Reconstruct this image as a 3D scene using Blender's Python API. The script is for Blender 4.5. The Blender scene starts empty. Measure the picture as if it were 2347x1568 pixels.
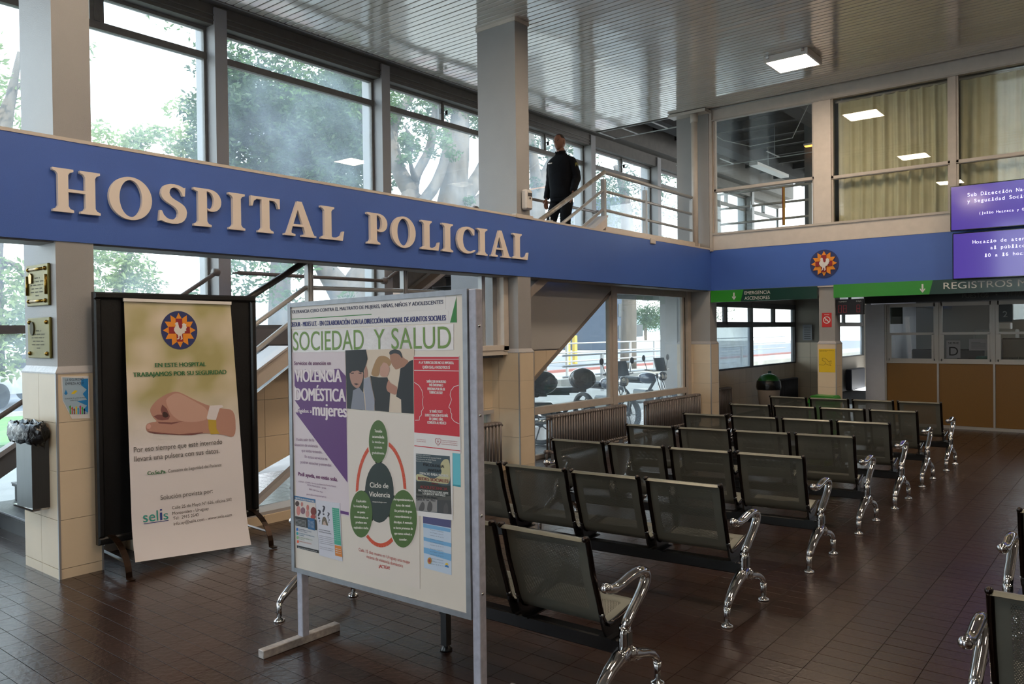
import bpy, math, random
from mathutils import Vector, Matrix, geometry
RND = random.Random(11)
sc = bpy.context.scene
COL = sc.collection

# ------------------------------------------------------------------ camera
YAW, PITCH, ROLL, FPX, EYE = 0.6789, -0.0125, -0.0125, 1809.6, 1.72
_f = Vector((math.cos(PITCH) * math.cos(YAW), math.cos(PITCH) * math.sin(YAW), math.sin(PITCH)))
_r = _f.cross(Vector((0, 0, 1))).normalized()
_u = _r.cross(_f)
_r2 = math.cos(ROLL) * _r + math.sin(ROLL) * _u
_u2 = -math.sin(ROLL) * _r + math.cos(ROLL) * _u
cam_d = bpy.data.cameras.new('camera')
cam_d.sensor_width = 36.0
cam_d.sensor_fit = 'HORIZONTAL'
cam_d.lens = FPX / 2347 * 36
cam_d.clip_start = 0.05
cam_d.clip_end = 400
cam = bpy.data.objects.new('camera', cam_d)
COL.objects.link(cam)
mw = Matrix((( _r2.x, _u2.x, -_f.x, 0), (_r2.y, _u2.y, -_f.y, 0), (_r2.z, _u2.z, -_f.z, EYE), (0, 0, 0, 1)))
cam.matrix_world = mw
sc.camera = cam

# ------------------------------------------------------------------ world, sun, exposure
sc.view_settings.view_transform = 'Standard'
sc.view_settings.look = 'None'
sc.view_settings.gamma = 1
sc.view_settings.use_curve_mapping = False
sc.view_settings.exposure = 0.85
try:
    sc.cycles.transparent_max_bounces = 24
    sc.cycles.max_bounces = 8
    sc.cycles.sample_clamp_indirect = 8
except Exception:
    pass
W = bpy.data.worlds.new('sky')
sc.world = W
W.use_nodes = True
wn = W.node_tree
wn.nodes.clear()
wo = wn.nodes.new('ShaderNodeOutputWorld')
wb = wn.nodes.new('ShaderNodeBackground')
wt = wn.nodes.new('ShaderNodeTexCoord')
ws = wn.nodes.new('ShaderNodeSeparateXYZ')
wr = wn.nodes.new('ShaderNodeValToRGB')
wn.links.new(wt.outputs['Generated'], ws.inputs[0])
wn.links.new(ws.outputs['Z'], wr.inputs[0])
wr.color_ramp.elements[0].position = 0.0
wr.color_ramp.elements[0].color = (0.93, 0.97, 1.0, 1)
wr.color_ramp.elements[1].position = 0.75
wr.color_ramp.elements[1].color = (0.62, 0.78, 1.0, 1)
wn.links.new(wr.outputs[0], wb.inputs['Color'])
wb.inputs['Strength'].default_value = 2.8
wn.links.new(wb.outputs[0], wo.inputs[0])
sd = bpy.data.lights.new('sun', 'SUN')
sd.energy = 4.0
sd.color = (1.0, 0.95, 0.88)
sd.angle = 0.02
so = bpy.data.objects.new('sun', sd)
COL.objects.link(so)
so.rotation_euler = Vector((0.25, 1.0, -1.05)).to_track_quat('-Z', 'Y').to_euler()

# ------------------------------------------------------------------ materials
def lin(h):
    c = [int(h[i:i + 2], 16) / 255 for i in (0, 2, 4)]
    return tuple([(x / 12.92 if x <= .04045 else ((x + .055) / 1.055) ** 2.4) for x in c] + [1])
MATS = {}
def pm(name, col, rough=.5, metal=0, var=0, vscale=6, bump=0, bscale=60, rnd=0, coat=0, emit=0, spec=.5, stretch=None):
    if name in MATS:
        return MATS[name]
    m = bpy.data.materials.new(name)
    MATS[name] = m
    m.use_nodes = True
    nt = m.node_tree
    p = nt.nodes['Principled BSDF']
    c = lin(col) if isinstance(col, str) else tuple(col) + (1,)
    p.inputs['Base Color'].default_value = c
    p.inputs['Roughness'].default_value = rough
    p.inputs['Metallic'].default_value = metal
    p.inputs['Specular IOR Level'].default_value = spec
    p.inputs['Coat Weight'].default_value = coat
    p.inputs['Coat Roughness'].default_value = .08
    if emit:
        p.inputs['Emission Color'].default_value = c
        p.inputs['Emission Strength'].default_value = emit
    tc = nt.nodes.new('ShaderNodeTexCoord')
    src = tc.outputs['Object']
    if stretch:
        mp = nt.nodes.new('ShaderNodeMapping')
        mp.inputs['Scale'].default_value = stretch
        nt.links.new(src, mp.inputs[0])
        src = mp.outputs[0]
    fac = None
    if var:
        n = nt.nodes.new('ShaderNodeTexNoise')
        n.inputs['Scale'].default_value = vscale
        n.inputs['Detail'].default_value = 5
        nt.links.new(src, n.inputs['Vector'])
        mr = nt.nodes.new('ShaderNodeMapRange')
        mr.inputs['From Min'].default_value = .3
        mr.inputs['From Max'].default_value = .7
        mr.inputs['To Min'].default_value = 1 - var
        mr.inputs['To Max'].default_value = 1 + var
        nt.links.new(n.outputs['Fac'], mr.inputs['Value'])
        fac = mr.outputs[0]
    if rnd:
        oi = nt.nodes.new('ShaderNodeObjectInfo')
        gi = nt.nodes.new('ShaderNodeNewGeometry')
        ad = nt.nodes.new('ShaderNodeMath')
        ad.operation = 'ADD'
        nt.links.new(oi.outputs['Random'], ad.inputs[0])
        nt.links.new(gi.outputs['Random Per Island'], ad.inputs[1])
        fr = nt.nodes.new('ShaderNodeMath')
        fr.operation = 'FRACT'
        nt.links.new(ad.outputs[0], fr.inputs[0])
        m2 = nt.nodes.new('ShaderNodeMapRange')
        m2.inputs['To Min'].default_value = 1 - rnd
        m2.inputs['To Max'].default_value = 1 + rnd
        nt.links.new(fr.outputs[0], m2.inputs['Value'])
        if fac is None:
            fac = m2.outputs[0]
        else:
            mu = nt.nodes.new('ShaderNodeMath')
            mu.operation = 'MULTIPLY'
            nt.links.new(fac, mu.inputs[0])
            nt.links.new(m2.outputs[0], mu.inputs[1])
            fac = mu.outputs[0]
    if fac is not None:
        hs = nt.nodes.new('ShaderNodeHueSaturation')
        hs.inputs['Color'].default_value = c
        nt.links.new(fac, hs.inputs['Value'])
        nt.links.new(hs.outputs[0], p.inputs['Base Color'])
    if bump:
        n2 = nt.nodes.new('ShaderNodeTexNoise')
        n2.inputs['Scale'].default_value = bscale
        n2.inputs['Detail'].default_value = 3
        nt.links.new(src, n2.inputs['Vector'])
        b = nt.nodes.new('ShaderNodeBump')
        b.inputs['Strength'].default_value = bump
        b.inputs['Distance'].default_value = .01
        nt.links.new(n2.outputs['Fac'], b.inputs['Height'])
        nt.links.new(b.outputs[0], p.inputs['Normal'])
    return m

def glass_mat(name, tint=(.93, .97, .96), dirt_haze=.05, refl=1.0, dscale=1.3):
    m = bpy.data.materials.new(name)
    MATS[name] = m
    m.use_nodes = True
    nt = m.node_tree
    nt.nodes.clear()
    out = nt.nodes.new('ShaderNodeOutputMaterial')
    tr = nt.nodes.new('ShaderNodeBsdfTransparent')
    tr.inputs[0].default_value = tint + (1,)
    gl = nt.nodes.new('ShaderNodeBsdfGlossy')
    gl.inputs['Roughness'].default_value = 0.0
    lw = nt.nodes.new('ShaderNodeLayerWeight')
    lw.inputs['Blend'].default_value = .5
    pw = nt.nodes.new('ShaderNodeMath')
    pw.operation = 'POWER'
    pw.inputs[1].default_value = 5
    nt.links.new(lw.outputs['Facing'], pw.inputs[0])
    mu = nt.nodes.new('ShaderNodeMath')
    mu.operation = 'MULTIPLY_ADD'
    mu.inputs[1].default_value = .95
    mu.inputs[2].default_value = .042 * refl
    nt.links.new(pw.outputs[0], mu.inputs[0])
    mx = nt.nodes.new('ShaderNodeMixShader')
    nt.links.new(mu.outputs[0], mx.inputs[0])
    nt.links.new(tr.outputs[0], mx.inputs[1])
    nt.links.new(gl.outputs[0], mx.inputs[2])
    last = mx.outputs[0]
    if dirt_haze:  # bluish translucent veil: glass dirt, with glare haze put into its colour
        tl = nt.nodes.new('ShaderNodeBsdfTranslucent')
        tl.inputs[0].default_value = (.75, .85, .95, 1)
        tc = nt.nodes.new('ShaderNodeTexCoord')
        n = nt.nodes.new('ShaderNodeTexNoise')
        n.inputs['Scale'].default_value = dscale
        n.inputs['Detail'].default_value = 8
        nt.links.new(tc.outputs['Object'], n.inputs['Vector'])
        mr = nt.nodes.new('ShaderNodeMapRange')
        mr.inputs['From Min'].default_value = .35
        mr.inputs['From Max'].default_value = .75
        mr.inputs['To Min'].default_value = dirt_haze * .5
        mr.inputs['To Max'].default_value = dirt_haze * 2
        nt.links.new(n.outputs['Fac'], mr.inputs['Value'])
        m2 = nt.nodes.new('ShaderNodeMixShader')
        nt.links.new(mr.outputs[0], m2.inputs[0])
        nt.links.new(last, m2.inputs[1])
        nt.links.new(tl.outputs[0], m2.inputs[2])
        last = m2.outputs[0]
    nt.links.new(last, out.inputs[0])
    return m

def perforated_mat(name, col, rough, metal, ulo, uhi, vranges, pitch=.0088, hole=.0029):
    """sheet steel with round holes; UV in metres"""
    m = pm(name, col, rough, metal, var=.06, vscale=9)
    nt = m.node_tree
    p = nt.nodes['Principled BSDF']
    out = [n for n in nt.nodes if n.type == 'OUTPUT_MATERIAL'][0]
    uv = nt.nodes.new('ShaderNodeUVMap')
    uv.uv_map = 'UVMap'
    sp = nt.nodes.new('ShaderNodeSeparateXYZ')
    nt.links.new(uv.outputs[0], sp.inputs[0])
    def M(op, a, b=None, c=None):
        n = nt.nodes.new('ShaderNodeMath')
        n.operation = op
        for i, x in enumerate((a, b, c)):
            if x is None:
                continue
            if isinstance(x, (int, float)):
                n.inputs[i].default_value = x
            else:
                nt.links.new(x, n.inputs[i])
        return n.outputs[0]
    U, V = sp.outputs[0], sp.outputs[1]
    def dist(du, dv):
        a = M('SUBTRACT', M('FRACT', M('ADD', M('DIVIDE', U, pitch), du)), .5)
        b = M('MULTIPLY', M('SUBTRACT', M('FRACT', M('ADD', M('DIVIDE', V, pitch * 1.732), dv)), .5), 1.732)
        return M('SQRT', M('ADD', M('MULTIPLY', a, a), M('MULTIPLY', b, b)))
    d = M('MINIMUM', dist(0, 0), dist(.5, .5))
    inside = M('LESS_THAN', d, hole / pitch)
    um = M('MULTIPLY', M('GREATER_THAN', U, ulo), M('LESS_THAN', U, uhi))
    vm = None
    for a, b in vranges:
        k = M('MULTIPLY', M('GREATER_THAN', V, a), M('LESS_THAN', V, b))
        vm = k if vm is None else M('MAXIMUM', vm, k)
    fac = M('MULTIPLY', inside, M('MULTIPLY', um, vm))
    tr = nt.nodes.new('ShaderNodeBsdfTransparent')
    mx = nt.nodes.new('ShaderNodeMixShader')
    nt.links.new(fac, mx.inputs[0])
    nt.links.new(p.outputs[0], mx.inputs[1])
    nt.links.new(tr.outputs[0], mx.inputs[2])
    nt.links.new(mx.outputs[0], out.inputs[0])
    return m

GREY = pm('grey_wall_paint', '979492', .42, var=.03, vscale=3, bump=.25, bscale=160)
TRIMW = pm('cream_paint', 'C4B9AE', .45, var=.05, vscale=8, bump=.1, bscale=90)
BLUE = pm('blue_fascia_paint', '4062AE', .42, var=.03, vscale=2, bump=.15, bscale=220)
TILEB = pm('beige_tile', 'D0BDA2', .3, var=.03, vscale=4, rnd=.035, bump=.05, bscale=50)
GROUT = pm('grout', '8B7D68', .9)
TILEF = pm('quarry_tile', '2E1F19', .27, var=.16, vscale=9, rnd=.16, bump=.22, bscale=26, spec=.5)
GROUTF = pm('floor_grout', '1D1816', .85)
PLANK = pm('ceiling_plank_enamel', 'C4BBB1', .10, var=.03, vscale=2, rnd=.03, bump=.03, bscale=5, coat=1.0, spec=1.0)
DARK = pm('dark_void', '131211', .9)
FRAME = pm('window_frame_paint', '6B665F', .5, var=.12, vscale=14, bump=.2, bscale=70)
FRAMEL = pm('pale_frame_paint', 'B0A69C', .5, var=.06, vscale=10, bump=.1, bscale=70)
CHROME = pm('chrome', 'C9C7C6', .07, 1.0)
DCHROME = pm('dark_chrome', '3A3432', .16, 1.0)
BLACKM = pm('black_steel', '0C0C0D', .28, .0, bump=.05, bscale=90)
STEEL = pm('brushed_steel', '7C7D7C', .3, 1.0, var=.05, vscale=4, stretch=(40, 40, 1))
RAILM = pm('rail_grey_paint', 'A5A4A3', .32, .15, var=.05)
RAILW = pm('worn_rail_paint', '8F8A82', .4, .2, var=.35, vscale=18)
TREAD = pm('black_tread', '161516', .35, bump=.3, bscale=40)
GLASS = glass_mat('window_glass', dirt_haze=.07)
GLASSI = glass_mat('interior_glass', tint=(.9, .92, .9), dirt_haze=0.0, refl=1.6)
GLASSF = glass_mat('frosted_glass', tint=(.5, .55, .55), dirt_haze=.42, dscale=.6)
WHITE = pm('white_enamel', 'D8D2CC', .4)
PAPER = pm('white_paper', 'D9D4D2', .6)
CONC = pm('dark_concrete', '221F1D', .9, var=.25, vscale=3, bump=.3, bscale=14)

# ------------------------------------------------------------------ mesh helpers
ORG = {}
class MB:
    def __init__(s):
        s.v = []
        s.f = []
        s.uv = None
        s.mi = []
        s.sm = []
        s.cur = 0
        s.smooth = False
    def add(s, vs, fs):
        b = len(s.v)
        s.v += [tuple(x) for x in vs]
        for f in fs:
            s.f.append(tuple(b + i for i in f))
            s.mi.append(s.cur)
            s.sm.append(s.smooth)
        return s
    def box(s, x0, x1, y0, y1, z0, z1):
        vs = [(x, y, z) for z in (z0, z1) for y in (y0, y1) for x in (x0, x1)]
        return s.add(vs, [(0, 2, 3, 1), (4, 5, 7, 6), (0, 1, 5, 4), (2, 6, 7, 3), (0, 4, 6, 2), (1, 3, 7, 5)])
    def cbox(s, x0, x1, y0, y1, z0, z1, c=.004):
        """box with small chamfered rim on every vertical and horizontal edge"""
        vs = []
        for z, k in ((z0, c), (z0 + c, 0), (z1 - c, 0), (z1, c)):
            vs += [(x0 + k, y0 + c, z), (x0 + c, y0 + k, z), (x1 - c, y0 + k, z), (x1 - k, y0 + c, z), (x1 - k, y1 - c, z), (x1 - c, y1 - k, z), (x0 + c, y1 - k, z), (x0 + k, y1 - c, z)]
        fs = [tuple(range(7, -1, -1)), tuple(range(24, 32))]
        for l in range(3):
            for i in range(8):
                a, b = l * 8 + i, l * 8 + (i + 1) % 8
                fs.append((a, b, b + 8, a + 8))
        return s.add(vs, fs)
    def beam(s, p, q, w, h, up=(0, 0, 1)):
        """rectangular bar from p to q: w across, h along up"""
        p, q = Vector(p), Vector(q)
        d = (q - p).normalized()
        u = Vector(up)
        r = d.cross(u)
        if r.length < 1e-5:
            r = d.cross(Vector((1, 0, 0)))
        r.normalize()
        u = r.cross(d)
        vs = [a + r * x * w / 2 + u * y * h / 2 for a in (p, q) for x, y in ((-1, -1), (1, -1), (1, 1), (-1, 1))]
        return s.add(vs, [(3, 2, 1, 0), (4, 5, 6, 7), (0, 1, 5, 4), (1, 2, 6, 5), (2, 3, 7, 6), (3, 0, 4, 7)])
    def tube(s, pts, rad, n=10, cap=True, flat=1.0, side=None):
        """swept tube; rad scalar or list; flat scales along 'side' axis"""
        pts = [Vector(p) for p in pts]
        m = len(pts)
        rs = rad if isinstance(rad, (list, tuple)) else [rad] * m
        ring = []
        prev = None
        for i, p in enumerate(pts):
            d = (pts[min(i + 1, m - 1)] - pts[max(i - 1, 0)]).normalized()
            if side is not None:
                a = Vector(side)
                a = (a - d * a.dot(d)).normalized()
            elif prev is None:
                a = d.cross(Vector((0, 0, 1)))
                if a.length < .1:
                    a = d.cross(Vector((1, 0, 0)))
                a.normalize()
            else:
                a = (prev - d * prev.dot(d)).normalized()
            prev = a
            b = d.cross(a)
            for k in range(n):
                t = 2 * math.pi * k / n
                ring.append(p + a * math.cos(t) * rs[i] * flat + b * math.sin(t) * rs[i])
        fs = []
        for i in range(m - 1):
            for k in range(n):
                a, b = i * n + k, i * n + (k + 1) % n
                fs.append((a, b, b + n, a + n))
        if cap:
            fs.append(tuple(range(n - 1, -1, -1)))
            fs.append(tuple(range((m - 1) * n, m * n)))
        o = s.smooth
        s.smooth = True
        s.add(ring, fs)
        s.smooth = o
        return s
    def lathe(s, prof, c=(0, 0, 0), n=20, axis='Z', a0=0, a1=2 * math.pi):
        cx, cy, cz = c
        full = abs(a1 - a0 - 2 * math.pi) < 1e-6
        cols = n if full else n + 1
        vs = []
        for r, h in prof:
            for k in range(cols):
                t = a0 + (a1 - a0) * k / n
                x, y = r * math.cos(t), r * math.sin(t)
                vs.append({'Z': (cx + x, cy + y, cz + h), 'X': (cx + h, cy + x, cz + y), 'Y': (cx + y, cy + h, cz + x)}[axis])
        fs = []
        for i in range(len(prof) - 1):
            for k in range(n):
                a = i * cols + k
                b = i * cols + (k + 1) % cols
                fs.append((a, b, b + cols, a + cols))
        o = s.smooth
        s.smooth = True
        s.add(vs, fs)
        s.smooth = o
        return s
    def prism(s, poly, fr, d0, d1):
        """poly: (u,v) list in frame fr=(org,right,up,normal); from depth d0 to d1 along normal"""
        o, r, u, n = fr
        k = len(poly)
        tri = geometry.tessellate_polygon([[Vector((a, b, 0)) for a, b in poly]])
        vs = [o + r * a + u * b + n * d for d in (d0, d1) for a, b in poly]
        fs = [(a, b, c) for a, b, c in tri] + [(c + k, b + k, a + k) for a, b, c in tri]
        fs += [(i, (i + 1) % k, (i + 1) % k + k, i + k) for i in range(k)]
        return s.add(vs, fs)
    def sphere(s, c, r, n=12, m=8, sx=1, sy=1, sz=1):
        prof = [(math.sin(math.pi * i / m), -math.cos(math.pi * i / m)) for i in range(m + 1)]
        vs = []
        for a, h in prof:
            for k in range(n):
                t = 2 * math.pi * k / n
                vs.append((c[0] + a * math.cos(t) * r * sx, c[1] + a * math.sin(t) * r * sy, c[2] + h * r * sz))
        fs = [(i * n + k, i * n + (k + 1) % n, (i + 1) * n + (k + 1) % n, (i + 1) * n + k) for i in range(m) for k in range(n)]
        o = s.smooth
        s.smooth = True
        s.add(vs, fs)
        s.smooth = o
        return s
    def build(s, name, mat, parent=None, origin=None, fix=True):
        mats = mat if isinstance(mat, (list, tuple)) else [mat]
        if parent is not None:
            off = ORG.get(parent.name, Vector())
        elif origin is not None:
            off = Vector(origin)
        else:
            xs = [v[0] for v in s.v]
            ys = [v[1] for v in s.v]
            zs = [v[2] for v in s.v]
            off = Vector(((min(xs) + max(xs)) / 2, (min(ys) + max(ys)) / 2, min(zs)))
        me = bpy.data.meshes.new(name)
        me.from_pydata([(v[0] - off[0], v[1] - off[1], v[2] - off[2]) for v in s.v], [], s.f)
        for m in mats:
            me.materials.append(m)
        if any(s.mi):
            me.polygons.foreach_set('material_index', s.mi)
        if any(s.sm):
            me.polygons.foreach_set('use_smooth', s.sm)
        if s.uv:
            l = me.uv_layers.new(name='UVMap')
            flat = []
            for f in s.f:
                for i in f:
                    flat += s.uv[i]
            l.data.foreach_set('uv', flat)
        if fix and len(s.f) < 200000:
            import bmesh
            bm = bmesh.new()
            bm.from_mesh(me)
            bmesh.ops.recalc_face_normals(bm, faces=bm.faces)
            bm.to_mesh(me)
            bm.free()
        me.update()
        o = bpy.data.objects.new(name, me)
        COL.objects.link(o)
        if parent is not None:
            o.parent = parent
        else:
            o.location = off
        ORG[o.name] = Vector(off)
        return o
def empty(name, loc):
    o = bpy.data.objects.new(name, None)
    o.empty_display_size = .1
    o.location = loc
    COL.objects.link(o)
    ORG[o.name] = Vector(loc)
    return o
def tag(o, label=None, cat=None, group=None, kind=None):
    if label:
        o['label'] = label
    if cat:
        o['category'] = cat
    if group:
        o['group'] = group
    if kind:
        o['kind'] = kind
    return o
def thing(name, loc, label, cat, group=None):
    return tag(empty(name, loc), label, cat, group)
def struct(o):
    o['kind'] = 'structure'
    return o
def copy_tree(o, parent=None):
    c = o.copy()
    COL.objects.link(c)
    c.parent = parent
    ORG[c.name] = ORG.get(o.name, Vector())
    for ch in list(o.children):
        copy_tree(ch, c)
    return c
def frm(o, r, u, n):
    return (Vector(o), Vector(r), Vector(u), Vector(n))
def project(p):
    d = Vector(p) - Vector((0, 0, EYE))
    z = d.dot(_f)
    if z <= .05:
        return None
    return (1173.5 + FPX * d.dot(_r2) / z, 784 - FPX * d.dot(_u2) / z, z)
def clip(poly, edges):
    """Sutherland-Hodgman; edges: (a,b,c) keep a*x+b*y<=c"""
    for a, b, c in edges:
        out = []
        n = len(poly)
        for i in range(n):
            p, q = poly[i], poly[(i + 1) % n]
            dp, dq = a * p[0] + b * p[1] - c, a * q[0] + b * q[1] - c
            if dp <= 0:
                out.append(p)
            if (dp < 0 < dq) or (dq < 0 < dp):
                t = dp / (dp - dq)
                out.append((p[0] + (q[0] - p[0]) * t, p[1] + (q[1] - p[1]) * t))
        poly = out
        if len(poly) < 3:
            return []
    return poly
# text ------------------------------------------------------------
_tc = {}
def glyphs(st, bold=0.0):
    bold = 0.0
    k = (st, bold)
    if k in _tc:
        return _tc[k]
    cu = bpy.data.curves.new('t', 'FONT')
    cu.body = st
    cu.size = 1
    cu.resolution_u = 5
    cu.offset = bold
    ob = bpy.data.objects.new('t', cu)
    me = ob.to_mesh()
    vs = [(v.co.x, v.co.y) for v in me.vertices]
    fs = [tuple(p.vertices) for p in me.polygons]
    ob.to_mesh_clear()
    bpy.data.objects.remove(ob)
    bpy.data.curves.remove(cu)
    _tc[k] = (vs, fs)
    return _tc[k]
def text(mb, st, fr, u0, v0, cap, width=None, d=.001, align='L', bold=0.0, slope=0.0):
    """baseline start (u0,v0), cap height in metres, optional exact width"""
    vs, fs = glyphs(st, bold)
    if not vs:
        return
    xs = [v[0] for v in vs]
    x0, x1 = min(xs), max(xs)
    sy = cap / .72
    sx = (width / (x1 - x0)) if width else sy
    w = (x1 - x0) * sx
    sh = {'L': 0, 'C': -w / 2, 'R': -w}[align]
    o, r, u, n = fr
    out = []
    for x, y in vs:
        a = u0 + sh + (x - x0) * sx
        out.append(o + r * a + u * (v0 + y * sy + slope * (a - u0)) + n * d)
    mb.add(out, fs)
def rect(mb, fr, u0, u1, v0, v1, d=.0006, t=None):
    if t is None:
        o, r, u, n = fr
        mb.add([o + r * a + u * b + n * d for a, b in ((u0, v0), (u1, v0), (u1, v1), (u0, v1))], [(0, 1, 2, 3)])
    else:
        mb.prism([(u0, v0), (u1, v0), (u1, v1), (u0, v1)], fr, d - t, d)
def poly(mb, fr, pts, d=.0012):
    o, r, u, n = fr
    tri = geometry.tessellate_polygon([[Vector((a, b, 0)) for a, b in pts]])
    mb.add([o + r * a + u * b + n * d for a, b in pts], [tuple(t) for t in tri])
def ellipse(cx, cy, rx, ry, n=32, a0=0, a1=2 * math.pi):
    return [(cx + rx * math.cos(a0 + (a1 - a0) * i / n), cy + ry * math.sin(a0 + (a1 - a0) * i / n)) for i in range(n)]
def arcband(mb, fr, cx, cy, rx, ry, w, a0, a1, d, n=24):
    o, r, u, nn = fr
    vs = []
    for i in range(n + 1):
        t = a0 + (a1 - a0) * i / n
        for k in (-.5, .5):
            vs.append(o + r * (cx + (rx + k * w) * math.cos(t)) + u * (cy + (ry + k * w) * math.sin(t)) + nn * d)
    mb.add(vs, [(2 * i, 2 * i + 1, 2 * i + 3, 2 * i + 2) for i in range(n)])
# ================================================================== SETTING
YA = 6.045; ZT = 3.13; ZB = 2.41; XB = 13.12; ZC = 5.59; YG = 8.78; YW = 6.46; ZL = 1.53
# ---- floor
floor = struct(MB().box(-5, 23, -7, 8.95, -.12, -.012).build('floor', GROUTF))
TX, TY = .1148, .2405
GX, GY = 2.516 - 60 * TX, 3.291 - 42 * TY
cells = []
for i in range(0, 200):
    for j in range(0, 65):
        x, y = GX + i * TX, GY + j * TY
        if x > 15.0 and y < 4:
            continue
        if y + TY > 8.7 or x > 22:
            continue
        cx, cy = x + TX / 2, y + TY / 2
        pr = project((cx, cy, 0))
        vis = pr is not None and -20 < pr[0] < 2367 and pr[1] < 1600
        cells.append((0 if vis else 1, (cx ** 2 + cy ** 2), i, j, cx, cy))
cells.sort()
def tile_box(m, cx, cy, dz=0, tx=0, ty=0):
    g = .0016
    hx, hy = TX / 2 - g, TY / 2 - g
    c = .0003
    vs = []
    for k, z in ((0, -.012), (0, -c), (c, 0)):
        for sx, sy in ((-1, -1), (1, -1), (1, 1), (-1, 1)):
            vs.append((cx + sx * (hx - k), cy + sy * (hy - k), z + dz + sx * tx + sy * ty if z > -.01 else z))
    fs = [(8, 9, 10, 11)]
    for l in (0, 4):
        for k in range(4):
            a, b = l + k, l + (k + 1) % 4
            fs.append((a, b, b + 4, a + 4))
    m.add(vs, fs)
protos = []
for q in range(5):
    m = MB()
    tile_box(m, 0, 0, 0, RND.uniform(-.0003, .0003), RND.uniform(-.0004, .0004))
    ob = m.build('floor_tile', TILEF, origin=(0, 0, 0))
    protos.append(ob)
for n, c in enumerate(cells[:300]):
    if n < 5:
        t = protos[n]
    else:
        t = protos[n % 5].copy()
        COL.objects.link(t)
    t.name = 'floor_tile'
    t.parent = floor
    o = ORG[floor.name]
    t.location = (c[4] - o.x, c[5] - o.y, RND.uniform(-.0003, .0002) - o.z)
m = MB()
for c in cells[300:]:
    if c[0] == 0 or c[1] < 160 or c[5] > 5:
        tile_box(m, c[4], c[5], RND.uniform(-.0003, .0002), RND.uniform(-.0003, .0003), RND.uniform(-.0004, .0004))
tag(m.build('floor_tiling', TILEF, floor, fix=False), kind='stuff')

# ---- ceiling of enamelled planks
ceil = struct(MB().box(-5, 13.05, -7, 8.36, ZC + .03, ZC + .2).build('ceiling', DARK))
pm_ = MB()
L0, L1 = -6.98, 8.35
prof = [(-.0435, .022), (-.0435, .004), (-.040, 0), (.040, 0), (.0435, .004), (.0435, .022)]
ys = [L0, L1]
pm_.add([(x, y, z) for y in ys for x, z in prof], [(i, i + 1, i + 7, i + 6) for i in range(5)] + [(0, 1, 2, 3, 4, 5), (11, 10, 9, 8, 7, 6)])
pl0 = pm_.build('ceiling_plank', PLANK, origin=(0, 0, 0))
x = -4.95
first = True
while x < 13.03:
    p = pl0 if first else pl0.copy()
    if not first:
        COL.objects.link(p)
    first = False
    p.parent = ceil
    o = ORG[ceil.name]
    p.location = (x - o.x, -o.y, ZC - o.z + RND.uniform(-.001, .001))
    p.rotation_euler = (0, RND.uniform(-.012, .012), 0)
    x += .1012
MB().box(-5, 13.1, 8.352, 8.375, ZC - .012, ZC + .05).box(13.052, 13.075, 6.1, 8.37, ZC - .012, ZC + .05).build('edge_trim', pm('edge_trim_grey', '77726C', .4), ceil)
# roof slab and outer shell (keeps sky out of the hall)
struct(MB().box(-5.2, 24, -7.2, 8.7, 6.15, 6.4).build('roof', CONC))
wlf = struct(MB().box(-5.2, -5, -7.2, 9, -.1, .95).box(-5.2, -5, -7.2, 9, 5.2, 6.15).box(-5.2, -5, -7.2, .8, .95, 5.2).box(-5.2, -5, 4.0, 9, .95, 5.2).build('wall_left', GREY))
for i_, (ya_, yb_) in enumerate(((.9, 4.0),)):
    w_ = struct(empty('window_%d' % (30 + i_), (-5.1, ya_, .95)))
    MB().box(-5.14, -5.06, ya_ - .1, ya_, .95, 5.2).box(-5.14, -5.06, yb_, yb_ + .02, .95, 5.2).box(-5.14, -5.06, ya_, yb_, 3.0, 3.08).build('window_frame', FRAME, w_)
    MB().box(-5.104, -5.096, ya_, yb_, .95, 5.2).build('pane', GLASS, w_)
struct(MB().box(-5.2, 15.2, -7.2, -7, -.1, 6.15).build('wall_right', GREY))

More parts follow.
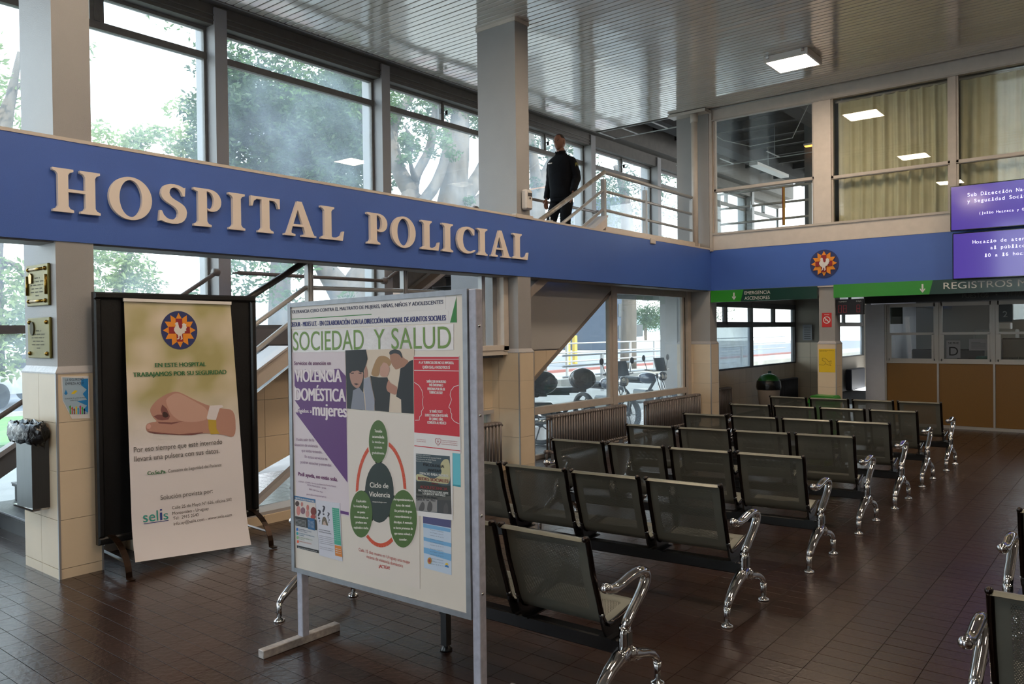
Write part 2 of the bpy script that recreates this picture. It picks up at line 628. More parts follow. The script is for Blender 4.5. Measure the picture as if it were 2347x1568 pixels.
# ---- outer glazing along Y = YG
posts_x = [-2.9, -.21, 2.49, 5.19, 7.795, 10.5, 13.27, 15.98, 18.7, 21.4, 23.9]
GZ0, HEAD, TR0, TR1 = 0.0, 5.39, 5.02, 5.10
beamh = struct(MB().box(-5, 24, 8.36, 8.6, 5.63, 6.2).box(-5, 24, 8.6, 8.9, 5.40, 6.2).build('trim_1', pm('header_paint', '5E5850', .6, var=.1, vscale=9)))
tag(beamh, 'brown-grey header beam above the tall windows')
MB().box(-5, 13.2, 8.585, 8.605, 5.50, 5.515).box(-5, 13.2, 8.585, 8.605, 5.44, 5.452).build('groove_moulding', FRAME, beamh)
for k in range(len(posts_x) - 1):
    a, b = posts_x[k] + .085, posts_x[k + 1] - .085
    up_only = k >= 3
    GZ0 = 2.40 if k >= 4 else (1.5 if up_only else 0.0)
    w = struct(empty('window_%d' % (k + 1), (a, YG, 0)))
    m = MB()
    t = .035
    m.box(a, b, YG - .04, YG + .04, TR0, TR1)
    m.box(a, b, YG - .04, YG + .04, HEAD - .03, HEAD + .02)
    for xx in (a, b - t):
        m.box(xx, xx + t, YG - .03, YG + .03, GZ0, HEAD)
    mids = []
    if k not in (3, 1):
        c = (a + b) / 2
        wd = .035
        if k == 2:
            wd = .075
        m.box(c - wd, c + wd, YG - .04, YG + .04, TR1, HEAD)
        m.box(c - wd * .4, c + wd * .4, YG - .055, YG + .045, TR1, HEAD)
        mids = [c]
    if not up_only or k == 3:
        m.box(a, b, YG - .04, YG + .04, 1.765, 1.85)
    if k >= 4:
        m.box(a, b, YG - .05, YG + .05, 2.40, 3.16)
    if not up_only:
        m.box(a, b, YG - .04, YG + .04, 0, .08)
    m.build('window_frame', FRAME, w)
    def pane(x0, x1, z0, z1):
        MB().box(x0, x1, YG - .004, YG + .004, z0, z1).build('pane', GLASS, w)
    cuts = [a + t] + mids + [b - t]
    for q in range(len(cuts) - 1):
        pane(cuts[q], cuts[q + 1], TR1, HEAD - .03)
    if k >= 4:
        pane(a + t, b - t, 3.16, TR0)
    else:
        pane(a + t, b - t, 1.85, TR0)
    if not up_only:
        pane(a + t, b - t, .08, 1.765)
    if k in (4, 5, 6, 7):      # little catches beside the mullion
        mm = MB()
        for sx in (-.075, .06):
            mm.box(mids[0] + sx, mids[0] + sx + .02, YG - .075, YG - .035, 5.20, 5.27)
        mm.build('window_catch', BLACKM, w)
for i, xx in enumerate(posts_x[:-1]):
    m = MB().box(xx - .08, xx + .08, 8.57, 9.0, 2.4 if 10 < xx < 23 else 0, 5.60)
    t = m.build('window_post', GREY)
    side = ['behind the camera on the left', 'far left outside the frame edge', 'hidden behind the nearest pillar with brass plaques', 'between the white-sky window and the leafy tree window',
            'right of the leafy tree window, left of the big trunks', 'hidden behind the second pillar', 'right of the standing officer', 'behind the upper railing, near the pipe', 'seen through the upper gallery glass, left one', 'seen through the upper gallery glass, right one'][i]
    tag(t, 'slim grey window post ' + side, 'post')

# ---- mezzanine slab, gallery kerb, room above the back wall
slab = struct(MB().box(9.9, 13.12, YA + .3, 8.72, 2.45, 3.14).box(13.38, 24, 2.0, 8.72, 2.5, 3.12).build('floor_upper', GREY))
struct(MB().box(9.95, 13.1, 6.22, 6.36, 3.14, 3.26).build('trim_2', TRIMW))

# ---- blue fascia beam
beam = thing('fascia_beam', (6, YA, ZB), 'long blue fascia beam with raised cream serif capitals HOSPITAL POLICIAL', 'beam')
MB().box(-5, XB, YA - .008, YA + .3, ZB, ZT).build('beam_body', BLUE, beam)
MB().box(-5, XB, YA - .012, YA + .31, ZT, ZT + .025).build('top_ledge', TRIMW, beam)
MB().box(-5, XB - .02, YA + .03, YA + .3, ZB - .012, ZB).build('soffit_strip', pm('soffit', '8C8781', .5), beam)
MB().cbox(7.58, 7.93, YA - .02, YA + .05, ZT - .005, ZT + .045).cbox(10.93, 11.08, YA - .03, YA + .05, ZT - .06, ZT + .02).build('bracket', TRIMW, beam)
bb = thing('back_fascia_beam', (XB, -1, ZB), 'blue fascia beam on the back wall carrying the round rooster emblem', 'beam')
MB().box(XB - .004, XB + .25, -7, YA - .01, ZB, ZT).build('beam_body', BLUE, bb)

# ---- upper back wall: frames, glass
wb_ = struct(empty('wall_back', (XB, 0, ZT)))
m = MB()
m.box(XB - .01, XB + .12, -7, 6.03, ZT - .012, 3.39)          # sill board
m.box(XB, XB + .12, -7, 6.03, 5.40, ZC + .6)                  # header
m.box(XB - .02, XB + .14, 3.96, 4.23, 3.39, 5.40)             # broad post
m.box(XB + .01, XB + .1, 5.96, 6.03, 3.39, 5.40)
m.build('wall_panel', TRIMW, wb_)
m = MB().box(XB - .035, XB + .02, 5.985, 6.04, 3.1, 5.6).box(XB - .03, XB + .03, -7, 5.99, 3.385, 3.42).box(XB - .03, XB + .03, -7, 5.99, 5.385, 5.41)
m.build('corner_moulding', FRAMEL, wb_)
wins = [(4.23, 5.96, 4.13, 4.19), (2.27, 3.96, 4.10, 4.16), (.45, 2.19, 4.10, 4.16), (-1.4, .37, 4.10, 4.16), (-3.2, -1.48, 4.1, 4.16), (-5.0, -3.3, 4.1, 4.16)]
for i, (y0, y1, t0, t1) in enumerate(wins):
    w = struct(empty('window_%d' % (20 + i), (XB, y0, 3.39)))
    m = MB()
    t = .03
    m.box(XB + .0, XB + .06, y0, y1, t0, t1).box(XB, XB + .06, y0, y0 + t, 3.42, 5.385).box(XB, XB + .06, y1 - t, y1, 3.42, 5.385)
    m.box(XB - .012, XB + .0, y0, y1, t0 + .01, t0 + .02)
    if i:
        m.box(XB - .01, XB + .1, y1, y1 + .08, 3.42, 5.385)
    m.build('window_frame', FRAMEL, w)
    MB().box(XB + .025, XB + .033, y0 + t, y1 - t, 3.42, t0).build('pane', GLASSI, w)
    MB().box(XB + .025, XB + .033, y0 + t, y1 - t, t1, 5.385).build('pane', GLASSI, w)
# curtained office behind windows 21..
struct(MB().box(13.7, 13.8, -7, 4.0, 3.14, 6.1).box(13.2, 13.75, 3.98, 4.04, 3.14, 6.1).build('wall_office', pm('office_wall', '9A9484', .8)))
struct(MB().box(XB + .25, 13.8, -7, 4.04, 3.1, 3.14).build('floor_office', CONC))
CURT = pm('curtain_cloth', 'D6CDB0', .85, var=.07, vscale=5, bump=.2, bscale=200)
def curtain(y0, y1, seed, label):
    r = random.Random(seed)
    n = int((y1 - y0) / .012)
    phs = [r.uniform(0, 6.28) for _ in range(4)]
    m = MB()
    m.smooth = True
    zs = [3.43, 3.6, 4.0, 4.4, 4.8, 5.15, 5.3, 5.36]
    vs = []
    for z in zs:
        for i in range(n + 1):
            y = y0 + (y1 - y0) * i / n
            s = y * 2 * math.pi / .17 + .8 * math.sin(y * 3.1 + phs[0]) + .25 * math.sin(z * 2 + phs[1])
            a = .028 + .012 * math.sin(y * 5 + phs[2])
            if z > 5.2:
                a *= .6
            vs.append((13.30 + a * (math.sin(s) + .35 * math.sin(2 * s + phs[3])) + .006 * math.sin(y * 40 + z * 3), y, z))
    k = n + 1
    m.add(vs, [(r_ * k + i, r_ * k + i + 1, (r_ + 1) * k + i + 1, (r_ + 1) * k + i) for r_ in range(len(zs) - 1) for i in range(n)])
    o = m.build('curtain', CURT, origin=(13.3, (y0 + y1) / 2, 3.43), fix=False)
    tag(o, label, 'curtain', 'pleated curtains in the office windows')
    return o
curtain(3.10, 3.9, 1, 'pleated cream curtain, left half, in the window nearest the broad post')
curtain(2.27, 3.10, 2, 'pleated cream curtain, right half, in the window nearest the broad post')
curtain(.5, 2.16, 3, 'pleated cream curtain hanging behind the two purple screens')
MB().box(13.28, 13.32, .4, 3.94, 5.35, 5.38).build('curtain_rail', FRAMEL, thing('curtain_track', (13.3, 2, 5.35), 'slim curtain track above the cream curtains', 'rail'))
# curtain rest out of frame: blind office wall behind remaining windows

# ---- pillars
def pillar(x0, x1, y0, y1, label, tiles=True, ztop=ZC, collar=False):
    t = thing('pillar', (x0, y0, 0), label, 'pillar')
    MB().box(x0, x1, y0, y1, 0, ztop).build('shaft', GREY, t)
    g = .022
    MB().box(x0 - g + .008, x1 + g - .008, y0 - g + .008, y1 + g - .008, 0, 1.462).build('grout_core', GROUT, t)
    rows = [(0, .069)] + [(.073 + i * .348, .071 + (i + 1) * .348 - .001) for i in range(4)]
    for z0, z1 in rows:
        n = max(1, round((y1 - y0) / .28))
        w = (y1 - y0 + 2 * g) / n
        for i in range(n):
            MB().box(x0 - g, x0 - g + .009, y0 - g + i * w + .002, y0 - g + (i + 1) * w - .002, z0, z1).build('wall_tile', TILEB, t)
        n = max(1, round((x1 - x0) / .28))
        w = (x1 - x0 + 2 * g) / n
        for i in range(n):
            MB().box(x0 - g + i * w + .004, x0 - g + (i + 1) * w - .004, y0 - g, y0 - g + .009, z0, z1).build('wall_tile', TILEB, t)
            MB().box(x0 - g + i * w + .004, x0 - g + (i + 1) * w - .004, y1 + g - .009, y1 + g, z0, z1).build('wall_tile', TILEB, t)
    m = MB()
    for cx, cy in ((x0 - g, y0 - g), (x1 + g - .01, y0 - g)):
        m.box(cx - .002, cx + .012, cy - .002, cy + .012, 0, 1.47)
    m.build('corner_strip', pm('corner_strip_alu', 'A8A9AC', .35, .6), t)
    # chamfered plaster cap
    a, b = g + .004, 0.0
    vs = [(x0 - a, y0 - a, 1.462), (x1 + a, y0 - a, 1.462), (x1 + a, y1 + a, 1.462), (x0 - a, y1 + a, 1.462),
          (x0 - a, y0 - a, 1.472), (x1 + a, y0 - a, 1.472), (x1 + a, y1 + a, 1.472), (x0 - a, y1 + a, 1.472),
          (x0, y0, 1.515), (x1, y0, 1.515), (x1, y1, 1.515), (x0, y1, 1.515)]
    MB().add(vs, [(0, 1, 5, 4), (1, 2, 6, 5), (2, 3, 7, 6), (3, 0, 4, 7), (4, 5, 9, 8), (5, 6, 10, 9), (6, 7, 11, 10), (7, 4, 8, 11)]).build('chamfer_cap', pm('gloss_grey', 'A5A2A2', .25, bump=.5, bscale=30), t)
    if collar:
        MB().box(x0 - .012, x1 + .012, y0 - .012, y1 + .012, ztop - .05, ztop - .002).build('collar', TRIMW, t)
    return t
P1 = pillar(2.34, 2.60, YA, 6.62, 'nearest grey pillar with beige tile base, brass plaques and steel bin')
P2 = pillar(7.62, 7.88, YA, 6.66, 'middle grey pillar with beige tile base and white air freshener', collar=True)
P3 = pillar(13.08, 13.36, YA, 6.66, 'corner grey pillar where the two blue beams meet, with the drainpipe')
P4 = pillar(13.15, 13.42, 3.93, 4.18, 'slim pillar between the two green signs, with no-smoking and yellow notices', ztop=2.42)
# drainpipe
m = MB()
m.tube([(12.93, 6.24, 3.14), (12.93, 6.24, 5.4)], .055, 16).tube([(12.93, 6.24, 5.38), (12.93, 6.24, 5.52)], .066, 16)
tag(m.build('drainpipe', TRIMW), 'cream vertical drainpipe against the corner pillar', 'pipe')
tag(MB().box(12.86, 13.1, 6.0, 6.72, 5.53, 5.58).build('capital_board', TRIMW), 'thin cream board under the ceiling on the corner pillar', 'board')

# ---- stair-side wall (left wall of the waiting hall)
wl = struct(empty('wall_side', (6, YW, 0)))
FW = frm((0, YW, 0), (1, 0, 0), (0, 0, 1), (0, -1, 0))
k1 = .63; c1 = .42 - k1 * 4.572
lowx = (.74 - c1) / k1                       # where flight-1 underside meets landing underside
k2 = .655; c2 = 1.06 - k2 * 8.48
midx = (.74 - c2) / k2
topx = (ZB - c2) / k2
# stringer top lines (wall reaches just under them)
s1 = lambda x: 1.17 + .63 * (x - 4.196)
s2 = lambda x: 2.08 + .593 * (x - 8.093)
xs1 = 4.196 + (1.43 - 1.17) / .63
pieces = []
# (poly) convex pieces
x_start = 2.95
pieces.append([(x_start, max(0, k1 * x_start + c1)), (lowx, .74), (lowx, s1(lowx) if s1(lowx) < 1.43 else 1.43), (xs1, 1.43), (x_start, s1(x_start))])
pieces.append([(lowx, .74), (7.62, .74), (7.62, 1.43), (lowx, 1.43)])
pieces.append([(7.86, .74), (midx, .74), (topx, ZB), (8.65, ZB), (7.86, s2(7.86))])
m = MB()
for p in pieces:
    m.prism(p, FW, -.12, -.012)
m.build('wall_core', GREY, wl)
m = MB()
m.prism([(7.88, max(1.48, c2 + k2 * 7.88)), ((1.48 - c2) / k2, 1.48), (topx, ZB), (8.65, ZB), (7.88, s2(7.88))], FW, -.013, .008)
m.prism([(lowx, 1.475), (7.6, 1.475), (7.6, 1.44), (lowx, 1.44)], FW, -.02, .012)
m.build('plaster', pm('lightened_wall_grey', 'A8A5A2', .5, bump=.2, bscale=120), wl)  # pillar paint made lighter here to offset the shade under the beam
def edges_of(p):
    # orient CCW
    ar = sum(p[i][0] * p[(i + 1) % len(p)][1] - p[(i + 1) % len(p)][0] * p[i][1] for i in range(len(p)))
    if ar < 0:
        p = p[::-1]
    e = []
    for i in range(len(p)):
        (ax, ay), (bx, by) = p[i], p[(i + 1) % len(p)]
        a, b = (by - ay), -(bx - ax)
        e.append((a, b, a * ax + b * ay))
    return e
for p in pieces:
    e = edges_of(p)
    for i in range(0, 40):
        for j in range(0, 5):
            X0 = 4.298 - 8 * .262 + i * .262
            Z0 = .071 + (j - 1) * .348 if j else 0
            Z1 = .071 + j * .348
            q = clip([(X0 + .002, Z0 + .002), (X0 + .26, Z0 + .002), (X0 + .26, Z1 - .002), (X0 + .002, Z1 - .002)], e + [(0, 1, 1.462)])
            if q:
                ar = abs(sum(q[n][0] * q[(n + 1) % len(q)][1] - q[(n + 1) % len(q)][0] * q[n][1] for n in range(len(q)))) / 2
                if ar > .0015:
                    MB().prism(q, FW, -.012, 0).build('wall_tile', TILEB, wl)
# pale trims under the diagonals
tr = pm('pale_trim', 'A9A6A6', .45)
def dtrim(pts, w, mat=tr, y0=YW - .02, y1=YW + .05, name='edge_trim'):
    m = MB()
    for (ax, az), (bx, bz) in zip(pts, pts[1:]):
        m.beam((ax, (y0 + y1) / 2, az), (bx, (y0 + y1) / 2, bz), abs(y1 - y0), w, up=(0, 0, 1))
    m.build(name, mat, wl)
dtrim([(x_start, k1 * x_start + c1 - .02), (lowx, .72), (7.6, .72)], .05)
dtrim([(7.88, max(.72, k2 * 7.88 + c2 - .02)), (topx, ZB - .03)], .045, pm('brown_trim', '7E756D', .6))
# low curb under the first flight with glass above
m = MB()
m.box(3.0, 7.6, YW - .2, YW + .05, 0, .085)
m.build('curb', TILEB, wl)
MB().box(3.0, 7.6, YW - .2, YW + .06, .085, .115).build('curb_sill', tr, wl)
for i in range(12):
    MB().box(3.0 + i * .38, 3.375 + i * .38, YW - .21, YW - .2, .0, .083).build('wall_tile', TILEB, wl)
# glass below the diagonals / right hand lobby window
w = struct(empty('window_11', (8, YW, 0)))
MB().prism([(x_start, .115), (7.6, .115), (7.6, .70), (lowx, .70), ((.12 - c1) / k1, .115)], FW, -.055, -.047).build('pane', GLASS, w)
m = MB()
m.box(7.54, 7.6, YW - .02, YW + .06, .1, .70)
m.build('window_frame', FRAMEL, w)
w = struct(empty('window_12', (10, YW, 0)))
RB0, RB1 = .60, .70
xm0, xm1 = 10.40, 10.56
m = MB()
m.box(7.9, 13.06, YW - .035, YW + .06, RB0, RB1).box(7.9, 13.06, YW - .03, YW + .06, 0, .05)
m.box(xm0 + .03, xm1, YW - .045, YW + .08, 0, ZB).box(xm0 - .03, xm0 + .03, YW - .02, YW + .05, 0, 2.3)
m.box(12.93, 13.06, YW - .06, YW + .08, 0, ZB).box(12.83, 12.9, YW - .01, YW + .05, 0.05, ZB)
m.box(xm1, 12.93, YW - .03, YW + .06, 2.30, ZB)
m.build('window_frame', FRAMEL, w)
MB().box(12.90, 12.935, YW - .01, YW + .06, .05, ZB).build('gasket', DARK, w)
MB().prism([(7.88, RB1), (xm0 - .03, RB1), (xm0 - .03, k2 * (xm0 - .03) + c2 - .03), (7.94, .74)], FW, -.03, -.022).build('pane', GLASS, w)
MB().box(7.9, xm0 - .03, YW + .022, YW + .03, .05, RB0).build('pane', GLASS, w)
MB().box(xm1, 12.83, YW + .022, YW + .03, RB1, 2.30).build('pane', GLASS, w)
MB().box(xm1, 12.83, YW + .022, YW + .03, .05, RB0).build('pane', GLASS, w)

# ---- staircase
st = thing('staircase', (5, 7.3, 0), 'two-flight staircase with black treads rising behind the pillars to the upper floor', 'staircase')
Y0, Y1 = 6.60, 8.5
def flight(xa, za, n, going, rise):
    for i in range(n):
        x0 = xa + i * going
        z = za + (i + 1) * rise
        last = (i == n - 1)
        if not last:
            MB().box(x0 - .025, x0 + going + .01, Y0, Y1, z - .035, z).build('tread', TREAD, st)
        MB().box(x0, x0 + .02, Y0, Y1, z - rise, z - .035).build('riser', pm('riser_black', '1A191B', .45, var=.2, vscale=3, stretch=(1, 12, 1)), st)
        MB().box(x0 - .03, x0 - .022, Y0, Y1, z - .012, z + .001).build('nosing', pm('nosing_alu', '8B8B90', .35, .8), st)
flight(2.63, 0, 9, .255, .17)
MB().box(4.67, 7.52, YW - .25, 8.6, ZL - .12, ZL).build('landing', TREAD, st)
flight(7.5, ZL, 9, .285, (3.14 - ZL) / 9)
# soffits
def slabp(pts, ya, yb, name, mat):
    MB().prism(pts, frm((0, 0, 0), (1, 0, 0), (0, 0, 1), (0, -1, 0)), -yb, -ya).build(name, mat, st)
slabp([(2.75, 0), (2.95, 0), (lowx, .76), (7.98, .76), (topx + .2, 2.52), (topx + .2, 2.75), (7.7, 1.4), (4.75, 1.4)], YW + .03, 8.5, 'soffit', GREY)
# stringers with sloping white caps, inner side
def stringer(pts_top, h, y0, y1, name='stringer', mat=TRIMW):
    m = MB()
    poly_ = pts_top + [(a, b - h) for a, b in reversed(pts_top)]
    m.prism(poly_, frm((0, 0, 0), (1, 0, 0), (0, 0, 1), (0, -1, 0)), -y1, -y0)
    m.build(name, mat, st)
st1 = lambda x: 1.385 + .61 * (x - 4.03)
xk = 4.03 + (1.60 - 1.385) / .61
stringer([(2.64, st1(2.64)), (xk, 1.60)], .16, 6.20, 6.46)
stringer([(2.64, st1(2.64) + .02), (xk, 1.62)], .02, 6.18, 6.50, 'stringer_cap', pm('stringer_cap_white', 'BDB9B9', .35))
MB().box(xk, 7.6, 6.20, 6.46, 1.44, 1.60 - .04).build('landing_edge', TRIMW, st)
MB().box(7.52, 7.61, 6.19, 6.3, 1.49, ZB + .05).box(xk, 7.61, 6.19, 6.3, 1.50, 1.55).build('opening_frame', TRIMW, st)
MB().box(7.44, 7.52, 6.3, 7.0, 1.53, ZB + .3).build('reveal_panel', GREY, st)
stringer([(7.9, 2.18), (9.95, 2.18 + 2.05 * .593)], .13, 6.20, 6.44)
stringer([(7.9, 2.205), (9.95, 2.205 + 2.05 * .593)], .025, 6.18, 6.47, 'stringer_cap', pm('stringer_cap_white', 'BDB9B9', .35))
# far stringers
stringer([(2.4, .36), (4.7, 1.80), (7.5, 1.80)], .2, 8.5, 8.58, 'far_stringer', pm('far_stringer_paint', '7C756E', .5))
stringer([(2.4, .36 + .06), (4.7, 1.86)], .05, 8.46, 8.58, 'stringer_cap', TRIMW)
stringer([(7.5, 1.98), (9.9, 3.42)], .2, 8.48, 8.58, 'far_stringer', pm('brown_board', '6F6152', .55))
stringer([(7.5, 1.86), (9.9, 3.30)], .05, 8.44, 8.5, 'stringer_cap', TRIMW)
MB().box(4.3, 7.6, 8.52, 8.6, 1.45, 1.80).build('landing_upstand', pm('upstand_grey', '6E6C69', .6, var=.2, vscale=12), st)

# ---- railings (near side of stairs, landing, gallery)
YR = 6.27
def rail(name, label, segs, posts, group=None, mat=RAILM):
    o = thing(name, segs[0][0][0], label, 'railing', group)
    for s_ in segs:
        pts, r = s_[0], s_[1]
        mt = s_[2] if len(s_) > 2 else mat
        MB().tube(pts, r, 12).build('rail', mt, o)
    for p in posts:
        x, y, z0, z1 = p
        MB().box(x - .014, x + .014, y - .03, y + .03, z0, z1).box(x - .03, x - .02, y - .03, y + .03, z0, z1).box(x + .02, x + .03, y - .03, y + .03, z0, z1).build('post', RAILM, o)
        MB().tube([(x, y, z1 - .01), (x, y, z1 + .05)], .008, 8).build('pin', CHROME, o)
    return o
hr1 = lambda x: 2.03 + .59 * (x - 3.983)
rail('stair_railing', 'grey tube railing rising with the first flight behind the black display board',
     [([(2.9, YR, hr1(2.9)), (4.66, YR, hr1(4.66))], .03, pm('chipped_black_paint', '34302C', .4, var=.6, vscale=16)),
      ([(2.9, YR, 1.79 - .625 * 1.16), (4.64, YR, 2.17)], .024), ([(2.9, YR, 1.50 - .625 * 1.16), (4.45, YR, 1.83)], .024)],
     [(3.2, YR, .85, 1.5)])
rail('landing_railing', 'grey level railing along the half landing above the notice board',
     [([(4.64, YR, 2.17), (7.2, YR, 2.19)], .022), ([(4.64, YR, 1.86), (7.2, YR, 1.87)], .022), ([(4.66, YR, 2.46), (7.2, YR, 2.50)], .024)],
     [(4.68, YR, 1.55, 2.42), (5.92, YR, 1.55, 2.42), (7.2, YR, 1.53, 2.6)])
hu = lambda x: 3.23 + .548 * (x - 8.465)
rail('upper_stair_railing', 'worn cream handrail and two grey tubes beside the standing officer',
     [([(7.3, YR, 2.6), (9.996, YR, 4.07)], .032, RAILW), ([(8.0, YR, hu(8.0) - .28), (9.94, YR, 3.79)], .022), ([(8.4, YR, hu(8.4) - .56), (9.94, YR, 3.51)], .022)],
     [(8.62, YR, 2.62, 3.22)])
rail('gallery_railing', 'grey three-bar railing along the upper gallery above the blue beam',
     [([(9.99, YR, 4.07), (12.85, YR, 4.05)], .03), ([(9.93, YR, 3.79), (12.85, YR, 3.76)], .022), ([(9.93, YR, 3.51), (12.85, YR, 3.47)], .022)],
     [(9.97, YR, 3.2, 3.96), (11.2, YR, 3.2, 3.96), (12.86, YR, 3.2, 4.0)])
def guard(name, label, pts, r=.025):
    o = thing(name, pts[0], label, 'rail')
    MB().tube(pts, r, 10).build('bar', pm('guard_brown', '6E6259', .45, var=.1), o)
    m = MB()
    m.tube([Vector(pts[-1]) - Vector((.05, 0, 0)), Vector(pts[-1]) + Vector((.02, 0, 0))], .045, 12)
    for q_ in (pts[0], pts[-1]):
        m.tube([Vector(q_), Vector(q_) + Vector((0, .12, 0))], .012, 8)
    m.build('end_rosette', pm('guard_brown', '6E6259', .45), o)
guard('guard_bar', 'brown level guard bar across the tall window behind the notice board', [(5.3, 8.46, 2.47), (7.62, 8.46, 2.47)])
guard('guard_bar', 'sloping brown wall handrail beside the lower flight, ending at the left post', [(1.9, 8.46, .42), (5.02, 8.46, 2.46)])
guard('guard_bar', 'sloping brown handrail of the upper flight beyond the landing', [(7.7, 8.46, 2.52), (9.6, 8.46, 3.72)])
guard('guard_bar', 'level guard bar in front of the window left of the officer', [(10.45, 8.46, 4.06), (13.25, 8.46, 4.06)])
# ================================================================== LAMPS
LAMPE = bpy.data.materials.new('lamp_diffuser')
LAMPE.use_nodes = True
_p = LAMPE.node_tree.nodes['Principled BSDF']
_p.inputs['Base Color'].default_value = (.8, .75, .65, 1)
_p.inputs['Emission Color'].default_value = (1, .80, .60, 1)
_p.inputs['Emission Strength'].default_value = 38
def lamp(x, y, label, z=ZC, s=.31):
    t = thing('ceiling_lamp', (x, y, z - .1), label, 'ceiling lamp', 'square ceiling lamps')
    m = MB()
    m.box(x - s, x + s, y - s, y - s + .03, z - .09, z - .004).box(x - s, x + s, y + s - .03, y + s, z - .09, z - .004)
    m.box(x - s, x - s + .03, y - s + .03, y + s - .03, z - .09, z - .004).box(x + s - .03, x + s, y - s + .03, y + s - .03, z - .09, z - .004)
    m.box(x - s + .03, x + s - .03, y - s + .03, y + s - .03, z - .03, z - .004)
    m.build('housing', WHITE, t)
    MB().box(x - s + .025, x + s - .025, y - s + .025, y + s - .025, z - .088, z - .078).build('diffuser', LAMPE, t)
    mm = MB()
    for sx in (-1, 1):
        mm.box(x - s - .02, x - s, y + sx * s * .8 - .02, y + sx * s * .8 + .02, z - .05, z - .004)
    mm.build('clip', CHROME, t)
    return t
lamp(11.36, 3.95, 'square ceiling lamp glowing near the back wall, the one in view')
for i, (a, b) in enumerate([(7.0, 4.05), (2.9, 4.05), (11.36, -.2), (7.0, -.2), (2.9, -.2), (11.36, -4.2), (7.0, -4.2), (2.9, -4.2), (-1.2, 4.05), (-1.2, -.2)]):
    lamp(a, b, 'square ceiling lamp outside the frame, %s row, %s' % (['window-side', 'middle', 'inner'][0 if b > 2 else (1 if b > -2 else 2)], {11.36: 'nearest the back wall', 7.0: 'mid hall', 2.9: 'above the notice board', -1.2: 'behind the camera'}[a]))
# added glowing strip in the upper room, imitating a lamp's orange reflection in the glass
t = thing('reflection_strip', (16.5, 4.9, 5.5), 'added orange glowing strip behind the left upper glass, standing in for a lamp reflection', 'ceiling lamp')
MB().box(16.4, 16.5, 4.3, 5.5, 5.46, 5.5).build('housing', WHITE, t)
SE = pm('reflection_glow', 'FFA040', .5, emit=3)
MB().box(16.41, 16.49, 4.32, 5.48, 5.44, 5.46).build('tube', SE, t)

# ================================================================== BENCHES
PROF = [(.012, .793), (.022, .805), (.037, .806), (.047, .79), (.066, .72), (.086, .64), (.110, .57), (.134, .505), (.152, .45), (.166, .415), (.186, .388), (.215, .374), (.25, .372), (.30, .377), (.36, .386), (.42, .396), (.48, .405), (.505, .405), (.518, .396), (.522, .380)]
def prof_len():
    L = [0]
    for a, b in zip(PROF, PROF[1:]):
        L.append(L[-1] + math.hypot(b[0] - a[0], b[1] - a[1]))
    return L
PL = prof_len()
SEATM = perforated_mat('perforated_steel', '74756C', .42, .55, .055, .408, [(.075, .405), (.50, .735)])
def seat_shell(u0, w=.463):
    m = MB()
    m.smooth = True
    us = [0, .012, .05, w / 2, w - .05, w - .012, w]
    vs, uv = [], []
    for side in (0, 1):
        for i, (v, z) in enumerate(PROF):
            a, b = PROF[max(i - 1, 0)], PROF[min(i + 1, len(PROF) - 1)]
            dx, dz = b[0] - a[0], b[1] - a[1]
            l = math.hypot(dx, dz)
            nx, nz = dz / l, -dx / l
            for k, u in enumerate(us):
                vs.append((v + nx * .0016 * (1 if side else -1), u0 + u, z + nz * .0016 * (1 if side else -1)))
                uv.append((u, PL[i]))
    n, q = len(us), len(PROF)
    fs = []
    for i in range(q - 1):
        for k in range(n - 1):
            a = i * n + k
            fs.append((a, a + 1, a + n + 1, a + n))
            b = a + q * n
            fs.append((b, b + n, b + n + 1, b + 1))
    for i in range(q - 1):
        for k in (0, n - 1):
            a = i * n + k
            fs.append((a, a + n, a + n + q * n, a + q * n))
    for k in range(n - 1):
        for i in (0, q - 1):
            a = i * n + k
            fs.append((a, a + 1, a + 1 + q * n, a + q * n))
    m.add(vs, fs)
    m.uv = uv
    return m
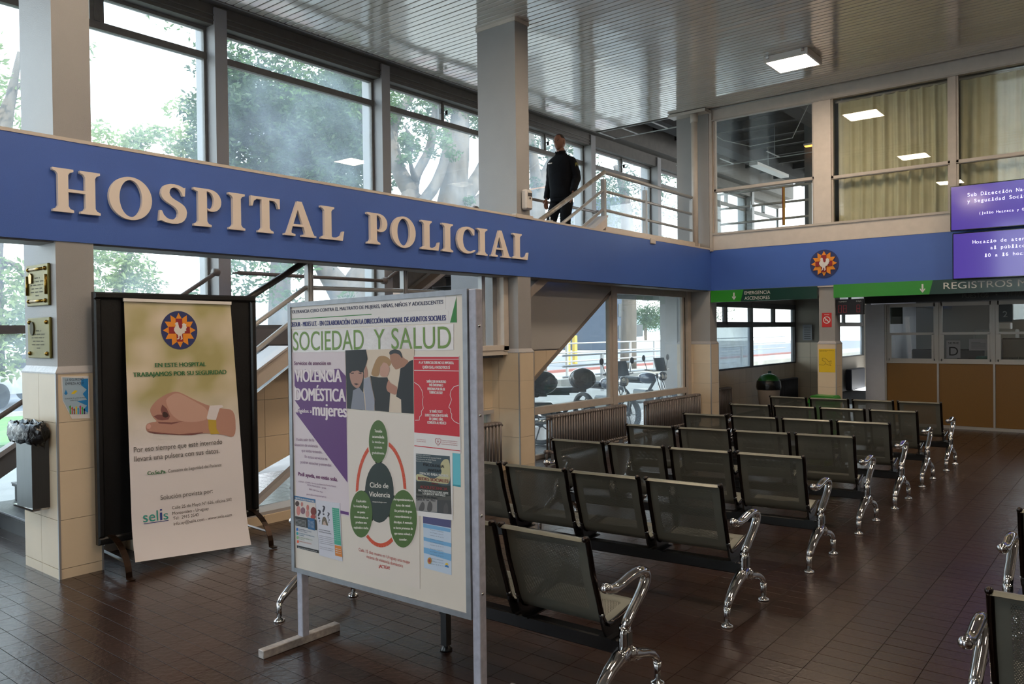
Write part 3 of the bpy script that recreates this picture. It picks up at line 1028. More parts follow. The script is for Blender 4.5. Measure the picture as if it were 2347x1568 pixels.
def make_bench():
    t = empty('waiting_bench', (0, 0, 0))
    for n in range(4):
        u0 = .075 + n * .53
        s = seat_shell(u0).build('seat', SEATM, t, fix=False)
        for u in (u0 - .004, u0 + .467):
            MB().tube([(v, u, z) for v, z in PROF[1:-1]], .0135, 8, side=(0, 1, 0), flat=1.0).sphere((PROF[1][0], u, PROF[1][1]), .0145, 8, 6).build('side_frame', DCHROME, s)
            br = [(.146, .455), (.152, .40), (.172, .352), (.192, .322), (.33, .318), (.40, .345), (.45, .385), (.36, .376), (.25, .362), (.2, .37), (.176, .40), (.160, .45)]
            b = MB()
            b.prism(br, frm((0, u, 0), (1, 0, 0), (0, 0, 1), (0, -1, 0)), -.006, .006)
            b.box(.18, .35, u - .035, u + .035, .314, .322)
            b.sphere((.155, u, .43), .013, 8, 6)
            b.build('bracket', BLACKM, s)
            MB().sphere((.148, u - .01 if u < u0 else u + .01, .437), .0065, 6, 4).build('bolt', CHROME, s)
        MB().tube([(.030, u0, .797), (.030, u0 + .463, .797)], .008, 8).build('top_rail', DCHROME, s)
    MB().cbox(.208, .275, .01, 2.2, .245, .314, .006).build('beam', BLACKM, t)
    for u, sg in ((0, 1), (2.21, -1)):
        e = MB()
        # rear leg, column, armrest as one flowing casting
        F = 1.35
        e.tube([(-.022, u, .03), (-.022, u, .075), (-.02, u, .112)], [.0135, .014, .016], 12, side=(0, 1, 0), flat=F)
        e.tube([(-.022, u, .108), (.0, u, .135), (.05, u, .175), (.11, u, .215), (.175, u, .243), (.235, u, .262)], [.017, .020, .023, .026, .03, .034], 12, side=(0, 1, 0), flat=1.2)
        e.tube([(.545, u, .03), (.545, u, .075), (.545, u, .11)], [.0135, .014, .016], 12, side=(0, 1, 0), flat=F)
        e.tube([(.547, u, .105), (.53, u, .135), (.49, u, .165), (.43, u, .190), (.37, u, .205), (.31, u, .222), (.26, u, .25)], [.016, .019, .021, .023, .027, .033, .036], 12, side=(0, 1, 0), flat=1.0)
        e.tube([(.243, u, .22), (.243, u, .26), (.243, u, .30), (.243, u, .34), (.245, u, .37)], [.034, .037, .037, .036, .033], 12, side=(0, 1, 0), flat=.72)
        leg = e.build('end_leg', CHROME, t)
        a = MB()
        path = [(.232, .362), (.27, .395), (.315, .43), (.36, .462), (.405, .50), (.432, .53), (.44, .555), (.425, .578), (.39, .590), (.34, .593), (.28, .586), (.22, .574), (.16, .568), (.115, .574), (.085, .585)]
        a.tube([(v, u, z) for v, z in path], [.021, .0215, .022, .0225, .023, .024, .0245, .024, .023, .022, .022, .021, .021, .022, .021], 12, side=(0, 1, 0), flat=1.15)
        a.sphere((.084, u, .586), .0235, 12, 8, 1, 1.15, 1)
        a.build('armrest', CHROME, leg)
        for v in (-.022, .545):
            MB().lathe([(0, 0), (.034, 0), (.036, .006), (.03, .014), (.014, .021), (.009, .036), (0, .036)], (v, u, 0), 16).build('glide', CHROME, leg)
        if u == 0:
            MB().prism([(.225, .292), (.262, .292), (.262, .352), (.225, .352)], frm((0, -.026, 0), (1, 0, 0), (0, 0, 1), (0, -1, 0)), 0, .002).build('cover_plate', STEEL, leg)
    e = MB().box(.222, .262, 1.085, 1.125, .03, .25)
    e.box(.217, .267, 1.08, 1.13, .20, .25)
    ml = e.build('middle_leg', BLACKM, t)
    MB().lathe([(0, 0), (.032, 0), (.034, .008), (.02, .024), (.012, .04), (0, .04)], (.242, 1.105, 0), 16).build('glide', BLACKM, ml)
    return t
BEN = [
 (2.862, 1.858, .024, 'perforated steel four-seat bench in the front row, right behind the notice board'),
 (4.328, 1.884, .081, 'perforated steel four-seat bench, second row from the notice board'),
 (5.644, 1.845, .107, 'perforated steel four-seat bench, third row from the notice board'),
 (6.936, 1.859, .126, 'perforated steel four-seat bench in the middle row of the seven'),
 (8.083, 1.855, .088, 'perforated steel four-seat bench, third row from the mustard counter'),
 (9.368, 1.886, .073, 'perforated steel four-seat bench, second row from the mustard counter'),
 (10.577, 1.878, .030, 'perforated steel four-seat bench in the last row, nearest the mustard counter'),
 (3.12, -1.70, .0, 'perforated steel four-seat bench cut by the right frame edge, nearer one'),
 (4.60, -1.63, .0, 'perforated steel four-seat bench cut by the right frame edge, farther one, armrest showing'),
]
b0 = make_bench()
for i, (x, y, a, l) in enumerate(BEN):
    b = b0 if i == 0 else copy_tree(b0)
    b.location = (x, y, 0)
    b.rotation_euler = (0, 0, a)
    tag(b, l, 'bench', 'rows of perforated steel benches')
    for ch in b.children:
        if ch.name.startswith('end_leg') and a:
            u = 0.0 if sum(v.co.y for v in ch.data.vertices) / len(ch.data.vertices) < 1 else 2.21
            k = -a * .9
            c0 = Vector((.25, u, 0))
            ch.rotation_euler = (0, 0, k)
            ch.location = c0 - Matrix.Rotation(k, 3, 'Z') @ c0

# ================================================================== SERIF LETTERS
def bez(p0, p1, p2, p3, n=8):
    return [tuple((1 - t) ** 3 * a + 3 * (1 - t) ** 2 * t * b + 3 * (1 - t) * t * t * c + t ** 3 * d for a, b, c, d in zip(p0, p1, p2, p3)) for t in [i / n for i in range(n + 1)]]
SW, SF, SH = .215, .11, .055     # stem width, serif overhang, serif height (cap height = 1)
def stem(x, w=SW, l=SF, r=SF, y0=0, y1=1, top=True, bot=True):
    k = .035
    p = []
    if bot:
        p += [(x - l, y0), (x + w + r, y0), (x + w + r, y0 + SH), (x + w + k, y0 + SH + .03), (x + w, y0 + SH + .09)]
    else:
        p += [(x, y0), (x + w, y0)]
    if top:
        p += [(x + w, y1 - SH - .09), (x + w + k, y1 - SH - .03), (x + w + r, y1 - SH), (x + w + r, y1), (x - l, y1), (x - l, y1 - SH), (x - k, y1 - SH - .03), (x, y1 - SH - .09)]
    else:
        p += [(x + w, y1), (x, y1)]
    if bot:
        p += [(x, y0 + SH + .09), (x - k, y0 + SH + .03), (x - l, y0 + SH)]
    return p
def ring(cx, cy, rx, ry, tx, ty, n=40, a0=0, a1=2 * math.pi):
    return ('ring', cx, cy, rx, ry, rx - tx, ry - ty, n, a0, a1)
def letter(ch):
    """returns list of polygons / rings and advance width (cap height 1)"""
    if ch == 'H':
        return [stem(.11), stem(.68), [(.3, .47), (.7, .47), (.7, .54), (.3, .54)]], 1.0
    if ch == 'O':
        return [ring(.5, .5, .5, .525, .235, .075)], 1.0
    if ch == 'I':
        return [stem(.11)], .435
    if ch == 'T':
        return [stem(.30, top=False), [(0, 1.0), (.0, .72), (.045, .72), (.085, .86), (.16, .925), (.655, .925), (.73, .86), (.77, .72), (.815, .72), (.815, 1.0)]], .815
    if ch == 'L':
        return [stem(.11, r=.09, bot=False), [(0, 0), (.67, 0), (.72, .29), (.675, .29), (.62, .15), (.50, .085), (.36, .075), (.325, .1), (.11, .1), (.11, SH + .06), (.0, SH)]], .72
    if ch == 'P':
        bowl = [(.20, 1.0)] + bez((.36, 1.0), (.78, 1.0), (.78, .40), (.42, .41), 12) + [(.34, .44), (.325, .49)] + bez((.40, .475), (.53, .49), (.55, .90), (.36, .935), 10) + [(.30, .935), (.2, .935)]
        return [stem(.11, r=.11, top=False) , [(0, 1), (0, .945), (.11, .90), (.325, .90), (.325, 1)], bowl], .71
    if ch == 'A':
        return [[(.40, 1.02), (.56, 1.02), (.93, .13), (.975, SH), (1.04, SH * .9), (1.04, 0), (.55, 0), (.55, SH), (.665, .075), (.66, .13), (.455, .70), (.42, .78)],
                [(.47, .83), (.43, 1.0), (.405, 1.0), (.085, .14), (.06, .075), (-.03, SH), (-.03, 0), (.33, 0), (.33, SH), (.205, .08), (.20, .14), (.415, .76)],
                [(.24, .28), (.68, .28), (.65, .35), (.27, .35)]], 1.04
    if ch == 'S':
        o = bez((.60, .93), (.45, 1.04), (.06, 1.06), (.055, .73), 8) + bez((.055, .73), (.06, .47), (.44, .50), (.455, .27), 8)[1:] + bez((.455, .27), (.46, .03), (.13, .02), (.07, .30), 7)[1:] + [(.02, .30), (.0, .03)] + bez((.06, .05), (.25, -.05), (.66, -.07), (.665, .31), 8) + bez((.665, .31), (.66, .60), (.27, .55), (.25, .77), 8)[1:] + bez((.25, .77), (.26, .98), (.52, .97), (.57, .72), 7)[1:] + [(.62, .72), (.635, .95)]
        return [o], .67
    if ch == 'C':
        o = bez((.72, .90), (.50, 1.06), (.0, 1.04), (.0, .48), 10) + bez((.0, .48), (.02, -.09), (.52, -.05), (.75, .12), 10)[1:] + [(.75, .17)] + bez((.75, .17), (.55, .03), (.235, .05), (.235, .50), 9)[1:] + bez((.235, .50), (.24, .95), (.53, 1.02), (.66, .70), 9)[1:] + [(.715, .70)]
        return [o], .75
def put_letter(ch, x0, x1, z0, cap, beam, name):
    shapes, w = letter(ch)
    sx = (x1 - x0) / w
    fr = frm((x0, YA - .008, z0), (1, 0, 0), (0, 0, 1), (0, -1, 0))
    m = MB()
    for k, s_ in enumerate(shapes):
        d0, d1 = .004, .034 + k * .0006
        if s_[0] == 'ring':
            _, cx, cy, rx, ry, ix, iy, n, a0, a1 = s_
            o, r, u, nn = fr
            vs = []
            for d in (d0, d1):
                for rr, r2 in ((rx, ry), (ix, iy)):
                    for q in range(n):
                        t = 2 * math.pi * q / n
                        vs.append(o + r * (cx + rr * math.cos(t)) * sx + u * (cy + r2 * math.sin(t)) * cap + nn * d)
            fs = []
            for q in range(n):
                p = (q + 1) % n
                fs += [(2 * n + q, 2 * n + p, 3 * n + p, 3 * n + q), (q, n + q, n + p, p), (q, p, 2 * n + p, 2 * n + q), (n + q, 3 * n + q, 3 * n + p, n + p)]
            m.add(vs, fs)
        else:
            m.prism([(a * sx, b * cap) for a, b in s_], fr, d0, d1)
    m.build('letter', pm('cream_letter', 'E0D2C6', .55), beam)
for ch, a, b in [('H', 2.313, 2.637), ('O', 2.701, 3.026), ('S', 3.08, 3.312), ('P', 3.369, 3.622), ('I', 3.681, 3.834), ('T', 3.891, 4.182), ('A', 4.235, 4.573), ('L', 4.627, 4.90),
                 ('P', 5.187, 5.463), ('O', 5.51, 5.85), ('L', 5.932, 6.209), ('I', 6.25, 6.423), ('C', 6.49, 6.794), ('I', 6.833, 7.009), ('A', 7.081, 7.437), ('L', 7.481, 7.79)]:
    put_letter(ch, a, b, 2.614, .31, beam, ch)
# ================================================================== AT(): pixel on a known plane -> point
def at(px, py, Y=None, X=None, Z=None):
    d = _f + _r2 * ((px - 1173.5) / FPX) - _u2 * ((py - 784) / FPX)
    if Y is not None:
        t = Y / d.y
    elif X is not None:
        t = X / d.x
    else:
        t = (Z - EYE) / d.z
    return Vector((d.x * t, d.y * t, EYE + d.z * t))

# ================================================================== BACK OF THE HALL
TW = 2.41
PLW = pm('pale_partition', 'C2C2C8', .5, var=.03)
MUST = pm('mustard_panel', '80591C', .5, var=.07, vscale=120, bump=.1, bscale=300)
ALU = pm('aluminium_frame', 'ACA69F', .4, .35)
ct = thing('service_counter', (15, 0, 0), 'service counter front with mustard panels, sliding aluminium windows and black header', 'counter')
XC = 15.0
MB().box(XC, XC + .08, 3.64, 3.96, 0, 2.13).build('end_panel', PLW, ct)
m = MB().box(XC - .01, XC + .09, -7, 3.63, .0, .05).box(XC - .015, XC + .09, -7, 3.63, 1.095, 1.135)
m.build('base_rail', ALU, ct)
y = 3.62
i = 0
while y > -6.5:
    y1 = y - .825
    MB().box(XC - .012, XC + .09, y - .015, y + .015, .05, 2.13).build('mullion', ALU, ct)
    MB().box(XC + .01, XC + .04, y1 + .017, y - .017, .052, 1.093).build('mustard_panel', MUST, ct)
    wn_ = MB()
    a, b = y1 + .045, y - .045
    zz = (1.15, 1.60, 2.10)
    wn_.box(XC, XC + .05, a, b, 2.07, 2.13).box(XC, XC + .05, a, b, 1.135, 1.175)
    wn_.box(XC + .0, XC + .05, a - .028, a + .02, 1.135, 2.13).box(XC + .0, XC + .05, b - .02, b + .028, 1.135, 2.13)
    wn_.box(XC - .012, XC + .04, a + .01, b - .01, 1.585, 1.625)
    wn_.box(XC - .012, XC + .02, a + .015, a + .05, 1.175, 1.6).box(XC - .012, XC + .02, b - .05, b - .015, 1.175, 1.6)
    wn_.build('sash_frame', ALU, ct)
    MB().box(XC + .022, XC + .027, a + .02, b - .02, 1.175, 1.59).build('pane', GLASSI, ct)
    MB().box(XC + .028, XC + .033, a + .02, b - .02, 1.62, 2.07).build('pane', GLASSI, ct)
    y = y1
    i += 1
MB().box(XC - .03, XC + .09, -7, 3.97, 2.15, 2.31).build('header_sign', pm('black_sign', '0B0C0C', .3), ct)
fc = frm((XC - .032, 0, 0), (0, -1, 0), (0, 0, 1), (-1, 0, 0))
m = MB()
text(m, 'PUESTOS', fc, -2.42, 2.195, .075, .38, .0015)
text(m, 'DEPARTAMENTO', fc, -1.80, 2.20, .075, .75, .0015)
m.prism(ellipse(-1.93, 2.235, .014, .014, 12), fc, 0, .002)
m.build('lettering', pm('dim_sign_grey', '5A5A57', .6), ct)
struct(MB().box(XC, 24, -7, -6.9, 0, 2.5).box(18.6, 18.7, -7, 3.9, 0, 2.5).build('wall_counter_room', pm('counter_room_wall', '8C8A86', .8)))
struct(MB().box(XC + .08, 24, 3.88, 3.96, 0, 2.5).build('wall_corridor', PLW))
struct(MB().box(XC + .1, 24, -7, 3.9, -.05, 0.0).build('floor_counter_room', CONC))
# stuff behind the counter windows
def sheet(name, px0, py0, px1, py1, X, mat, label, cat, th=.004, extra=None):
    p, q = at(px0, py1, X=X), at(px1, py0, X=X)
    o = MB().box(X, X + th, q.y, p.y, p.z, q.z).build(name, mat)
    tag(o, label, cat)
    return o, frm((X - .0005, p.y, p.z), (0, -1, 0), (0, 0, 1), (-1, 0, 0)), p.y - q.y, q.z - p.z
def zc(x, y):
    return (2000 + x / 6.764, 660 + y / 6.764)
o, fr_, w_, h_ = sheet('queue_letter_sheet', *zc(1145, 815), *zc(1360, 1085), XC + .015, pm('grey_paper', '8F8F92', .6), 'paper sheet with a big black letter D in the second counter window', 'paper')
m = MB()
text(m, 'D', fr_, w_ * .2, h_ * .14, h_ * .52, w_ * .64, .001, bold=.02)
text(m, 'SERIE', fr_, w_ * .12, h_ * .8, h_ * .12, w_ * .78, .001, bold=.02)
m.build('lettering', pm('ink_black', '101010', .6), o)
o, fr_, w_, h_ = sheet('notice_sheet', *zc(1495, 790), *zc(1790, 970), XC + .015, pm('grey_paper', '8F8F92', .6), 'paper notice with printed lines in the second counter window', 'paper')
m = MB()
for k in range(5):
    rect(m, fr_, w_ * .12, w_ * (.88 if k < 4 else .6), h_ * (.2 + k * .12), h_ * (.2 + k * .12) + .006, .001)
m.build('lettering', pm('ink_grey', '4A4A4C', .6), o)
o, fr_, w_, h_ = sheet('counter_number_sign', *zc(1950, 240), *zc(2165, 525), XC + .012, pm('dark_green_sign', '0E1512', .4), 'dark sign with the number 2 in the right counter window', 'sign')
m = MB()
text(m, '2', fr_, w_ * .32, h_ * .25, h_ * .34, w_ * .34, .001)
m.build('lettering', pm('sign_white', 'A9ABA8', .5), o)
o, fr_, w_, h_ = sheet('counter_number_sign', *zc(275, 300), *zc(465, 560), XC + .036, pm('dark_green_sign', '0E1512', .4), 'dark sign half hidden by a reflection in the left counter window', 'sign')
o, fr_, w_, h_ = sheet('white_card', *zc(2265, 320), *zc(2345, 450), XC + .036, pm('grey_paper', '8F8F92', .6), 'small white card beside the number 2 sign', 'paper')
# inside: desk, chairs, printer, cabinet
t = thing('office_desk', (16.1, 2, 0), 'office desk behind the counter windows', 'desk')
MB().cbox(15.6, 16.2, -5, 3.5, .86, .9).build('desk_top', pm('desk_wood', '4E4438', .5), t)
for k, yy in enumerate((3.4, 1.4, -.6)):
    MB().box(15.65, 16.15, yy - .03, yy + .03, 0, .86).build('leg', ALU, t)
def office_chair(x, y, lab):
    t = thing('office_chair', (x, y, 0), lab, 'chair')
    MB().cbox(x - .03, x + .03, y - .22, y + .22, .82, 1.3, .02).build('backrest', BLACKM, t)
    MB().cbox(x - .25, x + .22, y - .23, y + .23, .45, .52, .02).build('seat', BLACKM, t)
    MB().tube([(x, y, .45), (x, y, .06)], .025, 8).build('column', CHROME, t)
    m = MB()
    for k in range(5):
        a = k * 1.2566
        m.beam((x, y, .06), (x + .28 * math.cos(a), y + .28 * math.sin(a), .03), .04, .03)
    m.build('star_base', BLACKM, t)
office_chair(16.6, 3.32, 'black office chair back at the left end of the left counter window')
office_chair(16.6, 2.55, 'black office chair back at the right end of the left counter window')
t = tag(MB().cbox(15.75, 15.98, 2.05, 2.35, .9, 1.2, .02).build('teal_box', pm('teal_plastic', '1F5B55', .5)), 'teal plastic box under the notice in the second counter window', 'box')
t = thing('printer', (15.8, 2.2, .9), 'white printer on the desk, its top showing above the sash rail', 'printer')
t = tag(MB().cbox(17.2, 17.6, 1.9, 2.6, .0, 1.66, .02).build('storage_cabinet', pm('cabinet_grey', '9C9C98', .5)), 'grey cabinet behind the desk in the second counter window', 'cabinet')
bpy.data.objects.remove(bpy.data.objects['printer'])
t = tag(MB().cbox(17.25, 17.5, 2.0, 2.35, 1.66, 1.78, .01).build('paper_pile', PAPER), 'white paper pile on the cabinet behind the second counter window', 'paper')
t = tag(MB().cbox(15.25, 15.5, 1.35, 1.9, .9, 1.52, .02).build('computer_monitor', BLACKM), 'back of a black monitor in the right counter window', 'monitor')

# green direction signs on the fascia
GSD = pm('dark_green_board', '12382C', .25)
GSL = pm('bright_green_board', '2E8B22', .25, coat=.5)
SWH = pm('sign_lettering', 'CFCFC6', .5)
fs_ = frm((XB - .03, 0, 0), (0, -1, 0), (0, 0, 1), (-1, 0, 0))
def sign(y0, y1, z0, z1, split, lab):
    t = thing('direction_sign', (XB - .02, (y0 + y1) / 2, z0), lab, 'sign')
    MB().box(XB - .03, XB + .02, y1, y0, z0, z1).build('board', GSD, t)
    h = z1 - z0
    m = MB()
    m.prism([(-y0 + .0, z0), (-y0 + split - .05, z0), (-y0 + split, z1), (-y0, z1)], fs_, 0, .003)
    m.build('green_field', GSL, t)
    return t
def arrow(m, u, v, h, d=.006):
    w = h * .09
    m.prism([(u - w, v + h), (u - w, v + h * .2), (u + w, v + h * .2), (u + w, v + h)], fs_, .003, d)
    m.prism([(u, v), (u + h * .27, v + h * .35), (u + h * .27, v + h * .52), (u, v + h * .22), (u - h * .27, v + h * .52), (u - h * .27, v + h * .35)], fs_, .003, d)
t = sign(6.03, 4.19, 2.20, 2.405, .60, 'green sign reading EMERGENCIA ASCENSORES with a down arrow, left of the slim pillar')
m = MB()
arrow(m, -5.60, 2.232, .125)
text(m, 'EMERGENCIA', fs_, -5.41, 2.315, .058, .45, .004)
text(m, 'ASCENSORES', fs_, -5.41, 2.225, .058, .44, .004)
m.build('lettering', SWH, t)
t = sign(3.93, -1.2, 2.205, 2.415, 1.43, 'green sign reading REGISTROS MEDICOS with a down arrow, right of the slim pillar')
m = MB()
arrow(m, -2.64, 2.235, .13)
text(m, 'REGISTROS MEDICOS', fs_, -2.36, 2.275, .10, 1.66, .004)
m.build('lettering', SWH, t)
# ceiling of passage under the slab, white strip
struct(MB().box(13.38, 24, 4.2, 6.42, 2.44, 2.5).box(13.38, 15.0, -7, 4.2, 2.44, 2.5).build('ceiling_passage', pm('passage_ceiling', 'A09A94', .35)))
struct(MB().box(13.12, 13.38, -7, 5.98, 2.385, 2.41).build('trim_3', TRIMW))
# LED counter display
p, q = at(1914, 722, X=13.2), at(1979, 686, X=13.2)
t = thing('number_display', (13.2, p.y, p.z), 'dark NUMERO CAJA queue display with red digits given a faint glow beside the slim pillar', 'display')
MB().cbox(13.2, 13.28, q.y, p.y, p.z, q.z + .01, .006).build('case', pm('display_case', '171012', .3), t)
MB().box(13.22, 13.26, (p.y + q.y) / 2 - .02, (p.y + q.y) / 2 + .02, q.z, 2.44).build('hanger', BLACKM, t)
fl = frm((13.199, p.y, p.z), (0, -1, 0), (0, 0, 1), (-1, 0, 0))
m = MB()
W_ = p.y - q.y
text(m, 'NUMERO', fl, .06, .20, .022, .12, .001, bold=.02)
text(m, 'CAJA', fl, W_ - .11, .20, .022, .08, .001, bold=.02)
m.build('lettering', SWH, t)
m = MB()
def seg8(m, fr, u, v, w, h, d):
    t_ = w * .16
    for (a, b, c, e) in ((0, 0, w, t_), (0, h / 2 - t_ / 2, w, t_), (0, h - t_, w, t_), (0, 0, t_, h / 2), (0, h / 2, t_, h / 2), (w - t_, 0, t_, h / 2), (w - t_, h / 2, t_, h / 2)):
        rect(m, fr, u + a + .002, u + a + c - .002, v + b + .002, v + b + e - .002, d)
seg8(m, fl, .05, .035, .055, .12, .001)
seg8(m, fl, .125, .035, .055, .12, .001)
seg8(m, fl, W_ - .105, .035, .055, .12, .001)
m.build('digit_segments', pm('faint_glow_red', '7A1A22', .4, emit=.25), t)  # unlit digits given a faint emission in the material

# notices on slim pillar
xp = 0
o, fr_, w_, h_ = sheet('no_smoking_notice', 1884, 717, 1906, 750, 13.145, pm('red_print', 'C22B2B', .5), 'red no-smoking notice on the slim pillar', 'notice', .003)
m = MB()
cx, cy, r_ = w_ / 2, h_ * .5, w_ * .34
arcband(m, fr_, cx, cy, r_, r_, r_ * .22, 0, 2 * math.pi, .001, 28)
m.add([fr_[0] + fr_[1] * (cx + a) + fr_[2] * (cy + b) + fr_[3] * .0014 for a, b in ((-.75 * r_, .55 * r_), (-.55 * r_, .75 * r_), (.75 * r_, -.55 * r_), (.55 * r_, -.75 * r_))], [(0, 1, 2, 3)])
rect(m, fr_, cx - r_ * .6, cx + r_ * .35, cy - r_ * .12, cy + r_ * .1, .001)
rect(m, fr_, w_ * .25, w_ * .75, h_ * .86, h_ * .89, .001)
m.build('pictogram', PAPER, o)
o, fr_, w_, h_ = sheet('yellow_notice', 1877, 800, 1914, 853, 13.125, pm('yellow_print', 'D9B51A', .5), 'yellow notice with a line drawing of a hand, on the slim pillar', 'notice', .003)
m = MB()
def linep(m, fr, pts, w, d=.001):
    o, r, u, n = fr
    for a, b in zip(pts, pts[1:]):
        dx, dy = b[0] - a[0], b[1] - a[1]
        l = math.hypot(dx, dy) or 1
        px, py = -dy / l * w / 2, dx / l * w / 2
        m.add([o + r * (x) + u * (y) + n * d for x, y in ((a[0] + px, a[1] + py), (a[0] - px, a[1] - py), (b[0] - px, b[1] - py), (b[0] + px, b[1] + py))], [(0, 1, 2, 3)])
S_ = lambda L: [(a * w_, b * h_) for a, b in L]
linep(m, fr_, S_([(0, .32), (.3, .30), (.42, .36), (.40, .45), (.22, .50), (.2, .60), (.35, .61), (.48, .55), (.60, .46), (.78, .50)]), .004)
linep(m, fr_, S_([(.62, .44), (.80, .46)]), .004)
linep(m, fr_, S_([(.64, .40), (.8, .40)]), .004)
linep(m, fr_, S_([(.42, .36), (.6, .31), (.76, .28), (.66, .36)]), .004)
m.build('hand_drawing', pm('ink_brown', '3B2F10', .6), o)
m = MB()
text(m, 'El Control de Salud es', fr_, w_ * .06, h_ * .93, .011, w_ * .86, .001)
text(m, 'para su vida', fr_, w_ * .10, h_ * .895, .011, w_ * .40, .001)
m.build('lettering', pm('ink_brown', '3B2F10', .6), o)

# ---- side passage beyond the corner pillar
yw2 = YW
wp = struct(empty('wall_passage', (16, yw2, 0)))
FP = frm((0, yw2, 0), (1, 0, 0), (0, 0, 1), (0, -1, 0))
MB().box(13.36, 24.4, yw2 + .0, yw2 + .12, 0, .93).box(13.36, 24.4, yw2, yw2 + .12, 2.26, 2.5).build('wall_core', pm('passage_wall_paint', '8F877B', .6), wp)
for i in range(16):
    for j in range(3):
        x0 = 13.4 + i * .32
        if x0 < 18.3:
            MB().box(x0, x0 + .316, yw2 - .008, yw2, .02 + j * .305, .02 + j * .305 + .301).build('wall_tile', TILEB, wp)
MB().box(18.55, 18.67, 5.72, yw2, 0, 2.5).build('return_wall', pm('passage_wall_paint', '8F877B', .6), wp)
for i in range(2):
    for j in range(4):
        MB().box(18.542, 18.55, 6.1 - .37 * i + .002, 6.1 - .37 * i + .365, .02 + j * .345, .02 + j * .345 + .341).build('wall_tile', TILEB, wp)
MB().box(24.3, 24.4, 3.9, yw2, 0, 2.5).build('end_wall', pm('passage_wall_paint', '8F877B', .6), wp)
def pass_window(x0, x1, n, num, frosted=False):
    w = struct(empty('window_%d' % num, ((x0 + x1) / 2, yw2, .93)))
    m = MB()
    z0, z1, z2, z3 = .95, 1.74, 1.82, 2.22
    m.box(x0, x1, yw2 - .03, yw2 + .06, z0 - .03, z0).box(x0, x1, yw2 - .03, yw2 + .06, z1 + .02, z2 + .05).box(x0, x1, yw2 - .03, yw2 + .06, z3 - .06, z3 + .05)
    xs = [x0 + (x1 - x0) * k / n for k in range(n + 1)]
    for k, xx in enumerate(xs):
        m.box(xx - .035, xx + .035, yw2 - .035, yw2 + .06, z0 - .03, z3 + .05)
        if k < n:
            c = (xs[k] + xs[k + 1]) / 2
            m.box(c - .04, c + .04, yw2 - .03, yw2 + .05, z2, z3)
    m.build('window_frame', pm('dark_window_frame', '4A4845', .5), w)
    for k in range(n):
        MB().box(xs[k] + .035, xs[k + 1] - .035, yw2 + .01, yw2 + .018, z0, z1 + .02).build('pane', GLASSF if (frosted and k == 0) else GLASS, w)
        c = (xs[k] + xs[k + 1]) / 2
        MB().box(xs[k] + .035, c - .04, yw2 + .01, yw2 + .018, z2 + .05, z3 - .06).build('pane', GLASS, w)
        MB().box(c + .04, xs[k + 1] - .035, yw2 + .01, yw2 + .018, z2 + .05, z3 - .06).build('pane', GLASS, w)
pass_window(13.4, 18.5, 2, 13, True)
pass_window(20.6, 24.2, 1, 14)
tag(MB().box(18.2, 18.26, 5.5, 5.72, 0, 2.44).box(18.2, 18.26, 5.35, 5.38, 0, 2.44).build('door_frame', pm('bluegrey_frame', '6F7478', .4, .4)), 'blue-grey metal door frame edge beside the slim pillar', 'frame')
o, fr_, w_, h_ = sheet('wall_notice', 1840, 744, 1861, 780, 18.5, pm('grey_paper', '8F8F92', .6), 'faint grey paper notice on the passage end wall', 'notice')
m = MB()
for k in range(7):
    rect(m, fr_, w_ * .15, w_ * .85, h_ * (.1 + k * .12), h_ * (.1 + k * .12) + .012, .001)
m.build('lettering', pm('ink_grey', '4A4A4C', .6), o)
p = at(1763, 842, Y=yw2)
o = tag(MB().box(p.x - .09, p.x + .09, yw2 - .012, yw2 - .006, .52, .80).build('small_green_sign', pm('teal_sign', '1E5A50', .5)), 'small green plate on the passage wall under the window', 'sign')

# ---- radiators
RADM = pm('radiator_paint', '6F6764', .38, .2, var=.06)
def radiator(x0, x1, y, z0, z1, lab, mat=RADM, pitch=.062):
    t = thing('radiator', ((x0 + x1) / 2, y, 0), lab, 'radiator', 'cast iron column radiators')
    n = int((x1 - x0) / pitch)
    proto = None
    for i in range(n):
        x = x0 + pitch * (i + .5)
        if proto is None:
            m = MB()
            w = .023
            for yy in (-.05, 0, .05):
                m.tube([(x, y + yy, z0 + .03), (x, y + yy, z1 - .03)], w * .62, 8, flat=1.25, side=(1, 0, 0))
            for zz in (z0 + .02, z1 - .02):
                m.tube([(x, y - .066, zz), (x, y - .05, zz), (x, y + .05, zz), (x, y + .066, zz)], [.012, .026, .026, .012], 8, side=(1, 0, 0), flat=1.15)
            proto = m.build('radiator_section', mat, t)
        else:
            c = proto.copy()
            COL.objects.link(c)
            c.location = (pitch * i, 0, 0)
    m = MB().tube([(x0 - .05, y, z1 - .045), (x1 + .05, y, z1 - .045)], .016, 10).tube([(x0 - .05, y, z0 + .035), (x1 + .03, y, z0 + .035)], .016, 10)
    m.tube([(x0 - .09, y, z0 + .035), (x0 - .03, y, z0 + .035)], .028, 10).tube([(x0 - .06, y, z0 + .03), (x0 - .06, y, 0)], .014, 8)
    m.build('pipework', mat, t)
    m = MB()
    for xx in (x0 + .1, x1 - .1):
        m.box(xx - .02, xx + .02, y - .03, y + .03, 0, z0 + .02)
    m.build('foot', mat, t)
radiator(8.47, 10.42, 6.22, .09, .60, 'grey column radiator before the lobby glass, nearest the middle pillar')
radiator(11.12, 13.02, 6.24, .09, .585, 'grey column radiator before the lobby glass, against the corner pillar')
radiator(6.05, 7.30, 6.10, .12, .64, 'grey column radiator left of the middle pillar, behind the notice board')
radiator(13.6, 14.5, 6.3, .09, .61, 'grey column radiator in the passage just past the corner pillar')
radiator(16.9, 18.2, 6.3, .09, .60, 'dark column radiator beside the green-lidded bin in the passage', pm('radiator_dark', '3C3B3D', .5))
p, q = at(1945, 900, Y=6.3), at(1980, 850, Y=6.3)
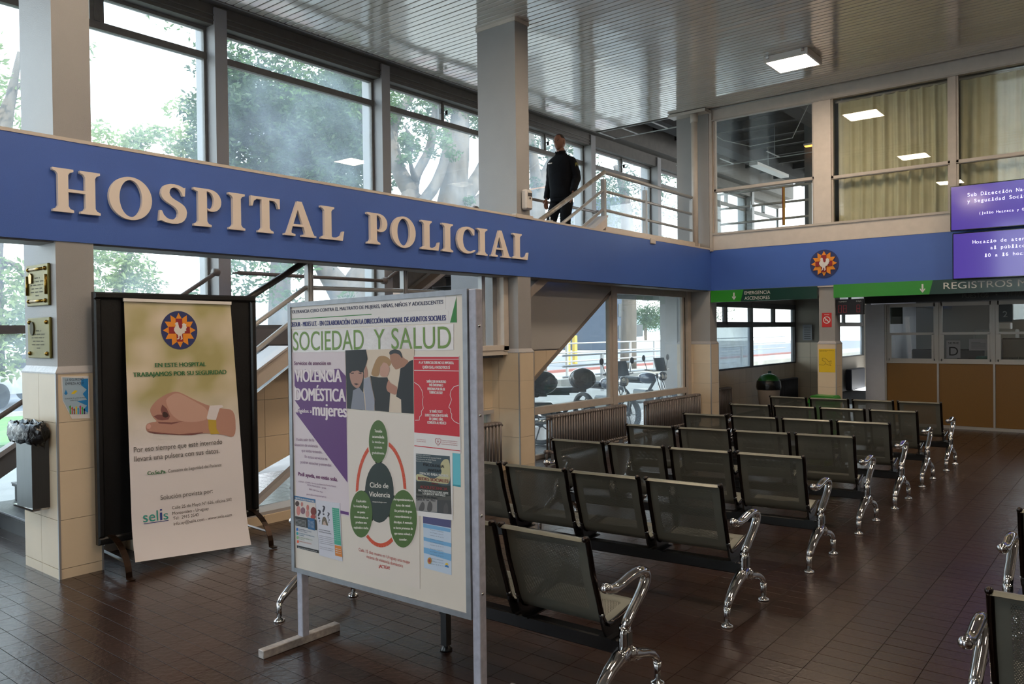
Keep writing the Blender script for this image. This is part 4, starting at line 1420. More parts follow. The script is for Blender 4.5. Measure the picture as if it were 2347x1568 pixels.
t = tag(MB().cbox(22.3, 23.6, 6.24, 6.4, .03, .60, .02).build('wall_heater', pm('heater_blue', '20242E', .45)), 'dark blue wall heater at the far end of the passage', 'heater')
# bins
t = thing('swing_bin', (15.9, 5.55, 0), 'cream bin with domed green swing lid and black liner in the passage', 'bin')
p = at(1762, 900, X=15.6)
cx, cy = 15.6, p.y
MB().lathe([(0, .02), (.17, .02), (.22, .50), (.225, .52), (0, .52)], (cx, cy, 0), 20).build('bin_body', pm('bin_cream', 'AFA090', .5), t)
MB().lathe([(.235, .50), (.245, .56), (.235, .66), (.225, .68)], (cx, cy, 0), 20).build('bin_liner', pm('liner_black', '111112', .25, bump=1, bscale=14), t)
MB().sphere((cx, cy, .66), .215, 20, 10, 1, 1, .75).build('lid', pm('lid_green', '1F5A1E', .3), t)
t.location = (0, 0, 0)
for c_ in t.children:
    pass
t.location = ORG[t.name]
p = at(1890, 905, X=12.6)
t = thing('green_bin', (12.6, p.y, 0), 'bright green lidded bin showing over the last bench row', 'bin')
MB().cbox(12.45, 12.75, p.y - .2, p.y + .2, 0, .56, .02).build('bin_body', pm('bin_green', '2A7A22', .35), t)
MB().prism([(-.21, 0), (.21, 0), (.19, .09), (.16, .115), (-.16, .115), (-.19, .09)], frm((12.44, p.y, .56), (0, -1, 0), (0, 0, 1), (-1, 0, 0)), -.32, 0).build('lid', pm('bin_green', '2A7A22', .35), t)
MB().box(12.43, 12.439, p.y - .13, p.y + .13, .60, .635).build('lid_sheen_strip', pm('lid_sheen', '8F9A2A', .25), t)  # olive strip that paints the lid's sheen into its colour

# ---- wall screens
def screen(z0, z1, y0, y1, lab, lines, gloss):
    t = thing('wall_screen', (12.97, y0, z0), lab, 'screen')
    MB().cbox(12.93, 12.99, y1, y0, z0, z1, .006).build('bezel', pm('gloss_black', '0A0A0B', .12), t)
    MB().box(12.99, XB, (y0 + y1) / 2 - .1, (y0 + y1) / 2 + .1, z0 + .2, z1 - .2).build('wall_mount', BLACKM, t)
    MB().box(12.926, 12.930, y1 + .015, y0 - .015, z0 + .015, z1 - .015).build('display_panel', pm('screen_purple', '392A78', gloss, emit=.75, coat=.4), t)
    f = frm((12.9255, y0, z0), (0, -1, 0), (0, 0, 1), (-1, 0, 0))
    m = MB()
    for st_, u, v, cap, pitch in lines:
        for i, ch in enumerate(st_):
            if ch != ' ':
                vs, fs = glyphs(ch, .005)
                wv = max(v_[0] for v_ in vs) - min(v_[0] for v_ in vs)
                wd = min(pitch * .86, wv * cap / .72 * 1.0)
                if ch in 'ilj1I':
                    wd = pitch * .38
                text(m, ch, f, u + pitch * i + pitch / 2, v, cap, wd, .001, 'C', .005)
                if ch in 'iIlr1(':
                    rect(m, f, u + pitch * i + pitch * .16, u + pitch * i + pitch * .84, v, v + cap * .1, .001) if ch != '(' else None
    m.build('lettering', pm('screen_text', 'D8D4F0', .5, emit=.9), t)
screen(3.10, 3.75, 2.24, 1.03, 'upper purple wall screen reading Sub Direccion', [('Sub Dirección Nacional', .215, .478, .052, .0425), ('y Seguridad Social', .215, .385, .052, .0425), ('(Julio Herrera y Obes)', .36, .21, .036, .0305)], .12)
screen(2.40, 3.07, 2.215, 1.02, 'lower purple wall screen reading Horario de atencion', [('Horario de atención', .255, .50, .050, .0425), ('al público', .47, .405, .050, .0425), ('10 a 16 horas', .40, .30, .050, .0425)], .16)

# ---- rooster emblem
ORA = pm('emblem_orange', 'E08A1E', .5); NAVY = pm('emblem_navy', '232F63', .5); REDC = pm('emblem_red', '8E1D22', .5)
def star(n, r0, r1, a0=math.pi / 2):
    return [((r0 if i % 2 == 0 else r1) * math.cos(a0 + math.pi * i / n), (r0 if i % 2 == 0 else r1) * math.sin(a0 + math.pi * i / n)) for i in range(2 * n)]
ROOST = [(-.26, .52), (-.17, .60), (-.08, .56), (-.07, .46), (-.02, .20), (.08, .10), (.18, .14), (.24, .30), (.22, .44), (.38, .52), (.46, .44), (.56, .46), (.52, .30), (.58, .20), (.50, .08), (.52, -.04), (.40, -.08), (.38, -.2), (.22, -.24), (.16, -.36), (.20, -.62), (.10, -.70), (.02, -.66), (.10, -.60), (.06, -.40), (-.02, -.42), (-.04, -.60), (-.18, -.68), (-.26, -.62), (-.12, -.56), (-.14, -.34), (-.30, -.22), (-.42, -.02), (-.40, .14), (-.28, .30), (-.28, .42), (-.36, .44)]
def emblem(parent, fr, cx, cy, rx, ry, d=.001, th=None):
    def T(p):
        return [(cx + a * rx, cy + b * ry) for a, b in p]
    lay = [('disc', ellipse(0, 0, 1, 1, 40), NAVY), ('star', star(12, .90, .62), ORA), ('cross', [(-.18, .6), (.18, .6), (.18, .18), (.58, .18), (.58, -.18), (.18, -.18), (.18, -.6), (-.18, -.6), (-.18, -.18), (-.58, -.18), (-.58, .18), (-.18, .18)], REDC), ('rooster', [(a * .72, b * .72) for a, b in ROOST], WHITE)]
    for i, (nm, p, mt) in enumerate(lay):
        m = MB()
        if th:
            m.prism(T(p), fr, d + i * th, d + (i + 1) * th)
        else:
            poly(m, fr, T(p), d + i * .0005)
        m.build(nm, mt, parent)
t = thing('rooster_emblem', (XB - .01, 4.08, 2.5), 'round navy emblem with orange star, red cross and white rooster on the back beam', 'emblem')
emblem(t, frm((XB - .005, 4.078, 2.762), (0, -1, 0), (0, 0, 1), (-1, 0, 0)), 0, 0, .226, .226, 0, .012)

# ---- air freshener, plaques, poster, steel bin on pillars
t = thing('air_freshener', (7.76, YA, 3.24), 'white air freshener dispenser on the middle pillar', 'dispenser')
m = MB()
for z, hw, dd in ():
    pass
MB().cbox(7.70, 7.84, YA - .085, YA - .001, 3.235, 3.48, .018).build('housing', pm('dispenser_white', 'D3CDC8', .3), t)
MB().cbox(7.735, 7.815, YA - .093, YA - .084, 3.40, 3.44, .003).build('window_slot', pm('dispenser_grey', '4A4A4C', .3), t)
MB().sphere((7.775, YA - .09, 3.375), .012, 10, 6).build('sensor', pm('dispenser_grey', '4A4A4C', .3), t)
BRASS = pm('brass', '6B6236', .42, .7, var=.18, vscale=7); BRASSD = pm('brass_bright', '94742E', .25, .9)
ENG = pm('engraved_dark', '4A4326', .6, .3)
xq = 2.34
fq = frm((xq, 0, 0), (0, -1, 0), (0, 0, 1), (-1, 0, 0))
def plaque(y0, y1, z0, z1, lab, ornate):
    t = thing('brass_plaque', (xq, (y0 + y1) / 2, z0), lab, 'plaque')
    MB().cbox(xq - .022, xq - .001, y1, y0, z0, z1, .005).build('plate', BRASS, t)
    fr2 = frm((xq - .022, y0, z0), (0, -1, 0), (0, 0, 1), (-1, 0, 0))
    w, h = y0 - y1, z1 - z0
    for a in (.045, w - .045):
        for b in (.035, h - .035):
            MB().sphere((xq - .024, y0 - a, z0 + b), .016, 12, 8).build('stud', BRASSD, t)
    if ornate:
        for b in (.035, h - .035):
            MB().tube([(xq - .026, y0 - .08, z0 + b), (xq - .026, y1 + .08, z0 + b)], .011, 10).build('ornament_bar', BRASSD, t)
        for a in (.025, w - .025):
            MB().tube([(xq - .026, y0 - a, z0 + .08), (xq - .026, y0 - a, z1 - .08)], .011, 10).build('ornament_bar', BRASSD, t)
        m = MB()
        m.prism([(.07, h * .55), (.115, h * .55), (.12, h * .74), (.095, h * .8), (.065, h * .74)], fr2, 0, .01)
        m.build('relief', BRASSD, t)
    else:
        MB().prism(ellipse(.095, h * .73, .036, .05, 20), fr2, 0, .008).build('medallion', ENG, t)
    m = MB()
    for k, (a, b) in enumerate(((.35, .65), (.15, .85), (.2, .8), (.25, .75), (.2, .78), (.38, .62))):
        v = h * (.66 - k * .085)
        nn = int((b - a) * w / .016)
        for q in range(nn):
            if (q * 7 + k * 3) % 5:
                rect(m, fr2, w * a + q * .016, w * a + q * .016 + .011, v, v + .008, .0012)
    m.build('engraved_lines', ENG, t)
plaque(6.52, 6.13, 1.955, 2.258, 'ornate brass plaque with twisted bars, the upper one on the nearest pillar', True)
plaque(6.515, 6.12, 1.572, 1.87, 'plain brass plaque with a round medallion, the lower one on the nearest pillar', False)
# pillar poster
xz = lambda x, y: (x / 3.015, 840 + y / 3.015)
yp = YA - .0235
fp = frm((0, yp, 0), (1, 0, 0), (0, 0, 1), (0, -1, 0))
def onp(x, y):
    v = at(*xz(x, y), Y=yp)
    return (v.x, v.z)
t = thing('handwash_poster', (2.45, yp, 1.12), 'small torn poster reading LA SEGURIDAD EMPIEZA AQUI on the nearest pillar', 'poster')
MB().prism([onp(*p) for p in ((420, 70), (612, 66), (622, 358), (497, 362), (432, 240))], fp, 0, .0015).build('paper', PAPER, t)
m = MB()
poly(m, fp, [onp(*p) for p in ((430, 75), (608, 82), (608, 330), (485, 332), (436, 235))], .002)
m.build('print_field', pm('poster_pale_blue', '9FB6C8', .5), t)
m = MB()
poly(m, fp, [onp(*p) for p in ((560, 90), (608, 84), (608, 320), (575, 300), (600, 270), (530, 240), (600, 230), (570, 190), (598, 160), (560, 130))], .0024)
poly(m, fp, [onp(*p) for p in ((454, 160), (466, 185), (455, 198), (443, 188))], .0024)
m.build('water_splash', pm('poster_blue', '1F7FC0', .5), t)
m = MB()
poly(m, fp, [onp(*p) for p in ((492, 185), (515, 165), (535, 168), (515, 190), (495, 192))], .0024)
m.build('soap_shape', pm('poster_yellow', 'E0C32A', .5), t)
m = MB()
a_, b_ = onp(450, 103), onp(578, 96)
text(m, 'LA SEGURIDAD', fp, a_[0], a_[1], .020, b_[0] - a_[0], .0026, bold=.02)
a_, b_ = onp(452, 130), onp(578, 122)
text(m, 'EMPIEZA AQUÍ!', fp, a_[0], a_[1], .020, b_[0] - a_[0], .0026, bold=.02)
a_, b_ = onp(448, 228), onp(590, 224)
text(m, 'DÍA MUNDIAL DEL LAVADO DE MANOS', fp, a_[0], a_[1], .009, b_[0] - a_[0], .0026, bold=.02)
a_, b_ = onp(482, 240), onp(540, 238)
text(m, '5 DE MAYO DE 2019', fp, a_[0], a_[1], .008, b_[0] - a_[0], .0026, bold=.02)
m.build('lettering', pm('ink_navy', '101830', .6), t)
for i, c in enumerate(('4C9A2A', 'C04828', '8A3C1E', 'D8C020', '3A9AC0', 'C02860', '40A040', '3A2A60')):
    m = MB()
    x = 480 + i * 14
    h = 272 + (i * 37 % 5) * 5
    poly(m, fp, [onp(x, 330), onp(x + 1, h + 20), onp(x - 3, h + 5), onp(x + 2, h), onp(x + 6, h - 4), onp(x + 10, h + 6), onp(x + 8, h + 20), onp(x + 9, 330)], .0024)
    m.build('raised_hand', pm('hand_' + c, c, .5), t)
# steel wall bin with liner
t = thing('steel_bin', (2.2, 6.3, .5), 'hexagonal brushed steel bin with black liner hung on the nearest pillar', 'bin')
hexa = [(2.317, 6.56), (2.24, 6.60), (2.12, 6.52), (2.085, 6.33), (2.15, 6.15), (2.317, 6.08)]
hexa = [(2.317, 6.56), (2.235, 6.53), (2.20, 6.44), (2.215, 6.20), (2.317, 6.165)]
def ringz(m, pts, z0, z1, cap0=True, cap1=False, s=1.0):
    k = len(pts)
    cx = sum(p[0] for p in pts) / k
    cy = sum(p[1] for p in pts) / k
    vs = [(p[0], p[1], z0) for p in pts] + [(cx + (p[0] - cx) * s, cy + (p[1] - cy) * s, z1) for p in pts]
    fs = [(i, (i + 1) % k, (i + 1) % k + k, i + k) for i in range(k)]
    if cap0:
        fs.append(tuple(range(k - 1, -1, -1)))
    if cap1:
        fs.append(tuple(range(k, 2 * k)))
    m.add(vs, fs)
m = MB()
ringz(m, hexa, .50, 1.075, True, True)
m.build('bin_body', STEEL, t)
MB().box(2.205, 2.317, 6.18, 6.53, .485, .50).build('base_rim', CHROME, t)
m = MB()
m.smooth = True
rr = random.Random(5)
lay = [(.99, 1.03), (.97, 1.12), (1.01, 1.2), (1.06, 1.2), (1.10, 1.1), (1.115, .95), (1.09, .8)]
n = 40
vs = []
ccx, ccy = 2.25, 6.36
for li, (z, s) in enumerate(lay):
    for i in range(n):
        a = 2 * math.pi * i / n
        rx, ry = .078, .215
        k = s * (1 + .10 * math.sin(a * 9 + li * 1.7) + rr.uniform(-.05, .05))
        vs.append((min(ccx + rx * k * math.cos(a), 2.315), ccy + ry * k * math.sin(a), z + (.0 if li else -.02 - .05 * max(0, math.cos(a + .5))) + rr.uniform(-.012, .012)))
m.add(vs, [(l * n + i, l * n + (i + 1) % n, (l + 1) * n + (i + 1) % n, (l + 1) * n + i) for l in range(len(lay) - 1) for i in range(n)])
m.build('liner_bag', pm('bag_black', '0D0D0F', .2, bump=.8, bscale=30, coat=.3), t, fix=False)

# ---- upper gallery things
t = thing('gallery_back_railing', (14.2, 5.3, 3.12), 'grey railing behind the left upper window of the back wall', 'railing')
for z in (4.28, 4.0, 3.71):
    MB().tube([(14.2, 6.4, z), (14.2, 4.62, z)], .022, 10).build('rail', RAILM, t)
for y in (6.36, 4.64):
    MB().box(14.17, 14.23, y - .03, y + .03, 3.12, 4.26).build('post', RAILM, t)
tag(MB().box(16.6, 17.0, 4.9, 5.55, 3.12, 6.15).build('gallery_column', pm('column_grey', '55585A', .7)), 'dark grey column inside the unlit upper room', 'pillar')
t = thing('hanging_strap', (14.16, 5.1, 3.6), 'narrow yellow and red strap hanging from the railing in the upper room', 'strap')
MB().box(14.155, 14.165, 5.085, 5.12, 3.58, 4.27).build('strap_cloth', pm('strip_yellow', 'C98A18', .6), t)
MB().box(14.155, 14.165, 5.12, 5.135, 3.58, 4.27).build('strap_edge', pm('strip_red', '8E2418', .6), t)
# beams of the bare ceiling, T-bars, cable
for i, yy in enumerate((3.0, 5.0, 7.4)):
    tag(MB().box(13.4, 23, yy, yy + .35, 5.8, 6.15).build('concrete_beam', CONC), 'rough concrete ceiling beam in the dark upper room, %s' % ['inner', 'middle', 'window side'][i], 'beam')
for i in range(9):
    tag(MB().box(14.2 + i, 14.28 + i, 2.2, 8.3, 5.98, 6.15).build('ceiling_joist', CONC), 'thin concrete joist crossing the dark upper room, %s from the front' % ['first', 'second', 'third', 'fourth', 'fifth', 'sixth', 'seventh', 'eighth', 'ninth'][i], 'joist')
TB = pm('tbar_white', 'B8B8B4', .5)
t = thing('ceiling_grid', (13.5, 7, 5.6), 'leftover white T-bar grid of the missing suspended ceiling past the planks', 'ceiling grid')
MB().box(13.09, 13.11, 4.2, 8.4, 5.585, 5.60).build('edge_bar', TB, t)
MB().box(13.74, 13.765, 4.2, 8.4, 5.585, 5.60).build('main_bar', TB, t)
for y in (8.35, 7.83, 7.18, 6.55, 5.9, 5.25, 4.6):
    MB().box(13.11, 13.74, y - .012, y + .012, 5.585, 5.60).build('cross_bar', TB, t)
MB().box(16.4, 16.42, 4.2, 8.2, 5.3, 5.315).build('main_bar', TB, t)
for y in (8.0, 7.0, 6.0):
    MB().box(15.7, 16.4, y - .012, y + .012, 5.3, 5.315).build('cross_bar', TB, t)
for y in (7.9, 6.1, 4.5):
    MB().tube([(16.41, y, 5.31), (16.41, y, 6.0)], .004, 6).build('hanger_wire', TB, t)
m = MB()
m.tube([(14.6, 6.9, 6.15), (14.5, 6.7, 5.6), (14.4, 6.35, 5.35), (14.6, 5.9, 5.2), (14.9, 5.2, 5.3), (15, 4.8, 6.15)], .008, 8)
tag(m.build('loose_cable', TB), 'loose pale cable sagging from the bare ceiling', 'cable')
tag(MB().box(17.5, 19.5, 6.9, 7.1, 5.45, 5.52).build('fluorescent_fitting', WHITE), 'white unlit fluorescent fitting hanging in the bare ceiling', 'lamp')
m = MB()
m.tube([(18.4, 7.0, 5.5), (18.4, 7.0, 6.15)], .006, 6)
m.build('suspension_wire', TB, bpy.data.objects['fluorescent_fitting'])
# ================================================================== FLAT PRINT HELPERS
class Sheet:
    """a plane through p0 with in-plane right vector and up vector; px() gives plane coordinates of a sight line"""
    def __init__(s, p0, right, up=(0, 0, 1)):
        s.p0 = Vector(p0)
        s.r = Vector(right).normalized()
        s.u = Vector(up).normalized()
        s.n = s.r.cross(s.u).normalized()
        s.fr = (s.p0, s.r, s.u, s.n)
    def px(s, x, y):
        d = _f + _r2 * ((x - 1173.5) / FPX) - _u2 * ((y - 784) / FPX)
        e = Vector((0, 0, EYE))
        t = (s.p0 - e).dot(s.n) / d.dot(s.n)
        q = e + d * t - s.p0
        b = s.r.dot(s.u)
        return (q.dot(s.r), q.dot(s.u))
    def poly(s, m, pts, d):
        poly(m, s.fr, [s.px(*p) for p in pts], d)
    def solid(s, m, pts, d0, d1):
        m.prism([s.px(*p) for p in pts], s.fr, d0, d1)
    def text(s, m, st_, ax, ay, bx, by, cap, d, bold=0.0):
        a, b = s.px(ax, ay), s.px(bx, by)
        c = s.px(ax, ay - cap)
        w = math.hypot(b[0] - a[0], b[1] - a[1])
        ch = abs(c[1] - a[1])
        dr = Vector(((b[0] - a[0]) / w, (b[1] - a[1]) / w))
        m.marks = getattr(m, 'marks', []) + [(len(m.v), len(m.f))]
        vs, fs = glyphs(st_, bold)
        xs = [v[0] for v in vs]
        x0, x1 = min(xs), max(xs)
        k = w / (x1 - x0)
        q = ch / .72
        m.add([s.p0 + s.r * (a[0] + dr.x * (x - x0) * k) + s.u * (a[1] + dr.y * (x - x0) * k + y * q) + s.n * d for x, y in vs], fs)
        if bold >= .009:                              # heavier weight: one or two more strokes beside the first
            for j in range(1, 2 + (bold > .012)):
                e = ch * .055 * j
                m.add([s.p0 + s.r * (a[0] + e + dr.x * (x - x0) * k) + s.u * (a[1] + dr.y * (x - x0) * k + y * q) + s.n * (d - .00012 * j) for x, y in vs], fs)
    def line(s, m, pts, w, d):
        linep(m, s.fr, [s.px(*p) for p in pts], w, d)
def zf(ox, oy, sc_):
    return lambda *pts: [(ox + a / sc_, oy + b / sc_) for a, b in pts]
def pellipse(cx, cy, rx, ry, n=36, tilt=0.0):
    return [(cx + rx * math.cos(2 * math.pi * i / n), cy + ry * math.sin(2 * math.pi * i / n) + tilt * rx * math.cos(2 * math.pi * i / n)) for i in range(n)]
def chaikin(p, n=2):
    for _ in range(n):
        q = []
        for i in range(len(p)):
            a, b = p[i], p[(i + 1) % len(p)]
            q += [(a[0] * .78 + b[0] * .22, a[1] * .78 + b[1] * .22), (a[0] * .22 + b[0] * .78, a[1] * .22 + b[1] * .78)]
        p = q
    return p
def ink(c):
    return pm('ink_' + c, c, .55)

# ================================================================== BLACK DISPLAY BOARD AND BANNER
BP0 = Vector((2.55, 5.95, 0)); BR = Vector((1.27, -.09, 0)).normalized()
BS = Sheet(BP0, BR)
BW = 1.275
bt = thing('display_board', BP0 + BR * BW / 2, 'black framed display board on curved metal feet beside the nearest pillar', 'board')
BLKP = pm('black_board_paint', '0D0D0E', .38, var=.2, vscale=12, bump=.15, bscale=60)
BS_ = lambda m, u0, u1, v0, v1, d0, d1: m.prism([(u0, v0), (u1, v0), (u1, v1), (u0, v1)], BS.fr, d0, d1)
m = MB()
BS_(m, .03, BW - .03, .23, 2.02, -.02, -.005)
m.build('panel', BLKP, bt)
for (u0, u1, v0, v1) in ((0, BW, 2.0, 2.05), (0, BW, .205, .26), (0, .05, .26, 2.0), (BW - .05, BW, .26, 2.0)):
    m = MB()
    c = .012
    o, r, u, n = BS.fr
    vs = [o + r * a + u * b + n * d for d, k in ((-.035, 0), (.012, 0), (.024, c)) for a, b in ((u0 + k, v0 + k), (u1 - k, v0 + k), (u1 - k, v1 - k), (u0 + k, v1 - k))]
    m.add(vs, [(3, 2, 1, 0), (8, 9, 10, 11)] + [(l + i, l + (i + 1) % 4, l + (i + 1) % 4 + 4, l + i + 4) for l in (0, 4) for i in range(4)])
    m.build('frame_rail', BLKP, bt)
FOOTM = pm('worn_bronze_metal', '2B1C12', .3, .7, var=.5, vscale=9)
for uu in (.09, 1.20):
    for sg in (1, -1):
        pts = []
        for i in range(11):
            t_ = i / 10 * math.pi / 2
            pts.append((sg * .33 * math.sin(t_) ** 1.1, .012 + .25 * math.cos(t_)))
        pts.append((sg * .385, .008))
        m = MB()
        o, r, u, n = BS.fr
        vs = []
        for a, b in pts:
            for du in (-.022, .022):
                for dz in (-.004, .004):
                    vs.append(o + r * (uu + du) + u * (b + dz) + n * a)
        fs = []
        for i in range(len(pts) - 1):
            a = i * 4
            fs += [(a, a + 2, a + 6, a + 4), (a + 1, a + 5, a + 7, a + 3), (a, a + 4, a + 5, a + 1), (a + 2, a + 3, a + 7, a + 6)]
        fs += [(0, 1, 3, 2), (len(vs) - 4, len(vs) - 2, len(vs) - 1, len(vs) - 3)]
        m.add(vs, fs)
        m.build('foot', FOOTM, bt)
    m = MB()
    o, r, u, n = BS.fr
    m.beam(o + r * uu + u * .12 + n * .27, o + r * uu + u * .12 - n * .27, .03, .006)
    m.build('tie_strip', STEEL, bt)
# banner (plane leaning out at its foot)
TLp = BP0 + BR * .6 + Vector((0, 0, 2.0)) + BS.n * .03
BTp = BP0 + BR * .6 + Vector((0, 0, .06)) + BS.n * .20
UP = (TLp - BTp).normalized()
NS = Sheet(TLp, BR, UP)
nt_ = thing('hanging_banner', (3.15, 5.75, .04), 'long printed vinyl banner with a fist wearing a yellow wristband, hung on the black board', 'banner')
bm_ = bpy.data.materials.new('banner_print')
bm_.use_nodes = True
nt = bm_.node_tree
p = nt.nodes['Principled BSDF']
p.inputs['Roughness'].default_value = .38
tc = nt.nodes.new('ShaderNodeTexCoord')
n1 = nt.nodes.new('ShaderNodeTexNoise')
n1.inputs['Scale'].default_value = 3.2
n1.inputs['Detail'].default_value = 1.5
nt.links.new(tc.outputs['Object'], n1.inputs['Vector'])
r1 = nt.nodes.new('ShaderNodeValToRGB')
r1.color_ramp.elements[0].position = .36
r1.color_ramp.elements[0].color = lin('A79E6C')
r1.color_ramp.elements[1].position = .66
r1.color_ramp.elements[1].color = lin('D5C7B2')
nt.links.new(n1.outputs['Fac'], r1.inputs[0])
sx = nt.nodes.new('ShaderNodeSeparateXYZ')
nt.links.new(tc.outputs['Object'], sx.inputs[0])
mr = nt.nodes.new('ShaderNodeMapRange')
mr.inputs['From Min'].default_value = .85
mr.inputs['From Max'].default_value = 1.25
nt.links.new(sx.outputs['Z'], mr.inputs['Value'])
mx = nt.nodes.new('ShaderNodeMix')
mx.data_type = 'RGBA'
mx.inputs['A'].default_value = lin('D8D2D4')
nt.links.new(mr.outputs[0], mx.inputs['Factor'])
nt.links.new(r1.outputs[0], mx.inputs['B'])
nt.links.new(mx.outputs['Result'], p.inputs['Base Color'])
z2 = zf(0, 540, 2.8)
z3_ = zf(0, 1000, 2.76)
m = MB()
# cloth, curled forward at the foot
cs = [NS.px(*q) for q in ((284, 690), (528, 697), (570, 1248), (305, 1288))]
rows_ = 16
cols_ = 8
vs = []
for i in range(rows_ + 1):
    for j in range(cols_ + 1):
        s_, t_ = j / cols_, i / rows_
        a = (cs[0][0] * (1 - s_) + cs[1][0] * s_) * (1 - t_) + (cs[3][0] * (1 - s_) + cs[2][0] * s_) * t_
        b = (cs[0][1] * (1 - s_) + cs[1][1] * s_) * (1 - t_) + (cs[3][1] * (1 - s_) + cs[2][1] * s_) * t_
        dd = 0.0
        if t_ > .84:
            dd = (t_ - .84) ** 2 * 1.6
        vs.append(NS.p0 + NS.r * a + NS.u * b + NS.n * (dd - .0))
k = cols_ + 1
m.smooth = True
m.add(vs, [(i * k + j, i * k + j + 1, (i + 1) * k + j + 1, (i + 1) * k + j) for i in range(rows_) for j in range(cols_)])
m.add([v - NS.n * .0012 for v in vs], [(i * k + j, (i + 1) * k + j, (i + 1) * k + j + 1, i * k + j + 1) for i in range(rows_) for j in range(cols_)])
m.build('banner_cloth', bm_, nt_, fix=False)
m = MB()
NS.solid(m, ((282, 684), (529, 692), (529, 699), (282, 691)), -.004, .012)
m.build('top_bar', WHITE, nt_)
def layer(name, mat, parent, fn):
    m = MB()
    fn(m)
    mk = getattr(m, 'marks', [])
    if len(mk) > 1:                                   # every printed line its own piece
        ends = mk[1:] + [(len(m.v), len(m.f))]
        if mk[0][1] > 0:
            mk, ends = [(0, 0)] + mk, [mk[0]] + ends
        for (v0, f0), (v1, f1) in zip(mk, ends):
            if f1 > f0:
                q = MB()
                q.add(m.v[v0:v1], [tuple(i - v0 for i in f) for f in m.f[f0:f1]])
                o = q.build(name, mat, parent)
        return o
    return m.build(name, mat, parent)
c0 = NS.px(411, 757)
c1_ = NS.px(452, 757)
c2_ = NS.px(411, 713)
emblem(nt_, NS.fr, c0[0], c0[1], c1_[0] - c0[0], c2_[1] - c0[1], .002)
layer('hand_picture', ink('B08476'), nt_, lambda m: NS.poly(m, chaikin(z2((962, 1110), (1000, 1060), (1060, 1020), (1120, 1000), (1160, 1008), (1230, 1045), (1330, 1090), (1420, 1110), (1508, 1120), (1514, 1302), (1420, 1275), (1300, 1268), (1230, 1280), (1150, 1283), (1080, 1275), (990, 1272), (945, 1262), (933, 1235), (940, 1210), (965, 1200), (1010, 1195), (985, 1170), (965, 1140))), .002))
layer('hand_highlight', ink('C09A8C'), nt_, lambda m: NS.poly(m, chaikin(z2((1060, 1050), (1120, 1010), (1160, 1016), (1240, 1060), (1330, 1110), (1340, 1180), (1240, 1200), (1150, 1190), (1100, 1150), (1075, 1100))), .0026))
layer('finger_shadow', ink('7A4C48'), nt_, lambda m: (NS.poly(m, z2((1040, 1085), (1068, 1110), (1090, 1160), (1080, 1180), (1040, 1186), (1010, 1180), (985, 1160), (1010, 1150), (1040, 1150), (1030, 1120)), .0032), NS.poly(m, z2((945, 1255), (1000, 1262), (1150, 1275), (1300, 1262), (1300, 1268), (1230, 1281), (1080, 1276), (990, 1272)), .0032), NS.poly(m, z2((1010, 1196), (1100, 1200), (1180, 1190), (1100, 1212), (1020, 1206)), .0032)))
layer('thumb_nail', ink('C79A90'), nt_, lambda m: NS.poly(m, chaikin(z2((938, 1214), (958, 1206), (970, 1222), (962, 1240), (940, 1240))), .0034))
layer('dark_crease', ink('3A2422'), nt_, lambda m: NS.poly(m, chaikin(z2((1046, 1128), (1070, 1135), (1084, 1160), (1060, 1170), (1040, 1160))), .0036))
layer('yellow_strap', ink('B79A3A'), nt_, lambda m: NS.poly(m, z2((1334, 1178), (1386, 1182), (1388, 1240), (1408, 1272), (1352, 1276), (1338, 1240)), .003))
layer('white_tag', ink('D6CFD2'), nt_, lambda m: NS.poly(m, z2((1345, 1092), (1424, 1088), (1432, 1100), (1408, 1110), (1384, 1184), (1330, 1180), (1326, 1168)), .0036))
GRN = ink('2F6A40'); DGR = ink('55524F')
def fnt(m):
    A = lambda s_, x0, y0, x1, y1, cap, z, sc_=2.8, b=.015: NS.text(m, s_, *z((x0, y0))[0], *z((x1, y1))[0], cap / sc_, .004, b)
    A('EN ESTE HOSPITAL', 993, 845, 1320, 838, 28, z2, b=.014)
    A('TRABAJAMOS POR SU SEGURIDAD', 852, 908, 1450, 888, 30, z2, b=.014)
    A('Co.Se.Pa.', 945, 1537, 1065, 1525, 24, z2, b=.014)
layer('green_lettering', GRN, nt_, fnt)
def fnt(m):
    A = lambda s_, x0, y0, x1, y1, cap, z, sc_=2.8, b=.004: NS.text(m, s_, *z((x0, y0))[0], *z((x1, y1))[0], cap / sc_, .004, b)
    A('Por eso siempre que esté internado', 858, 1393, 1425, 1337, 36, z2)
    A('llevará una pulsera con sus datos.', 862, 1452, 1408, 1395, 36, z2)
    A('Comisión de Seguridad del Paciente', 1078, 1522, 1420, 1480, 22, z2)
    A('Solución provista por:', 1015, 403, 1345, 358, 30, z3_, 2.76)
    A('Calle 25 de Mayo Nº 626, oficina 502', 1088, 463, 1465, 408, 21, z3_, 2.76)
    A('Montevideo - Uruguay', 1090, 498, 1320, 465, 21, z3_, 2.76)
    A('Tel:  2915 2540', 1094, 530, 1255, 505, 21, z3_, 2.76)
    A('info.uy@selis.com - www.selis.com', 1097, 565, 1465, 505, 21, z3_, 2.76)
layer('grey_lettering', DGR, nt_, fnt)
layer('logo_lettering', ink('2E9488'), nt_, lambda m: (NS.text(m, 'sel', *z3_((905, 545))[0], *z3_((1000, 533))[0], 70 / 2.76, .004, .0), NS.text(m, 's', *z3_((1034, 528))[0], *z3_((1064, 523))[0], 60 / 2.76, .004, .0)))
layer('logo_bar', ink('2B3E86'), nt_, lambda m: (NS.poly(m, z3_((1010, 484), (1024, 482), (1026, 530), (1012, 532)), .004), NS.poly(m, z3_((908, 552), (1065, 530), (1065, 534), (908, 556)), .004), NS.poly(m, z3_((1010, 462), (1022, 460), (1023, 470), (1011, 472)), .004)))

